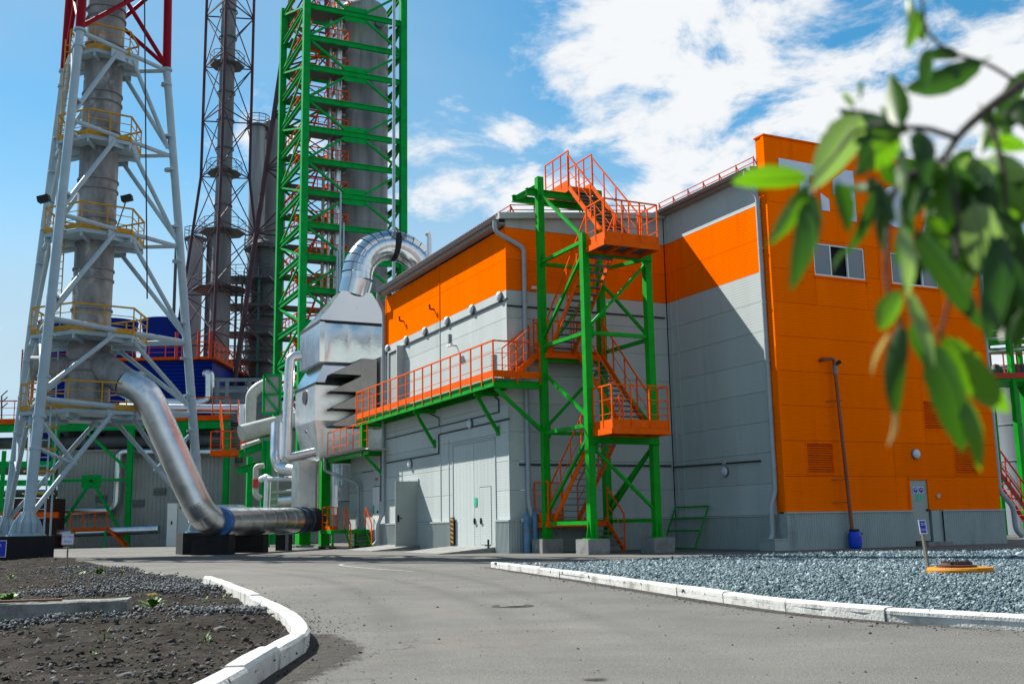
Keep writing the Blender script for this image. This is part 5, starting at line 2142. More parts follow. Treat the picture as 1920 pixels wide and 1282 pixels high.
for i, z in enumerate(zl):
    for k in range(4):
        a, b = cols_g[k], cols_g[(k + 1) % 4]
        mb = MB()
        mb.ibeam(W(*a, z), W(*b, z), 0.22, 0.42, 0.05)
        build(mb, 'beam', M['green2'], GT)
    if i % 2 == 1 and i + 1 < len(zl):
        zu, zd = zl[i - 1], zl[i + 1]
        for (vv) in (gv0, gv1):
            mb = MB()
            mb.ubox(um - 0.9, um + 0.9, vv - 0.03, vv + 0.03, z - 0.62, z + 0.62)
            build(mb, 'gusset', M['green2'], GT)
            for uu in (gu0, gu1):
                for zz in (zu, zd):
                    mb = MB()
                    mb.beam(W(um + (0.85 if uu > um else -0.85), vv, z + (0.35 if zz > z else -0.35)), W(uu, vv, zz), 0.16, 0.16)
                    build(mb, 'brace', M['green2'], GT)
    if i + 1 < len(zl):
        for uu in (gu0, gu1):
            mb = MB()
            s_ = 1 if i % 2 else 0
            mb.beam(W(uu, gv0 if s_ else gv1, z), W(uu, gv1 if s_ else gv0, zl[i + 1]), 0.14, 0.14)
            build(mb, 'brace', M['green2'], GT)
        # zigzag stairs and orange railings in the left bay
        ua_, ub_ = gu0 + 0.5, gu0 + 2.6
        slab(GT, gu0 + 0.3, gu0 + 3.4, gv0 + 0.3, gv0 + 1.5, z - 0.05, 0.08, M['steel_grey'], 'platform')
        slab(GT, gu0 + 0.3, gu0 + 3.4, gv1 - 1.5, gv1 - 0.3, z - 0.05, 0.08, M['steel_grey'], 'platform')
        rr_ = railing(GT, [W(gu0 + 0.25, gv1 - 0.3, z), W(gu0 + 0.25, gv0 + 0.3, z)], 1.15, M['orange_far'], 1.2, 0.22, 2, size=0.07, whole=True)
        railing(GT, [W(gu0 + 0.3, gv0 + 0.28, z), W(gu0 + 3.4, gv0 + 0.28, z)], 1.15, M['orange_far'], 0.8, 0.22, 2, size=0.07, whole=True)
        rr_ = railing(GT, [W(gu0 + 3.4, gv0 + 0.4, z), W(gu0 + 3.4, gv1 - 0.3, z)], 1.15, M['orange_far'], 1.2, 0.35, 2, size=0.08, whole=True)
        mb = MB()
        va, vb = (gv0 + 1.5, gv1 - 1.5) if i % 2 else (gv1 - 1.5, gv0 + 1.5)
        for off in (0.0, 0.9):
            mb.beam(W(gu0 + 0.6 + off, va, zl[i + 1]), W(gu0 + 0.6 + off, vb, z), 0.06, 0.28)
        n = 8
        for j in range(n):
            t_ = (j + 0.5) / n
            mb.obox(W(gu0 + 1.05, va + (vb - va) * t_, zl[i + 1] + (z - zl[i + 1]) * t_), U * 0.42, V * 0.14, Z * 0.02)
        build(mb, 'stair_flight', M['orange_far'], GT)
# vessel
vu = UV(onV(680, 250, gv0 + 3.2))[0]
vr = (UV(onV(724, 250, gv0 + 3.2))[0] - UV(onV(634, 250, gv0 + 3.2))[0]) / 2
VS = thing('process_vessel', 'tall weathered grey vessel with a domed top inside the green tower', 'vessel', W(vu, gv0 + 3.2, 3))
zv = onV(680, 4, gv0 + 3.2).z
mb = MB()
c = W(vu, gv0 + 3.2, 0)
mb.lathe(c, [(vr, 3.0), (vr, zv - 1.4), (vr * 0.95, zv - 0.9), (vr * 0.8, zv - 0.45), (vr * 0.5, zv - 0.12), (0.0, zv)], 40)
build(mb, 'shell', M['vessel'], VS)
for k in range(9):
    z = zv - 2.5 - k * 4.1
    if z < 4:
        break
    mb = MB()
    mb.lathe(c, [(vr, z - 0.05), (vr * 1.012, z - 0.04), (vr * 1.012, z + 0.04), (vr, z + 0.05)], 40)
    build(mb, 'seam_ring', M['vessel'], VS)
for k in range(8):
    z = zv - 3.2 - k * 2.35
    p = c + Z * z - U * (vr + 0.1) - V * 0.9
    mb = MB()
    mb.sweep(fillet([p + U * 0.9, p - U * 0.55, p - U * 0.55 - Z * 0.5], 0.25), 0.10, 8)
    build(mb, 'nozzle', M['pipe_white'], VS)
mb = MB()
mb.disc(c + Z * (zv - 2.6) - V * (vr * 0.96) + U * 0.7, -V, 0.42, 0.3, 18)
build(mb, 'manhole', M['lampbody'], VS)
for (x, r, m, lb) in ((633, 0.26, 'galv', 'thick silver pipe running up the green tower beside the vessel'), (617, 0.13, 'galv', 'thin silver pipe running up the green tower by the orange stairs'), (606, 0.12, 'cream', 'thin rusty cream pipe low in the green tower')):
    vv = gv0 + 0.9
    q = onV(x, 350, vv)
    zt = onV(x, -60 if m == 'galv' else 300, vv).z
    mb = MB()
    mb.tube(Vector((q.x, q.y, 2)), Vector((q.x, q.y, zt)), r, 14)
    t = thing('riser_pipe', lb, 'pipe', Vector((q.x, q.y, 2)))
    build(mb, 'pipe_run', M[m], t)
    for k in range(7):
        mb = MB()
        zz = 8 + k * 4.4
        if zz > zt:
            break
        mb.tube(Vector((q.x, q.y, zz)), Vector((q.x, q.y, zz + 0.25)), r * 1.08, 14)
        build(mb, 'pipe_collar', M[m], t)
for i, (x, y0) in enumerate(((644.5, 418), (637, 440), (632.5, 470), (639, 360))):
    q0 = onV(x, y0, gv0 - 1.0)
    q = Vector((q0.x, q0.y, 4))
    mb = MB()
    mb.tube(q, Vector((q.x, q.y, q0.z)), 0.075, 8)
    tag(build(mb, 'vent_pipe', M['tower_grey']), ('pale vent pipe before the green tower, shortest but one', 'pale vent pipe before the green tower, middle one of three low ones', 'pale vent pipe before the green tower, leftmost and shortest', 'pale vent pipe before the green tower, tallest of the cluster')[i], 'pipe', 'vent pipes before the green tower')

# ------------------------------------------------------------------ pale grey stack tower on three legs
SC = atY(171, 600, 46)
KT = 46 / 52
SCx, SCy = SC.x, SC.y


def leg_r(z):
    return 5.75 * KT - 0.119 * (z - 1)


ANG = [rad(30), rad(-90), rad(150)]


def LP(k, z):
    r = leg_r(min(z, 19.85)) - max(z - 19.85, 0) * 0.02
    return Vector((SCx + r * math.cos(ANG[k]), SCy + r * math.sin(ANG[k]), z))


def legz(k, x, y):
    """height on leg k that shows at image row y"""
    lo, hi = 0.0, 40.0
    for _ in range(40):
        m_ = (lo + hi) / 2
        p = LP(k, m_) - ORG
        yy = 641 - F_PX * p.dot(UPV) / p.dot(FW)
        if yy > y:
            lo = m_
        else:
            hi = m_
    return lo


TW = thing('stack_tower', 'pale grey three-legged lattice tower with red top around a steel stack', 'tower', Vector((SCx, SCy, 0)))
LV = [legz(1, 0, y) for y in (59, 225, 402, 597, 748)]
LV = LV[::-1]
for k in range(3):
    mb = MB()
    mb.tube(LP(k, 1.4), LP(k, LV[-1]), 0.205, 18, 0.18)
    lg = build(mb, 'leg', M['tower_grey'], TW)
    for z in [z + d for z in LV for d in (0.85, -0.75)] + [4.2, LV[-1]]:
        if z > LV[-1] + 0.01:
            continue
        mb = MB()
        d = (LP(k, z + 0.1) - LP(k, z)).normalized()
        mb.tube(LP(k, z), LP(k, z) + d * 0.10, 0.26, 18)
        build(mb, 'flange', M['tower_grey'], lg)
    mb = MB()
    mb.tube(LP(k, LV[-1] + 0.05), LP(k, LV[-1] + 14), 0.20, 16, 0.17)
    build(mb, 'red_leg', M['tower_red'], TW)
    # foot: skirt with stiffeners on a black footing
    b = LP(k, 0.9)
    mb = MB()
    mb.lathe(Vector((b.x, b.y, 0)), [(0.55, 0.95), (0.55, 1.02), (0.40, 1.04), (0.40, 1.45), (0.23, 1.85)], 20)
    for j in range(8):
        a = j * math.pi / 4
        o = Vector((math.cos(a), math.sin(a), 0))
        mb.prism([b + o * 0.23 + Z * 0.12, b + o * 0.66 + Z * 0.12, b + o * 0.52 + Z * 0.55, b + o * 0.23 + Z * 0.95], Z.cross(o) * 0.03)
    mb.lathe(Vector((b.x, b.y, 0)), [(0.70, 0.94), (0.70, 1.0), (0.3, 1.0)], 20)
    build(mb, 'foot', M['tower_grey'], TW)
    mb = MB()
    mb.obox(Vector((b.x, b.y, 0.44)), U * 0.95, V * 0.95, Z * 0.5)
    build(mb, 'footing', M['bitumen'], TW)
faces = ((1, 0), (0, 2), (2, 1))
for (i, j) in faces:
    for n_, z in enumerate(LV):
        a, b = LP(i, z), LP(j, z)
        mid = (a + b) / 2
        mb = MB()
        mb.tube(a, b, 0.125 if n_ < 2 else 0.10, 14)
        build(mb, 'girt', M['tower_grey'] if n_ < len(LV) else M['tower_red'], TW)
        zl_ = LV[n_ - 1] if n_ else 1.3
        for e in (i, j):
            d = (b - a).normalized() * (0.45 if e == j else -0.45)
            mb = MB()
            mb.tube(mid + d - Z * 0.25, LP(e, zl_ + (0.35 if n_ else 0.3)), 0.10, 12)
            build(mb, 'brace', M['tower_grey'], TW)
        mb = MB()
        d = (b - a).normalized()
        mb.obox(mid - Z * 0.22, d * 0.75, d.cross(Z) * 0.03, Z * 0.28)
        build(mb, 'gusset', M['tower_grey'], TW)
    # half-height strut low on each face
    a, b = LP(i, LV[0]), LP(j, 1.3)
    mid = (LP(i, LV[0]) + LP(j, LV[0])) / 2
    q = mid.lerp(LP(i, 1.4), 0.52)
    mb = MB()
    mb.tube(LP(i, 4.3), q, 0.075, 10)
    mb.tube(LP(i, LV[0] - 0.8), q, 0.09, 10)
    build(mb, 'secondary_brace', M['tower_grey'], TW)
    # red crossed top panels
    z0, z1 = LV[-1] + 0.2, LV[-1] + 4.6
    for (p, q) in ((LP(i, z0), LP(j, z1)), (LP(j, z0), LP(i, z1)), (LP(i, z1), LP(j, z1)), (LP(i, z1), LP(j, z1 + 4.4)), (LP(j, z1), LP(i, z1 + 4.4))):
        mb = MB()
        mb.tube(p, q, 0.10, 10)
        build(mb, 'red_brace', M['tower_red'], TW)
# platforms with yellow rails
for n_, z in enumerate(LV):
    R_ = leg_r(z) * 0.60
    poly = [Vector((SCx + R_ * math.cos(t), SCy + R_ * math.sin(t), z - 0.32)) for t in [rad(6 + 60 * k + (18 if k % 2 else -18) * 0 + 30) for k in range(6)]]
    mb = MB()
    hole = [Vector((SCx + 0.88 * math.cos(t), SCy + 0.88 * math.sin(t), z - 0.32)) for t in [rad(36 + 60 * k) for k in range(6)]]
    for k in range(6):
        k2 = (k + 1) % 6
        mb.hexa([hole[k], poly[k], poly[k2], hole[k2]][::1], [p + Z * 0.16 for p in (hole[k], poly[k], poly[k2], hole[k2])])
    build(mb, 'platform', M['tower_grey'], TW)
    top = [p + Z * 0.17 for p in poly]
    railing(TW, top + [top[0]], 1.15, M['yellow'], 1.1, 0.22, 2, size=0.065, whole=True)
    for k in range(6):
        mb = MB()
        ctr = Vector((SCx, SCy, z - 0.42))
        mb.beam(poly[k] - Z * 0.10, ctr + (poly[k] - Z * 0.10 - ctr) * 0.4, 0.10, 0.18)
        build(mb, 'platform_beam', M['tower_grey'], TW)
    # ladder between platforms
    if n_:
        a = Vector((SCx - 1.25, SCy - 0.8, LV[n_ - 1]))
        b = Vector((SCx - 1.25, SCy - 0.8, z + 0.6))
        mb = MB()
        for s_ in (-0.22, 0.22):
            mb.beam(a + Vector((s_, 0, 0)), b + Vector((s_, 0, 0)), 0.05)
        k = 0.3
        while k < (b - a).length:
            mb.beam(a + Vector((-0.22, 0, k)), a + Vector((0.22, 0, k)), 0.03)
            k += 0.32
        build(mb, 'ladder', M['tower_grey'] if n_ % 2 else M['yellow'], TW)
# lower ladder cage and conduits near the left leg
q = atY(75, 950, 44)
mb = MB()
for dx in (-0.35, 0.35):
    for dy in (-0.3, 0.3):
        mb.beam(Vector((q.x + dx, q.y + dy, 0.3)), Vector((q.x + dx, q.y + dy, LV[0])), 0.07)
k = 0.6
while k < LV[0]:
    mb.beam(Vector((q.x - 0.35, q.y - 0.3, k)), Vector((q.x + 0.35, q.y - 0.3, k)), 0.04)
    k += 0.35
build(mb, 'access_ladder', M['tower_grey'], TW)
for k in range(5):
    mb = MB()
    zz = 2.6 + k * 0.9
    mb.lathe(Vector((q.x, q.y - 0.2, 0)), [(0.62, zz), (0.62, zz + 0.06)], 14)
    build(mb, 'cage_hoop', M['yellow'], TW)
# floodlights on the tower
for (x, y, lb) in ((82, 373, 'black floodlight on the outer left leg of the stack tower'), (238, 372, 'black floodlight on a thin arm right of the steel stack')):
    p = atY(x, y, 42 if x < 100 else 45)
    t = thing('floodlight', lb, 'floodlight', p)
    mb = MB()
    mb.obox(p, Vector((0.22, 0, 0.05)), Vector((0, 0.15, 0)), Vector((-0.03, 0, 0.12)))
    build(mb, 'lamp_head', M['black'], t)
    mb = MB()
    e = p + (Vector((0.45, 0, -0.2)) if x < 100 else Vector((-0.55, 0.2, -1.6)))
    mb.tube(p, e, 0.03, 6)
    build(mb, 'arm', M['lampbody'], t)
# the stack itself
SK = thing('steel_stack', 'weathered steel stack with flue stubs inside the pale grey tower', 'chimney', Vector((SCx, SCy, LV[0])))
r0 = 0.83
zz = [LV[0] - 0.1]
mb = MB()
mb.lathe(Vector((SCx, SCy, 0)), [(r0 * 1.12, LV[0] - 0.2), (r0 * 1.12, LV[0] + 2.6), (r0, LV[0] + 3.0), (r0, LV[-1] + 16)], 34)
build(mb, 'stack_shell', M['stack'], SK)
z = LV[0] + 0.3
k = 0
while z < LV[-1] + 12:
    mb = MB()
    rr = r0 * (1.14 if z < LV[0] + 2.6 else 1.02)
    mb.lathe(Vector((SCx, SCy, 0)), [(rr - 0.03, z), (rr + 0.04, z), (rr + 0.04, z + 0.07), (rr - 0.03, z + 0.07)], 34)
    build(mb, 'stack_ring', M['stack_dark'], SK)
    z += (1.35, 0.45, 2.3)[k % 3]
    k += 1
zb = LV[0] + 1.9
mb = MB()
mb.tube(Vector((SCx, SCy, zb)), Vector((SCx - 1.9, SCy - 0.7, zb + 0.0)) + Vector((-0.3, 0, 0.9 - 1.0)), 0.55, 20)
build(mb, 'flue_stub', M['stack'], SK)
mb = MB()
mb.tube(Vector((SCx, SCy, zb + 0.5)), pA, 0.66, 20, r_ * 0.98)
build(mb, 'flue_branch', M['stack'], SK)
# cable hanging beside
mb = MB()
q0, q1 = atY(271, 0, 44), atY(276, 560, 44)
mb.tube(q1, Vector((q0.x, q0.y, q0.z)), 0.03, 6)
tag(build(mb, 'guy_cable', M['cable']), 'dark cable hanging down beside the pale grey tower', 'cable')

# ------------------------------------------------------------------ far lattice towers and columns
def lattice(name, label, cx_, cy_, angs, rfun, zs, m, wl, wb, platf=(), base=0.0):
    T = thing(name, label, 'tower', Vector((cx_, cy_, base)))
    def Q(k, z):
        return Vector((cx_ + rfun(z) * math.cos(angs[k]), cy_ + rfun(z) * math.sin(angs[k]), z))
    n = len(angs)
    for k in range(n):
        for a, b in zip(zs[:-1], zs[1:]):
            mb = MB()
            mb.tube(Q(k, a), Q(k, b), wl, 8)
            build(mb, 'leg', m, T)
    for i in range(n):
        j = (i + 1) % n
        for a, b in zip(zs[:-1], zs[1:]):
            mb = MB()
            mb.beam(Q(i, b), Q(j, b), wb)
            build(mb, 'girt', m, T)
            for (p, q_) in ((Q(i, a), Q(j, b)), (Q(j, a), Q(i, b))):
                mb = MB()
                mb.beam(p, q_, wb * 0.8)
                build(mb, 'brace', m, T)
    for z in platf:
        R_ = rfun(z) * 1.1
        mb = MB()
        poly = [Vector((cx_ + rfun(z) * 0.62 * math.cos(t), cy_ + rfun(z) * 0.62 * math.sin(t), z)) for t in [k * math.pi / 4 + 0.2 for k in range(8)]]
        mb.prism(poly, Z * 0.10)
        build(mb, 'platform', M['steel_grey'], T)
        railing(T, [p + Z * 0.10 for p in poly + [poly[0]]], 1.1, M['steel_grey'], 1.6, 0, 2, size=0.05, whole=True)
    return T


def zat(x, y, Y):
    return atY(x, y, Y).z


Y2 = 100
c2_ = atY(423, 230, Y2)
zs2 = [zat(423, y, Y2) for y in (980, 760, 640, 545, 430, 325, 220, 118, 22, -70)]
r2 = lambda z: 2.7 + max(zs2[5] - z, 0) * 0.14
lattice('lattice_tower', 'dark maroon three-legged lattice tower carrying a sooty pipe stack', c2_.x, c2_.y, [rad(40), rad(-80), rad(160)], r2, zs2, M['purple'], 0.15, 0.10, (zs2[7] - 0.4, zs2[5] - 0.1, zs2[4] - 0.4, zs2[3]), 0)
ST2 = thing('pipe_stack', 'sooty ringed pipe stack inside the maroon lattice tower', 'chimney', Vector((c2_.x, c2_.y, 0)))
mb = MB()
mb.lathe(Vector((c2_.x, c2_.y, 0)), [(0.95, 0), (0.95, zs2[3]), (0.75, zs2[5]), (0.72, zs2[-1])], 20)
build(mb, 'stack_shell', M['stack_dark'], ST2)
z = 6
while z < zs2[-1]:
    mb = MB()
    rr = 0.98 if z < zs2[3] else 0.80
    mb.lathe(Vector((c2_.x, c2_.y, 0)), [(rr, z), (rr + 0.08, z), (rr + 0.08, z + 0.12), (rr, z + 0.12)], 20)
    build(mb, 'stack_ring', M['steel_grey'], ST2)
    z += 2.9
Y3 = 96
c3_ = atY(590, 430, Y3)
zs3 = [zat(560, y, Y3) for y in (985, 780, 610, 440, 320, 220, 130, 50, -50)]
r3 = lambda z: 2.2 + max(zs3[-1] - z, 0) * 0.118
lattice('lattice_tower', 'maroon lattice tower with a leaning leg left of the green tower', c3_.x, c3_.y, [rad(55), rad(-62), rad(188)], r3, zs3, M['purple'], 0.24, 0.13)
# grey process columns left of the green tower
def column(x, y_top, wpx, Y, label, m='stack_dark', plats=(), dome=True, y_bot=1000, rail_top=True):
    c = atY(x, y_top, Y)
    r = wpx / 2 / F_PX * Y
    T = thing('process_column', label, 'column', Vector((c.x, c.y, 0)))
    mb = MB()
    prof = [(r, 0), (r, c.z - 0.3)] + ([(r * 0.8, c.z), (0, c.z + 0.4)] if dome else [(r * 1.08, c.z - 0.3), (r * 1.08, c.z), (r * 0.8, c.z)])
    mb.lathe(Vector((c.x, c.y, 0)), prof, 26)
    build(mb, 'shell', M[m], T)
    for yp in plats:
        z = atY(x, yp, Y).z
        R_ = r * 1.45
        mb = MB()
        mb.lathe(Vector((c.x, c.y, 0)), [(r, z), (R_, z), (R_, z + 0.15), (r, z + 0.15)], 14)
        build(mb, 'platform', M['steel_grey'], T)
        pts = [Vector((c.x + R_ * math.cos(t), c.y + R_ * math.sin(t), z + 0.15)) for t in np.linspace(0, 2 * math.pi, 11)]
        railing(T, pts, 1.1, M['steel_grey'], 2, 0, 2, size=0.07, whole=True)
        for s_ in (-1, 1):
            mb = MB()
            mb.beam(Vector((c.x + s_ * R_ * 0.95, c.y, z)), Vector((c.x + s_ * r, c.y, z - 1.3)), 0.10)
            build(mb, 'bracket', M['steel_grey'], T)
    return T


column(484, 235, 30, 108, 'pale grey column with a railed top platform left of the green tower', 'vessel', (240,), False)
column(517, 228, 44, 110, 'dark grey column partly behind the green tower', 'stack_dark', (), True)
column(495, 455, 52, 104, 'dark column ringed with railed platforms behind the leaning maroon leg', 'steel_grey', (470, 532, 597, 662, 728, 790), True)
column(367, 445, 30, 112, 'sooty column behind the right leg of the pale grey tower', 'stack_dark', (450,), False)
column(394, 440, 12, 113, 'slim dark pipe column beside the maroon lattice tower', 'steel_grey', (), False)
column(332, 420, 6, 112, 'thin dark vent stack behind the right leg of the grey tower', 'steel_grey', (), False)
mb = MB()
c = atY(462, 640, 101)
t = thing('access_tower', 'teal and grey railed access tower beside the platform column', 'access tower', Vector((c.x, c.y, 0)))
for dx in (-1.1, 1.1):
    for dy in (0, 2.2):
        mb = MB()
        mb.beam(Vector((c.x + dx, c.y + dy, 0)), Vector((c.x + dx, c.y + dy, zat(462, 520, 101))), 0.2)
        build(mb, 'post', M['teal'] if dx > 0 else M['steel_grey'], t)
for k in range(6):
    zz = zat(462, 780 - k * 52, 101)
    mb = MB()
    mb.obox(Vector((c.x, c.y + 1.1, zz)), Vector((2.2, 0, 0)), Vector((0, 1.5, 0)), Vector((0, 0, 0.1)))
    build(mb, 'deck', M['steel_grey'], t)
    railing(t, [Vector((c.x - 2.2, c.y - 0.4, zz + 0.1)), Vector((c.x + 2.2, c.y - 0.4, zz + 0.1))], 1.1, M['steel_grey'], 1.1, 0, 2, size=0.06, whole=True)

# ------------------------------------------------------------------ blue cooling tower, pipe rack and grey shed
YB = 92
a_, b_ = atY(72, 672, YB), atY(398, 672, YB)
CT = thing('cooling_tower', 'dark blue corrugated cooling tower with fan drums and orange roof rail', 'cooling tower', Vector(((a_.x + b_.x) / 2, YB + 6, 0)))
zt_b, zb_b = atY(300, 676, YB).z, 6.0
nb = 30
mb = MB()
mb.box((a_.x + 0.1, YB + 0.15, zb_b), (b_.x - 0.1, YB + 12, zt_b))
build(mb, 'core', M['blue_clad'], CT)
for i in range(nb):
    z0 = zb_b + (zt_b - zb_b) * i / nb
    dz_ = (zt_b - zb_b) / nb
    mb = MB()
    mb.prism([Vector((a_.x, YB + 0.1, z0)), Vector((a_.x, YB, z0 + dz_ * 0.3)), Vector((a_.x, YB, z0 + dz_ * 0.7)), Vector((a_.x, YB + 0.1, z0 + dz_))], Vector((b_.x - a_.x, 0, 0)))
    build(mb, 'cladding_rib', M['blue_clad'], CT)
mb = MB()
mb.box((a_.x - 0.4, YB - 0.4, zt_b), (b_.x + 0.4, YB + 12, zt_b + 0.25))
build(mb, 'roof_edge', M['orange_far'], CT)
railing(CT, [Vector((a_.x - 0.3, YB - 0.3, zt_b + 0.25)), Vector((b_.x + 0.3, YB - 0.3, zt_b + 0.25)), Vector((b_.x + 0.3, YB + 11, zt_b + 0.25))], 1.3, M['orange_far'], 1.4, 0, 2, size=0.08, whole=True)
for x in (118, 211, 311):
    c = atY(x, 640, YB + 5)
    mb = MB()
    mb.lathe(Vector((c.x, c.y, 0)), [(2.35, zt_b), (2.1, zt_b + 1.6), (2.05, zt_b + 3.2), (2.25, zt_b + 4.5), (1.9, zt_b + 4.5)], 30)
    build(mb, 'fan_drum', M['blue_clad'], CT)
for x in (64, 330, 372, 394):
    p = atY(x, 668, YB - 0.5)
    mb = MB()
    mb.beam(Vector((p.x, p.y, zt_b if x > 100 else 6)), Vector((p.x, p.y, zt_b + 2.4 if x > 100 else zt_b + 0.5)), 0.25)
    build(mb, 'mast', M['red'], CT)
for x in (243, 258):
    p = atY(x, 700, YB - 0.6)
    mb = MB()
    mb.sweep(fillet([Vector((p.x, p.y, 8)), Vector((p.x, p.y, p.z)), Vector((p.x + 0.5, p.y + 0.5, p.z))], 0.3), 0.28, 12)
    build(mb, 'gooseneck_vent', M['galv'], CT)
pipe('cooling_pipe', [atY(386, 701, YB - 0.6), atY(393, 701, YB - 0.9), atY(393, 752, YB - 0.9), atY(368, 756, YB - 0.9), atY(250, 752, YB - 0.9)], 0.40, M['galv'], 'silver pipe bend in front of the blue cooling tower', bend=0.6)

YR = 80
RK = thing('pipe_rack', 'green steel pipe rack with orange edged deck behind the pale grey tower', 'pipe rack', atY(240, 1015, YR) * 1.0)
RK.location.z = 0
zdk = atY(240, 790, YR).z
xl, xr = atY(-40, 800, YR).x, atY(432, 800, YR).x
member(RK, Vector((xl, YR, zdk - 0.35)), Vector((xr, YR, zdk - 0.35)), 0.3, 0.6, M['green2'], 'deck_beam', True)
mb = MB()
mb.beam(Vector((xl, YR - 0.2, zdk + 0.15)), Vector((xr, YR - 0.2, zdk + 0.15)), 0.08, 0.38)
build(mb, 'toe_board', M['orange_far'], RK)
mb = MB()
mb.box((xl, YR - 0.1, zdk - 0.02), (xr, YR + 8, zdk + 0.1))
build(mb, 'deck', M['steel_grey'], RK)
railing(RK, [Vector((xl, YR - 0.15, zdk + 0.1)), Vector((atY(60, 800, YR).x, YR - 0.15, zdk + 0.1))], 1.6, M['orange_far'], 1.6, 0, 2, size=0.08, whole=True)
railing(RK, [Vector((atY(365, 800, YR).x, YR - 0.15, zdk + 0.1)), Vector((xr, YR - 0.15, zdk + 0.1))], 1.6, M['orange_far'], 1.6, 0, 2, size=0.08, whole=True)
for x in (-20, 101, 243, 341, 424):
    for dy in (0, 7):
        p = atY(x, 900, YR)
        mb = MB()
        mb.ibeam(Vector((p.x, YR + dy, 0)), Vector((p.x, YR + dy, zdk - 0.6)), 0.42, 0.42, 0.06, up=U)
        mb.beam(Vector((p.x, YR + dy - 0.19, 0)), Vector((p.x, YR + dy - 0.19, zdk - 0.6)), 0.40, 0.04, up=V)
        build(mb, 'column', M['green2'], RK)
x0, x1 = atY(101, 900, YR).x, atY(243, 900, YR).x
zc = atY(170, 900, YR).z
xm = (x0 + x1) / 2
for (p, q_) in (((x0, zc), (x1, zc)), ((xm, zc), (x0, 0.3)), ((xm, zc), (x1, 0.3)), ((xm - 0.6, zdk - 0.7), (x1, zc + 0.6))):
    mb = MB()
    mb.beam(Vector((p[0], YR - 0.05, p[1])), Vector((q_[0], YR - 0.05, q_[1])), 0.16, 0.2)
    build(mb, 'brace', M['green2'], RK)
mb = MB()
mb.obox(Vector((xm, YR - 0.08, zc - 0.1)), Vector((0.7, 0, 0)), Vector((0, 0.03, 0)), Vector((0, 0, 0.5)))
build(mb, 'gusset', M['green2'], RK)
# dark machinery under the deck
for i, x in enumerate((118, 150, 195, 225, 262, 300, 330, 375, 405)):
    p = atY(x, 830, YR + 3)
    mb = MB()
    if i % 2:
        mb.lathe(Vector((p.x, p.y, 0)), [(0.0, p.z - 1.2), (1.1, p.z - 1.0), (1.2, p.z + 0.9), (0.3, p.z + 1.4)], 14)
    else:
        mb.sweep(fillet([Vector((p.x - 0.5, p.y, zdk - 0.6)), Vector((p.x - 0.3, p.y, p.z)), Vector((p.x + 1.6, p.y, p.z - 0.4)), Vector((p.x + 1.7, p.y, 6.2))], 0.5), 0.42, 10)
    build(mb, 'suspended_hopper' if i % 2 else 'rack_pipe', M['steel_grey'], RK)
mb = MB()
mb.tube(Vector((xl, YR + 1, zdk - 1.4)), Vector((xr, YR + 1, zdk - 1.4)), 0.45, 12)
build(mb, 'rack_pipe', M['steel_grey'], RK)

SH = thing('grey_shed', 'low grey ribbed shed behind the pale grey tower', 'shed', Vector(((x0 + xr) / 2, YR + 3, 0)))
zs_ = atY(250, 846, YR + 1.5).z
sx0, sx1 = atY(108, 900, YR + 1.5).x, atY(432, 900, YR + 1.5).x
o = ribbed(SH, Vector((sx0, YR + 1.5, 0)), Vector((sx1, YR + 1.5, 0)), 0, zs_, Vector((0, -1, 0)), 'wall_sheet', M['shed'], 0.3, 0.05)
mb = MB()
mb.box((sx0, YR + 1.6, 0), (sx1, YR + 7, zs_ - 0.1))
build(mb, 'shed_core', M['shed'], SH)
mb = MB()
mb.box((sx0 - 0.1, YR + 1.3, zs_), (sx1 + 0.1, YR + 7.2, zs_ + 0.18))
build(mb, 'roof_edge', M['shed'], SH)
for (x, y) in ((190, 935), (260, 943), (300, 921)):
    p = atY(x, y, YR + 1.4)
    lv = MB()
    lv.obox(p, Vector((0.45, 0, 0)), Vector((0, 0.03, 0)), Vector((0, 0, 0.26)))
    lo_ = build(lv, 'vent_grille', M['steel_grey'], SH)
    for k in range(5):
        mb = MB()
        mb.obox(p + Vector((0, -0.05, -0.2 + 0.1 * k)), Vector((0.42, 0, 0)), Vector((0, 0.03, 0.01)), Vector((0, 0, 0.01)))
        build(mb, 'slat', M['shed'], lo_)
p = atY(322, 985, YR - 3)
t = thing('white_cabinet', 'tall white cabinet door standing by the grey shed', 'cabinet', Vector((p.x, p.y, 0)))
zz_ = atY(322, 943, YR - 3).z
mb = MB()
mb.box((p.x - 0.35, p.y, 0), (p.x + 0.35, p.y + 0.5, zz_))
build(mb, 'cabinet_body', M['white'], t)
mb = MB()
mb.box((p.x + 0.37, p.y + 0.1, 0), (p.x + 1.6, p.y + 0.9, zz_ - 0.4))
build(mb, 'side_panel', M['trim'], t)
mb = MB()
mb.box((p.x - 0.05, p.y - 0.05, zz_ * 0.5), (p.x + 0.03, p.y, zz_ * 0.5 + 0.25))
build(mb, 'handle', M['black'], t)
# silver loop pipe on the shed wall
pipe('loop_pipe', [atY(425, 847, YR + 0.8), atY(232, 847, YR + 0.8), atY(224, 852, YR + 0.8), atY(219, 945, YR + 0.8), atY(208, 957, YR + 0.8), atY(112, 959, YR + 0.8)], 0.30, M['galv'], 'silver pipe loop running down the grey shed wall', bend=0.8, bands=4)
pipe('ground_pipe', [atY(108, 1000, YR - 2), atY(298, 992, YR - 2)], 0.30, M['galv'], 'silver pipe lying low before the grey shed')
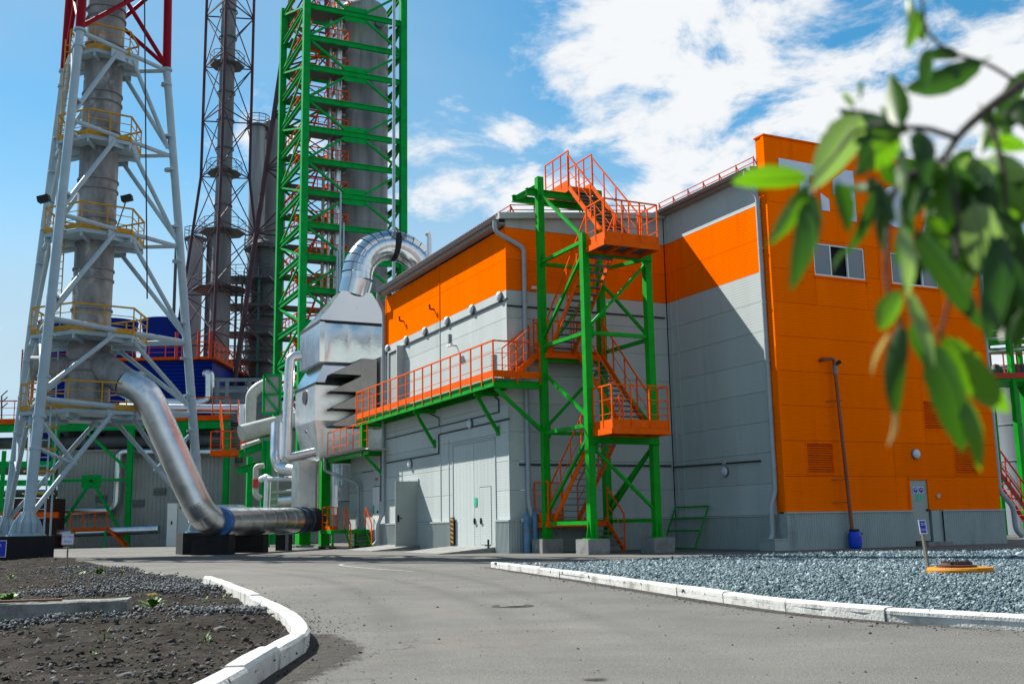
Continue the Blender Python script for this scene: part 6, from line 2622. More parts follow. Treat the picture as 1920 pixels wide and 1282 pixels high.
# small orange platform in front of the shed
p0, p1 = atY(132, 990, YR - 2.5), atY(200, 990, YR - 2.5)
t = thing('service_platform', 'small orange railed platform on green legs before the shed', 'platform', Vector((p0.x, p0.y, 0)))
mb = MB()
mb.box((p0.x, p0.y, p0.z - 0.2), (p1.x, p0.y + 1.2, p0.z))
build(mb, 'deck', M['orange_far'], t)
railing(t, [Vector((p0.x, p0.y, p0.z)), Vector((p1.x, p0.y, p0.z))], 1.1, M['orange_far'], 0.9, 0, 1, size=0.09, whole=True)
for xx in (p0.x + 0.1, p1.x - 0.1):
    mb = MB()
    mb.beam(Vector((xx, p0.y, 0)), Vector((xx, p0.y, p0.z - 0.2)), 0.12)
    build(mb, 'leg', M['green2'], t)
flight(t, Vector((p1.x + 1.3, p0.y, 0)), Vector((p1.x, p0.y, p0.z)), Vector((0, 1, 0)), 0.9, 4, M['orange_far'], M['orange_far'])
# left edge: low green frame, red ladder, masts
t = thing('edge_rack', 'green and rusty pipe frame at the left edge beyond the grey tower', 'pipe rack', Vector((atY(20, 1000, 76).x, 76, 0)))
for (x, y0, y1) in ((8, 845, 1020), (60, 860, 1020)):
    p = atY(x, y0, 76)
    mb = MB()
    mb.beam(Vector((p.x, 76, 0)), Vector((p.x, 76, p.z)), 0.3)
    build(mb, 'post', M['green2'], t)
for y in (870, 905, 965):
    a, b = atY(-40, y, 76), atY(110, y, 76)
    mb = MB()
    mb.beam(a, b, 0.25, 0.4)
    build(mb, 'beam', M['green2'] if y < 960 else M['orange_far'], t)
for y, r in ((880, 0.4), (925, 0.3), (940, 0.25)):
    a, b = atY(-60, y, 78), atY(105, y, 78)
    mb = MB()
    mb.tube(a, b, r, 10)
    build(mb, 'pipe_run', M['steel_grey'], t)
mb = MB()
p = atY(-5, 960, 77)
mb.box((p.x, 77, 0), (atY(100, 960, 77).x, 79, atY(40, 935, 77).z))
build(mb, 'machine_box', M['rust'], t)
t = thing('red_ladder', 'dark red caged ladder rising at the left behind the grey tower', 'ladder', atY(44, 790, 84))
a, b = atY(42, 800, 84), atY(46, 655, 84)
for dx in (-0.35, 0.35):
    mb = MB()
    mb.beam(Vector((a.x + dx, 84, a.z)), Vector((a.x + dx, 84, b.z)), 0.12)
    build(mb, 'stile', M['red'], t)
for k in range(18):
    mb = MB()
    z = a.z + (b.z - a.z) * k / 18
    mb.beam(Vector((a.x - 0.35, 84, z)), Vector((a.x + 0.35, 84, z)), 0.07)
    build(mb, 'rung', M['red'], t)
railing(t, [atY(56, 665, 84), atY(82, 665, 86)], 1.0, M['red'], 0.8, 0, 2, size=0.08, whole=True)
t = thing('antenna_mast', 'thin dark mast with three slanted arms at the left edge', 'mast', atY(3, 790, 84))
mb = MB()
mb.tube(atY(3, 800, 84), atY(3, 742, 84), 0.06, 6)
build(mb, 'pole', M['steel_grey'], t)
for y in (742, 754, 765):
    mb = MB()
    mb.tube(atY(3, y, 84), atY(14, y - 10, 84), 0.05, 6)
    build(mb, 'arm', M['steel_grey'], t)
# pale horizontal silver pipe on the rack deck
pipe('deck_pipe', [atY(225, 764, YR + 1), atY(448, 766, YR + 1)], 0.34, M['galv'], 'silver pipe lying along the rack deck under the cooling tower', bands=3)

# ---- orange stair, big white pipes and green cabinet left of the filter unit
YS = 72
t = thing('rack_stair', 'orange stair coming down from the pipe rack deck', 'stairs', atY(430, 850, YS))
fa, fb = atY(418, 845, YS), atY(412, 782, YS + 3)
flight(t, fa, fb, Vector((1, 0, 0)), 1.3, 12, M['orange_far'], M['tread'])
for dx in (0, 1.3):
    railing(t, [fa + Vector((dx, 0, 0)), fb + Vector((dx, 0, 0))], 1.2, M['orange_far'], 0.9, 0, 2, size=0.07, whole=True)
mb = MB()
c = atY(432, 850, YS)
mb.obox(c + Vector((0, -0.5, -0.1)), Vector((1.0, 0, 0)), Vector((0, 0.7, 0)), Vector((0, 0, 0.12)))
build(mb, 'landing', M['orange_far'], t)
railing(t, [c + Vector((-1, -1.2, 0)), c + Vector((1, -1.2, 0)), c + Vector((1, 0.2, 0))], 1.4, M['orange_far'], 0.7, 0.15, 2, size=0.07, whole=True)
pipe('insulated_pipe', [atY(615, 762, 68), atY(590, 776, 67), atY(452, 812, 64)], 0.50, M['pipe_white'], 'thick pale insulated pipe sloping left from the filter housing', bend=1.0, bands=3, n=20)
pipe('insulated_pipe', [atY(512, 712, 70), atY(482, 728, 69.5), atY(471, 740, 69.5), atY(469, 800, 69.5)], 0.36, M['pipe_white'], 'pale insulated pipe bending down beside the green panel', bend=0.8, n=18)
pipe('insulated_pipe', [atY(457, 758, 70), atY(456, 806, 70)], 0.30, M['galv'], 'short silver standing pipe left of the bent pale pipe')
pipe('insulated_pipe', [atY(455, 843, 66), atY(488, 832, 66.5)], 0.34, M['pipe_white'], 'short pale pipe stub on the green bracket beam')
pipe('elbow_pipe', [atY(519, 795, 63), atY(517, 858, 62), atY(523, 876, 62), atY(560, 883, 61)], 0.34, M['galv'], 'silver elbow pipe entering the dull grey duct box', bend=0.6, bands=2)
pipe('elbow_pipe', [atY(495, 873, 64), atY(480, 874, 64), atY(479, 928, 64), atY(489, 934, 64)], 0.17, M['pipe_white'], 'thin white pipe with a red band below the bracket beam', bend=0.3)
q = atY(479.5, 906, 63.9)
mb = MB()
mb.tube(q - Z * 0.25, q + Z * 0.25, 0.19, 12)
tag(build(mb, 'pipe_marker', mat('red pipe marker', (0.45, 0.02, 0.02), 0.4)), 'red marker sleeve on the thin white pipe', 'pipe marker')
pipe('elbow_pipe', [atY(490, 899, 63), atY(501, 894, 62.5), atY(502, 900, 62.5), atY(500, 955, 62.5)], 0.2, M['galv'], 'grey pipe dropping onto the lying flue duct', bend=0.3)
pipe('rack_line', [atY(502, 898, 62.3), atY(548, 897, 62)], 0.15, M['galv'], 'thin grey pipe running into the duct box, upper one')
pipe('rack_line', [atY(525, 938, 62), atY(550, 936, 61.6)], 0.22, M['galv'], 'grey pipe stub with a flange running into the duct box, lower one')
for k, y in enumerate((921, 934, 946, 953)):
    pipe('low_line', [atY(505, y + 3, 66), atY(562, y - 3, 66)], 0.09, M['pipe_white'], 'thin white line under the duct box, ' + ('topmost of four', 'second from top', 'third from top', 'lowest of four')[k])
GB = thing('green_cabinet', 'green framed ribbed cabinet door standing above the white pipes', 'cabinet', atY(510, 775, 66))
a0_, a1_ = atY(494, 775, 66), atY(526, 703, 66)
mb = MB()
mb.box((a0_.x + 0.1, 66, a0_.z), (a1_.x - 0.1, 66.6, a1_.z))
build(mb, 'cabinet_body', M['shed'], GB)
for (p, q_) in (((a0_.x, a0_.z), (a0_.x, a1_.z)), ((a1_.x, a0_.z), (a1_.x, a1_.z)), ((a0_.x, a1_.z), (a1_.x, a1_.z)), ((a0_.x, a0_.z), (a1_.x, a0_.z)), ((a0_.x, (a0_.z + a1_.z) / 2), (a1_.x, (a0_.z + a1_.z) / 2)), ((a0_.x, a1_.z), (a1_.x, (a0_.z + a1_.z) / 2)), ((a0_.x, (a0_.z + a1_.z) / 2), (a1_.x, a0_.z))):
    mb = MB()
    mb.beam(Vector((p[0], 65.95, p[1])), Vector((q_[0], 65.95, q_[1])), 0.13)
    build(mb, 'frame_bar', M['green2'], GB)
for i in range(6):
    mb = MB()
    xx = a0_.x + 0.15 + i * (a1_.x - a0_.x - 0.3) / 5
    mb.box((xx - 0.03, 65.97, a0_.z + 0.05), (xx + 0.03, 66.0, a1_.z - 0.05))
    build(mb, 'rib', M['shed'], GB)
# green bracket frame below
BF = thing('bracket_frame', 'green steel frame carrying pale pipes left of the filter housing', 'steel frame', Vector((atY(500, 990, 65).x, 65, 0)))
for x in (446, 496, 503):
    p = atY(x, 850, 65)
    member(BF, Vector((p.x, 65 + (x < 450) * 3, 0)), Vector((p.x, 65 + (x < 450) * 3, atY(x, 826 if x > 450 else 850, 65).z)), 0.35, 0.35, M['green2'], 'post')
for (x0_, y0_, x1_, y1_) in ((448, 852, 497, 834), (445, 884, 497, 868), (452, 818, 505, 812)):
    member(BF, atY(x0_, y0_, 66), atY(x1_, y1_, 65), 0.3, 0.4, M['green2'], 'beam', True)
mb = MB()
mb.box((atY(494, 900, 66).x, 66, 2.2), (atY(520, 900, 66).x, 66.4, atY(500, 830, 66).z))
build(mb, 'ribbed_panel', M['shed'], BF)
# dark lower wall and low tank behind the duct
mb = MB()
p0, p1 = atY(432, 1000, 84), atY(640, 1000, 84)
mb.box((p0.x, 84, 0), (p1.x + 3, 85, atY(500, 800, 84).z))
tag(build(mb, 'rear_wall', M['shed']), 'dim grey rear wall behind the pipes and filter legs', 'wall')
mb = MB()
p0, p1 = atY(395, 960, 66), atY(455, 945, 66)
mb.prism([Vector((p0.x, 66, p0.z)), Vector((p1.x, 66, p0.z)), Vector((p1.x - 0.4, 66, p1.z)), Vector((p0.x, 66, p1.z))], Vector((0, 2, 0)))
tag(build(mb, 'duct_shroud', M['tower_grey']), 'pale metal shroud resting behind the lying flue duct', 'shroud')
# grey platform building behind maroon leg
c = atY(455, 740, 90)
t = thing('platform_house', 'small blue grey steel platform frame below the maroon leg', 'steel frame', Vector((c.x, 90, 0)))
for x in (408, 426, 468, 520):
    p = atY(x, 712, 90)
    mb = MB()
    mb.beam(Vector((p.x, 90, 4)), Vector((p.x, 90, p.z)), 0.3)
    build(mb, 'post', M['tank'], t)
for y in (712, 733, 752):
    mb = MB()
    mb.beam(atY(402, y, 90), atY(526, y, 90), 0.2, 0.3)
    build(mb, 'beam', M['tank'], t)
mb = MB()
p0, p1 = atY(405, 790, 91), atY(526, 722, 91)
mb.box((p0.x, 91, p0.z), (p1.x, 92, p1.z))
build(mb, 'wall_sheet', M['tank'], t)

# ------------------------------------------------------------------ right background: tank, pipe rack, red stair
YT = 62
c = atY(1935, 730, YT)
TK = thing('storage_tank', 'grey streaked cylindrical tank behind the orange block', 'tank', Vector((c.x, YT, 0)))
rt = (1935 - 1848) / F_PX * YT
zt = atY(1900, 722, YT - rt).z
mb = MB()
mb.lathe(Vector((c.x, YT, 0)), [(rt, 0), (rt, zt), (rt * 0.6, zt + 0.3), (0, zt + 0.5)], 40)
build(mb, 'tank_shell', M['tank'], TK)
for k in range(1, 4):
    z = zt * k / 4
    mb = MB()
    mb.lathe(Vector((c.x, YT, 0)), [(rt, z - 0.04), (rt * 1.01, z - 0.03), (rt * 1.01, z + 0.03), (rt, z + 0.04)], 40)
    build(mb, 'seam_ring', M['tank'], TK)
YQ = 57
RR = thing('green_pipe_gantry', 'green pipe gantry with red railed deck above the grey tank', 'pipe rack', Vector((atY(1880, 1000, YQ).x, YQ, 0)))
x0, x1 = atY(1832, 690, YQ).x, atY(2010, 690, YQ).x
zd = atY(1880, 706, YQ).z
ztop = atY(1880, 583, YQ).z
mb = MB()
mb.box((x0, YQ, zd - 0.25), (x1, YQ + 3, zd))
build(mb, 'deck', M['green'], RR)
mb = MB()
mb.beam(Vector((x0, YQ - 0.05, zd + 0.05)), Vector((x1, YQ - 0.05, zd + 0.05)), 0.06, 0.3)
build(mb, 'toe_board', M['red'], RR)
railing(RR, [Vector((x0, YQ, zd)), Vector((x1, YQ, zd))], 1.25, M['red'], 0.7, 0, 1, size=0.06, whole=True)
for x in (1845, 1898, 1960):
    for dy in (0.1, 2.8):
        p = atY(x, 690, YQ)
        mb = MB()
        mb.beam(Vector((p.x, YQ + dy, 0)), Vector((p.x, YQ + dy, ztop)), 0.26)
        build(mb, 'post', M['green'], RR)
for z, w_ in ((ztop, 0.35), (ztop - 0.9, 0.2), (zd + 1.9, 0.2)):
    for dy in (0.1, 2.8):
        mb = MB()
        mb.ibeam(Vector((x0, YQ + dy, z)), Vector((x1, YQ + dy, z)), 0.2, w_, 0.04)
        build(mb, 'beam', M['green'], RR)
mb = MB()
mb.box((x0 - 0.3, YQ - 0.3, ztop + 0.2), (x1, YQ + 3.2, ztop + 0.3))
build(mb, 'roof_sheet', M['green2'], RR)
for k, (z, r) in enumerate(((zd + 1.45, 0.16), (zd + 1.9, 0.10), (zd + 2.25, 0.14), (zd + 2.6, 0.09), (zd + 0.5, 0.22))):
    mb = MB()
    mb.tube(Vector((x0, YQ + 1 + 0.3 * k, z)), Vector((x1, YQ + 1 + 0.2 * k, z + 0.35)), r, 10)
    build(mb, 'pipe_run', M['galv'] if k % 2 == 0 else M['green'], RR)
for x in (1867, 1902, 1915):
    p = atY(x, 690, YQ + 1)
    mb = MB()
    mb.lathe(Vector((p.x, p.y, 0)), [(0, zd), (0.35, zd), (0.38, zd + 0.5), (0.15, zd + 0.8), (0.0, zd + 0.85)], 14)
    build(mb, 'valve_body', M['steel_grey'], RR)
t = thing('red_stair', 'red steel stair descending in front of the grey tank', 'stairs', Vector((atY(1900, 1000, 50).x, 50, 0)))
a, b = atY(1945, 985, 50), atY(1860, 868, 50)
flight(t, Vector((a.x, 50, a.z)), Vector((b.x, 50, b.z)), Vector((0, 1, 0)), 1.0, 11, M['red'], M['red'], sh=0.35)
for dy in (0, 1.0):
    railing(t, [Vector((a.x, 50 + dy, a.z + 0.1)), Vector((b.x, 50 + dy, b.z + 0.1))], 1.15, M['red'], 1.3, 0, 1, size=0.06)

# ------------------------------------------------------------------ signs, manholes, slab, weeds
def text_mesh(txt, size):
    cu = bpy.data.curves.new('lettering', 'FONT')
    cu.body = txt
    cu.size = size
    cu.align_x = 'CENTER'
    cu.align_y = 'CENTER'
    cu.extrude = 0.0015
    tmp = bpy.data.objects.new('lettering', cu)
    COL.objects.link(tmp)
    dg = bpy.context.evaluated_depsgraph_get()
    me = bpy.data.meshes.new_from_object(tmp.evaluated_get(dg))
    bpy.data.objects.remove(tmp)
    bpy.data.curves.remove(cu)
    me.name = 'lettering'
    return me


def sign(p, w, h, zc, lines, label, face, border, ink, yaw=0.0, lean=0.0, post_h=None, side=0.0):
    """board on a stake; faces the camera side (-Y) turned by yaw; lean tips it sideways"""
    t = thing('sign_post', label, 'sign', p)
    mb = MB()
    R3 = Matrix.Rotation(yaw, 3, 'Z')
    tilt = Vector((lean, 0, 0))
    ax = R3 @ Vector((1, 0, 0))
    no_ = R3 @ Vector((0, -1, 0))
    upd = (Z + ax * lean).normalized()
    mb.beam(p - Z * 0.1, p + upd * (zc + h * 0.3), 0.045)
    build(mb, 'stake', M['wood'], t)
    c = p + upd * zc + no_ * 0.035 + ax * side
    mb = MB()
    mb.obox(c, ax * (w / 2), no_ * 0.006, upd * (h / 2))
    bd = build(mb, 'board', border, t)
    mb = MB()
    mb.obox(c + no_ * 0.0075, ax * (w / 2 - 0.018), no_ * 0.003, upd * (h / 2 - 0.018))
    build(mb, 'board_face', face, bd)
    for (s, dz_, sz) in lines:
        me = text_mesh(s, sz)
        me.materials.append(ink)
        o = obj_from(me, 'lettering', bd)
        X, Yv, Zv = ax, upd, no_
        o.rotation_euler = Matrix(((X.x, Yv.x, Zv.x), (X.y, Yv.y, Zv.y), (X.z, Yv.z, Zv.z))).to_euler()
        o.location = c + no_ * 0.0125 + upd * dz_ - wloc(bd)
    return t


p = gnd(1743, 1077)
dpt = (p - ORG).dot(FW) / F_PX
sign(p, 15.5 * dpt, 26 * dpt, 89 * dpt, [('ГОЖ', 5.0 * dpt, 7 * dpt), ('5.01', -5.5 * dpt, 6.5 * dpt)], 'blue and white sign on a leaning stake beside the yellow manhole ring', M['sign_blue'], M['sign_white'], M['sign_white'], 0.25, -0.10)
p = gnd(125, 1066)
dpt = (p - ORG).dot(FW) / F_PX
sign(p, 23 * dpt, 22 * dpt, 55 * dpt, [('СГ-ПБ1', 4.0 * dpt, 6.0 * dpt), ('ВА.2Ц', -4.5 * dpt, 5.2 * dpt)], 'white sign with red border on a stake at the soil edge', M['sign_white'], M['sign_red'], M['sign_blue'], 0.1, 0.0)
p = gnd(-6, 1068)
dpt = (p - ORG).dot(FW) / F_PX
sign(p, 36 * dpt, 31 * dpt, 39 * dpt, [('ПГ В', 6 * dpt, 7 * dpt), ('1', -8 * dpt, 8 * dpt)], 'blue and white sign cut off by the left picture edge', M['sign_blue'], M['sign_white'], M['sign_white'], -0.2, 0.02)

# yellow manhole ring with a rusty lid
a, b = gnd(1738, 1084), gnd(1866, 1084)
c = Vector(((a.x + b.x) / 2, (a.y + b.y) / 2, 0.06))
rm = (b - a).length / 2
MH = thing('manhole_ring', 'yellow painted concrete manhole ring with rusty lid in the gravel', 'manhole', c)
mb = MB()
mb.lathe(c, [(rm, 0.0), (rm, 0.09), (rm * 0.95, 0.125), (rm * 0.5, 0.13), (rm * 0.48, 0.05)], 40)
for i, p in enumerate(mb.v):
    pass
build(mb, 'ring', M['yellow_ring'], MH)
mb = MB()
mb.lathe(c - Vector((0.05, 0, 0)), [(rm * 0.60, 0.125), (rm * 0.60, 0.16), (rm * 0.48, 0.17), (rm * 0.46, 0.20), (0, 0.205)], 32)
lid = build(mb, 'lid', M['rust'], MH)
for k in range(5):
    mb = MB()
    mb.obox(c + Vector((-0.05, (k - 2) * rm * 0.17, 0.21)), Vector((rm * 0.36, 0, 0)), Vector((0, 0.012, 0)), Vector((0, 0, 0.008)))
    build(mb, 'lid_rib', M['rust'], lid)

# sunken manhole in the asphalt
c = gnd(961, 1136)
rx = (gnd(1000, 1136) - gnd(922, 1136)).length / 2
MC = thing('sunken_manhole', 'worn iron manhole cover set flush in the asphalt', 'manhole', c)
mb = MB()
mb.lathe(c, [(rx, 0.004), (rx * 0.97, 0.008), (rx * 0.62, 0.005)], 30)
build(mb, 'patch_ring', M['silt_solid'], MC)
mb = MB()
mb.lathe(c, [(rx * 0.62, 0.004), (rx * 0.60, 0.016), (rx * 0.5, 0.012), (0, 0.011)], 30)
build(mb, 'lid', mat('dusty iron lid', (0.12, 0.115, 0.105), 0.7, 0.2, var=0.35, scale=14, bump=0.8, bscale=40), MC)

# concrete beam lying in the soil, with a strip of timber on it
a = gnd(236, 1178)
b = gnd(-70, 1190)
d = (b - a).normalized()
w = Vector((-d.y, d.x, 0))
if w.y < 0:
    w = -w
SB = thing('concrete_beam', 'weathered concrete beam lying in the soil bed', 'concrete beam', a)
h_ = 0.06 + 43 * (a - ORG).dot(FW) / F_PX
mb = MB()
n = 10
vs_, fs = [], []
rb = random.Random(4)
for i in range(n + 1):
    p = a.lerp(b, i / n)
    for (o, z) in ((0, -0.05), (0.0, h_ - 0.02), (0.03, h_), (0.52, h_ - 0.01), (0.55, h_ - 0.04), (0.55, -0.05)):
        q = p + w * (o + rb.uniform(-0.012, 0.012)) + Z * (z + rb.uniform(-0.008, 0.008))
        vs_.append(q)
for i in range(n):
    for k in range(5):
        fs.append((i * 6 + k, (i + 1) * 6 + k, (i + 1) * 6 + k + 1, i * 6 + k + 1))
fs += [(0, 1, 2, 3, 4, 5), tuple(n * 6 + k for k in range(5, -1, -1))]
fs = [f[::-1] for f in fs]
mb.add(vs_, fs)
build(mb, 'beam_body', M['slab'], SB)
mb = MB()
p0 = a.lerp(b, 0.42) + w * 0.12 + Z * (h_ + 0.012)
mb.beam(p0, b + w * 0.05 + Z * (h_ + 0.015), 0.07, 0.025)
tag(build(mb, 'timber_lath', mat('brown lath', (0.13, 0.07, 0.04), 0.8, var=0.3, scale=10)), 'brown timber lath lying on the concrete beam', 'timber')
# flat rock at the foot of the red-bordered sign
def rock(c, sx, sy, sz, seed, name, label):
    r = random.Random(seed)
    mb = MB()
    n, m_ = 12, 5
    vs_ = []
    for k in range(m_):
        ph = k / (m_ - 1) * math.pi / 2
        for j in range(n):
            t = 2 * math.pi * j / n
            q = r.uniform(0.8, 1.15)
            vs_.append(c + Vector((sx * math.cos(t) * math.cos(ph) * q, sy * math.sin(t) * math.cos(ph) * q, sz * min(1, math.sin(ph) * 1.4) * r.uniform(0.85, 1.1) - 0.02)))
    fs = []
    for k in range(m_ - 1):
        for j in range(n):
            fs.append((k * n + j, k * n + (j + 1) % n, (k + 1) * n + (j + 1) % n, (k + 1) * n + j))
    fs.append(tuple((m_ - 1) * n + j for j in range(n)))
    mb.add(vs_, fs)
    return tag(build(mb, name, M['rock']), label, 'rock')


rock(gnd(125, 1074), 0.45, 0.4, 0.17, 3, 'flat_rock', 'flat blue grey rock at the foot of the red-bordered sign')
rock(gnd(325, 1147), 0.05, 0.045, 0.05, 5, 'loose_rock', 'small reddish grey rock between the beam and the kerb')
rock(gnd(275, 1250), 0.045, 0.04, 0.035, 8, 'loose_rock', 'small pale rock lying in the foreground soil')

weed_bits = []


def weed(x, y, h, n, label, flowers=0, spread=1.0, seed=1):
    r = random.Random(seed)
    p = gnd(x, y, 0.07)
    k = (p - ORG).dot(FW) / F_PX
    h = h * k
    t = thing('weed', label, 'weed', p, 'weeds on the soil bed')
    mb = MB()
    for i in range(n):
        a = r.uniform(0, 2 * math.pi)
        d = Vector((math.cos(a), math.sin(a), 0))
        L = h * r.uniform(0.7, 1.3) * spread
        el = r.uniform(0.25, 1.1)
        wv = Vector((-d.y, d.x, 0)) * L * r.uniform(0.10, 0.17)
        p0 = p
        p1 = p + d * L * 0.5 * math.cos(el) + Z * L * 0.55 * math.sin(el)
        p2 = p + d * L * 0.85 * math.cos(el) + Z * L * 0.75 * math.sin(el)
        p3 = p + d * L * math.cos(el) * 1.1 + Z * L * 0.72 * math.sin(el)
        mb.add([p0, p1 - wv, p1 + wv, p2 - wv * 0.8, p2 + wv * 0.8, p3], [(0, 1, 2), (1, 3, 4, 2), (3, 5, 4)])
    build(mb, 'leaves', M['weed'], t)
    for i in range(flowers):
        q = p + Vector((r.uniform(-0.5, 0.5), r.uniform(-0.5, 0.5), 0)) * h + Z * h * r.uniform(0.9, 1.3)
        mb = MB()
        mb.tube(p, q, 0.004, 5)
        build(mb, 'stem', M['weed'], t)
        mb = MB()
        mb.lathe(q, [(0.004, 0), (0.028, 0.01), (0.03, 0.018), (0, 0.02)], 10)
        build(mb, 'flower', M['petal'], t)


weed(285, 1143, 26, 34, 'dandelion clump with yellow flowers right of the concrete beam', 3, 1.1, 1)
weed(14, 1130, 26, 26, 'leafy weed clump at the left edge behind the concrete beam', 0, 1.1, 2)
weed(8, 1172, 12, 14, 'low weed at the left foot of the concrete beam', 0, 1.0, 12)
weed(188, 1080, 22, 16, 'upright leafy weed near the flat rock', 0, 0.9, 3)
weed(228, 1080, 10, 16, 'low yellow flowering weed by the yard edge', 2, 1.0, 4)
weed(150, 1083, 12, 22, 'low spreading weed below the flat rock', 0, 1.4, 5)
weed(355, 1162, 15, 12, 'small bright weed in the grey stone patch', 0, 0.9, 6)
weed(385, 1124, 12, 9, 'small weed close to the kerb end', 0, 0.9, 7)
weed(176, 1228, 14, 9, 'single small weed in the foreground soil', 0, 0.9, 8)
weed(190, 1168, 14, 16, 'weed tuft under the right end of the concrete beam', 1, 1.1, 9)
weed(255, 1120, 10, 14, 'low weed behind the dandelion clump', 0, 1.1, 10)
weed(435, 1148, 10, 10, 'dry low weed beside the left kerb', 0, 1.3, 11)
weed(20, 1086, 9, 14, 'yellowish weed patch far left on the soil', 0, 1.4, 13)
weed(372, 1147, 10, 9, 'tiny weed among the crushed stone heap', 0, 1.0, 14)
weed(1805, 1113, 10, 10, 'thin weed growing in the gravel below the yellow ring', 0, 1.1, 15)
spr = MB()
for i in range(40):
    rw = random.Random(60 + i)
    x_, y_ = rw.uniform(5, 520), rw.uniform(1080, 1215)
    p = gnd(x_, y_, 0.07)
    if not inside(np.array([[p.x, p.y]]), SPOLY)[0] or not inset_ok(np.array([[p.x, p.y]]), KLs, 0.25)[0]:
        continue
    for k in range(9):
        a = rw.uniform(0, 2 * math.pi)
        d = Vector((math.cos(a), math.sin(a), 0))
        L = rw.uniform(0.04, 0.10)
        wv = Vector((-d.y, d.x, 0)) * L * 0.10
        q = p + d * rw.uniform(0, 0.05)
        t_ = q + d * L * 0.6 + Z * L * rw.uniform(0.4, 1.1)
        m_ = q.lerp(t_, 0.5) + Z * 0.01
        spr.add([q, m_ - wv, m_ + wv, t_], [(0, 1, 2), (1, 3, 2)])
kind(build(spr, 'weed_sprigs', M['weed']), 'stuff', 'sparse low weed sprigs scattered over the soil bed', 'weeds')
del weed_bits

# ------------------------------------------------------------------ foreground branch
def leaf_mat(name, col, trans):
    m = bpy.data.materials.new(name)
    m.use_nodes = True
    nt = m.node_tree
    b = nt.nodes['Principled BSDF']
    b.inputs['Roughness'].default_value = 0.42
    no = nt.nodes.new('ShaderNodeTexNoise')
    no.inputs['Scale'].default_value = 60
    geo = nt.nodes.new('ShaderNodeNewGeometry')
    nt.links.new(geo.outputs['Position'], no.inputs['Vector'])
    rp = nt.nodes.new('ShaderNodeValToRGB')
    rp.color_ramp.elements[0].color = (*(np.array(col) * 0.75), 1)
    rp.color_ramp.elements[1].color = (*np.clip(np.array(col) * 1.2, 0, 1), 1)
    nt.links.new(no.outputs['Fac'], rp.inputs[0])
    nt.links.new(rp.outputs[0], b.inputs['Base Color'])
    tr = nt.nodes.new('ShaderNodeBsdfTranslucent')
    tr.inputs['Color'].default_value = (*trans, 1)
    mx = nt.nodes.new('ShaderNodeMixShader')
    mx.inputs[0].default_value = 0.42
    nt.links.new(b.outputs[0], mx.inputs[1])
    nt.links.new(tr.outputs[0], mx.inputs[2])
    nt.links.new(mx.outputs[0], nt.nodes['Material Output'].inputs['Surface'])
    return m


LM = [leaf_mat('leaf green', (0.038, 0.105, 0.004), (0.15, 0.38, 0.003)), leaf_mat('leaf dark green', (0.014, 0.052, 0.004), (0.038, 0.13, 0.003)), leaf_mat('leaf glare underside', (0.20, 0.29, 0.13), (0.26, 0.44, 0.08)), leaf_mat('leaf bract', (0.42, 0.30, 0.10), (0.5, 0.4, 0.1))]  # pale undersides have glare painted into their colour
BR = thing('leafy_branch', 'blurred leafy branch hanging into the upper right foreground', 'branch', atY(1960, 120, 0.95))


def P_(x, y, D):
    return ORG + (FW * F_PX + RT * (x - 960) - UPV * (y - 641)) * (D / F_PX)


# bearing wood
def twig(pts, r0, r1):
    P = [P_(*p) for p in pts]
    Q = fillet(P, 0.03, 4)
    mb = MB()
    n = len(Q)
    mb.sweep(Q, r0, 9, True, [r0 + (r1 - r0) * i / (n - 1) for i in range(n)])
    build(mb, 'twig', M['twig'], BR)


M['twig'] = mat('twig bark', (0.075, 0.06, 0.04), 0.8, var=0.4, scale=120, bump=0.8, bscale=300)
twig([(2150, 40, 1.05), (1985, 110, 0.98), (1915, 160, 0.93), (1850, 205, 0.90), (1795, 255, 0.88), (1770, 300, 0.86), (1700, 330, 0.84)], 0.0062, 0.0020)
twig([(1790, 258, 0.88), (1735, 240, 0.85), (1690, 240, 0.83), (1610, 235, 0.82), (1560, 300, 0.80), (1518, 345, 0.79)], 0.0026, 0.0010)
twig([(1720, 320, 0.85), (1672, 355, 0.83), (1664, 430, 0.82), (1660, 540, 0.82), (1690, 620, 0.81)], 0.0028, 0.0012)
twig([(1900, 150, 0.93), (1850, 118, 0.9), (1780, 100, 0.88), (1735, 60, 0.86), (1728, 0, 0.85), (1730, -60, 0.85)], 0.0018, 0.0010)
twig([(1770, 300, 0.87), (1800, 400, 0.84), (1790, 520, 0.82), (1760, 640, 0.81)], 0.0026, 0.0012)
twig([(1850, 205, 0.90), (1880, 300, 0.88), (1890, 420, 0.86), (1870, 520, 0.85)], 0.0026, 0.0012)

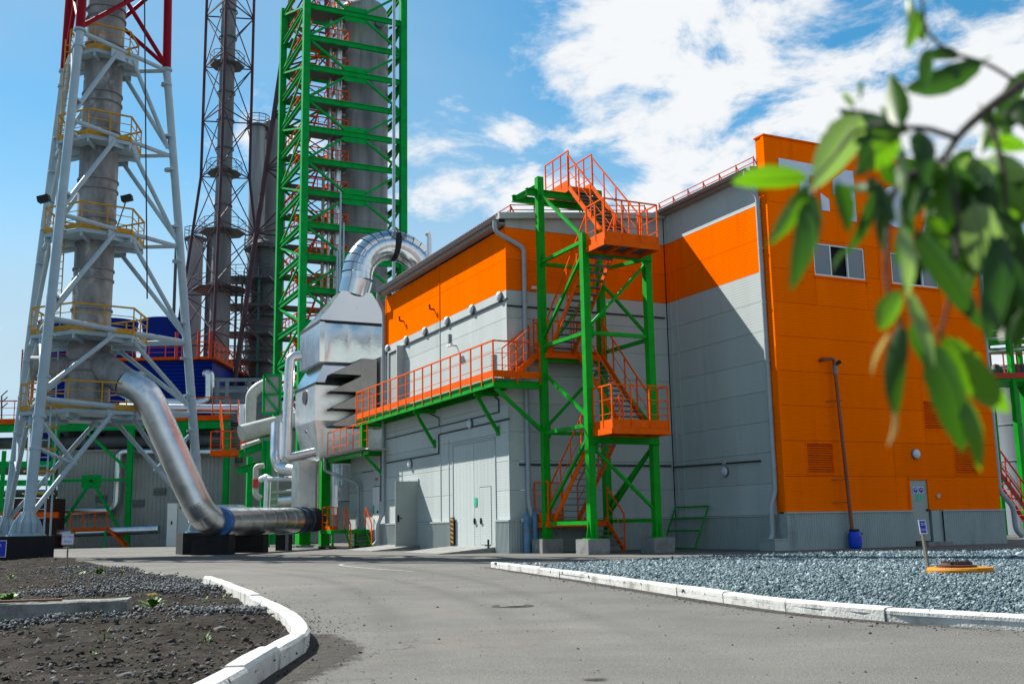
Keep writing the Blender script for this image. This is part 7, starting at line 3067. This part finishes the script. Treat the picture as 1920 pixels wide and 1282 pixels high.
# (base x, base y, tip x, tip y, width px, kind, distance, roll)
LEAVES = [
    (1518, 335, 1372, 342, 52, 0, 0.80, 0.25), (1516, 345, 1438, 462, 44, 0, 0.79, 0.2), (1527, 362, 1482, 548, 58, 1, 0.80, 0.3),
    (1612, 215, 1522, 358, 86, 2, 0.81, 0.1), (1668, 232, 1570, 205, 44, 1, 0.82, 0.4), (1688, 236, 1668, 136, 54, 0, 0.83, 0.3),
    (1735, 78, 1702, -8, 30, 0, 0.86, 0.5), (1728, 20, 1700, 95, 34, 0, 0.86, 0.5), (1846, 112, 1696, 168, 62, 1, 0.88, 0.35), (1742, 92, 1730, 175, 40, 1, 0.87, 0.6), (1800, 104, 1720, 110, 34, 1, 0.87, 0.5), (1728, -10, 1745, -80, 40, 0, 0.85, .3),
    (1688, 248, 1608, 318, 84, 0, 0.82, 0.2), (1722, 244, 1734, 352, 52, 1, 0.85, 0.3), (1690, 275, 1694, 370, 30, 2, 0.80, 0.5), (1570, 342, 1590, 440, 46, 1, 0.80, 0.4),
    (1642, 352, 1585, 480, 34, 1, 0.81, 0.5), (1592, 462, 1558, 512, 12, 0, 0.81, 0.5), (1652, 372, 1656, 475, 34, 1, 0.82, 0.5), (1648, 345, 1580, 350, 28, 0, 0.82, 0.5),
    (1700, 300, 1790, 380, 60, 1, 0.86, 0.3), (1740, 300, 1700, 420, 62, 1, 0.85, 0.3), (1760, 310, 1850, 380, 70, 1, 0.87, 0.3), (1780, 300, 1740, 440, 66, 0, 0.86, 0.3), (1800, 300, 1880, 350, 60, 2, 0.88, 0.3),
    (1800, 330, 1790, 440, 70, 1, 0.86, 0.3), (1830, 330, 1930, 420, 80, 0, 0.88, 0.2), (1850, 300, 1940, 330, 60, 2, 0.9, 0.4), (1850, 260, 1930, 280, 46, 0, 0.9, 0.4), (1880, 240, 1935, 180, 50, 1, 0.92, 0.4), (1930, 130, 1870, 245, 46, 1, 0.93, 0.4), (1860, 225, 1840, 290, 30, 0, 0.9, 0.5),
    (1690, 418, 1702, 560, 38, 2, 0.79, 0.4), (1715, 430, 1845, 622, 62, 1, 0.81, 0.3), (1742, 400, 1766, 510, 52, 0, 0.83, 0.3), (1826, 380, 1872, 548, 92, 2, 0.84, 0.15), (1872, 400, 1925, 520, 70, 1, 0.86, 0.3), (1880, 440, 1850, 645, 70, 1, 0.84, 0.3), (1900, 430, 1940, 600, 60, 1, 0.86, 0.3),
    (1692, 545, 1648, 618, 52, 0, 0.81, 0.3), (1692, 605, 1680, 790, 50, 1, 0.80, 0.35), (1702, 545, 1752, 690, 36, 2, 0.79, 0.4), (1744, 640, 1806, 850, 78, 1, 0.80, 0.25), (1768, 630, 1892, 775, 74, 0, 0.80, 0.2), (1800, 735, 1838, 885, 44, 0, 0.80, 0.4), (1720, 590, 1770, 720, 54, 1, 0.82, 0.3),
    (1668, 622, 1634, 705, 12, 3, 0.81, 0.6), (1676, 770, 1664, 838, 14, 3, 0.80, 0.6), (1690, 612, 1682, 700, 12, 3, 0.81, 0.6), (1600, 200, 1580, 170, 16, 0, 0.82, 0.5), (1612, 185, 1618, 150, 14, 0, 0.82, 0.5),
    (1740, 470, 1690, 540, 40, 1, 0.83, 0.4), (1800, 400, 1770, 480, 60, 1, 0.86, 0.3), (1820, 430, 1760, 520, 50, 1, 0.85, 0.3), (1850, 360, 1900, 470, 60, 0, 0.87, 0.3), (1780, 330, 1720, 350, 50, 0, 0.85, 0.4), (1860, 340, 1810, 440, 64, 1, 0.86, 0.3),
    (1900, 300, 1880, 400, 60, 1, 0.9, 0.3), (1920, 330, 1960, 450, 70, 1, 0.9, 0.3), (1790, 420, 1830, 520, 56, 1, 0.87, 0.3), (1860, 520, 1880, 640, 48, 1, 0.87, 0.4), (1905, 470, 1895, 600, 56, 1, 0.88, 0.3), (1820, 300, 1870, 400, 56, 2, 0.89, 0.3), (1770, 340, 1700, 400, 52, 0, 0.86, 0.3), (1840, 200, 1900, 250, 40, 0, 0.91, 0.4), (1900, 190, 1950, 260, 50, 1, 0.93, 0.3), (1630, 330, 1680, 420, 40, 1, 0.83, 0.4), (1730, 330, 1690, 430, 54, 1, 0.85, 0.3), (1700, 250, 1650, 200, 34, 0, 0.84, 0.4), (1650, 240, 1600, 270, 30, 1, 0.83, 0.4),
    # fuller mass of leaves at the right
    (1900, 300, 1880, 400, 60, 1, 0.9, 0.3), (1870, 330, 1830, 410, 54, 0, 0.89, 0.3), (1790, 420, 1830, 520, 56, 1, 0.87, 0.3), (1830, 470, 1800, 580, 50, 1, 0.87, 0.35), (1660, 300, 1700, 360, 40, 1, 0.86, 0.4), (1905, 470, 1895, 600, 56, 1, 0.88, 0.3), (1860, 520, 1880, 640, 48, 1, 0.87, 0.4), (1820, 280, 1770, 350, 48, 1, 0.88, 0.4), (1710, 410, 1680, 500, 36, 1, 0.84, 0.4), (1640, 300, 1600, 330, 30, 1, 0.83, 0.4), (1780, 360, 1840, 450, 66, 1, 0.88, 0.2), (1930, 560, 1900, 660, 50, 1, 0.88, 0.3), (1845, 400, 1790, 500, 54, 0, 0.88, 0.3),
]


def leaf(bx, by, tx, ty, w, k, D, roll, seed):
    r = random.Random(seed)
    b = P_(bx, by, D)
    t = P_(tx, ty, D + r.uniform(-0.035, 0.035))
    L = (t - b).length
    d = (t - b) / L
    wd = w * 1.08 * D / F_PX
    view = (b - ORG).normalized()
    side = d.cross(view).normalized()
    nrm = side.cross(d).normalized()
    ca, sa = math.cos(roll), math.sin(roll) * r.choice((-1, 1))
    side, nrm = side * ca + nrm * sa, nrm * ca - side * sa
    N = 11
    vs_, fs = [], []
    curl = r.uniform(-0.16, 0.16) * L
    for i in range(N + 1):
        s = i / N
        prof = (math.sin(math.pi * min(s / 0.86, 1) ** 0.85) ** 0.9 if s < 0.86 else 0) * 0.5
        prof = 0.5 * (1 - s) ** 0.85 * (s ** 0.55) * 2.02
        ctr = b + d * (L * s) + nrm * (curl * math.sin(math.pi * s))
        hw = wd * prof * (1 + 0.05 * math.sin(i * 2.7))
        fold = 0.28 * hw
        vs_ += [ctr - side * hw + nrm * fold, ctr - side * hw * 0.5 + nrm * fold * 0.35, ctr, ctr + side * hw * 0.5 + nrm * fold * 0.35, ctr + side * hw + nrm * fold]
    for i in range(N):
        for j in range(4):
            fs.append((i * 5 + j, i * 5 + j + 1, (i + 1) * 5 + j + 1, (i + 1) * 5 + j))
    mb = MB()
    mb.add(vs_, fs, True)
    mb.sweep([b - d * L * 0.08, b, b + d * L * 0.5, b + d * L * 0.9], 0.0007, 5, True, [0.0008, 0.0008, 0.0006, 0.0002]) if k != 3 else None
    build(mb, 'leaf', LM[k], BR)


for i, lf in enumerate(LEAVES):
    leaf(*lf, seed=100 + i)
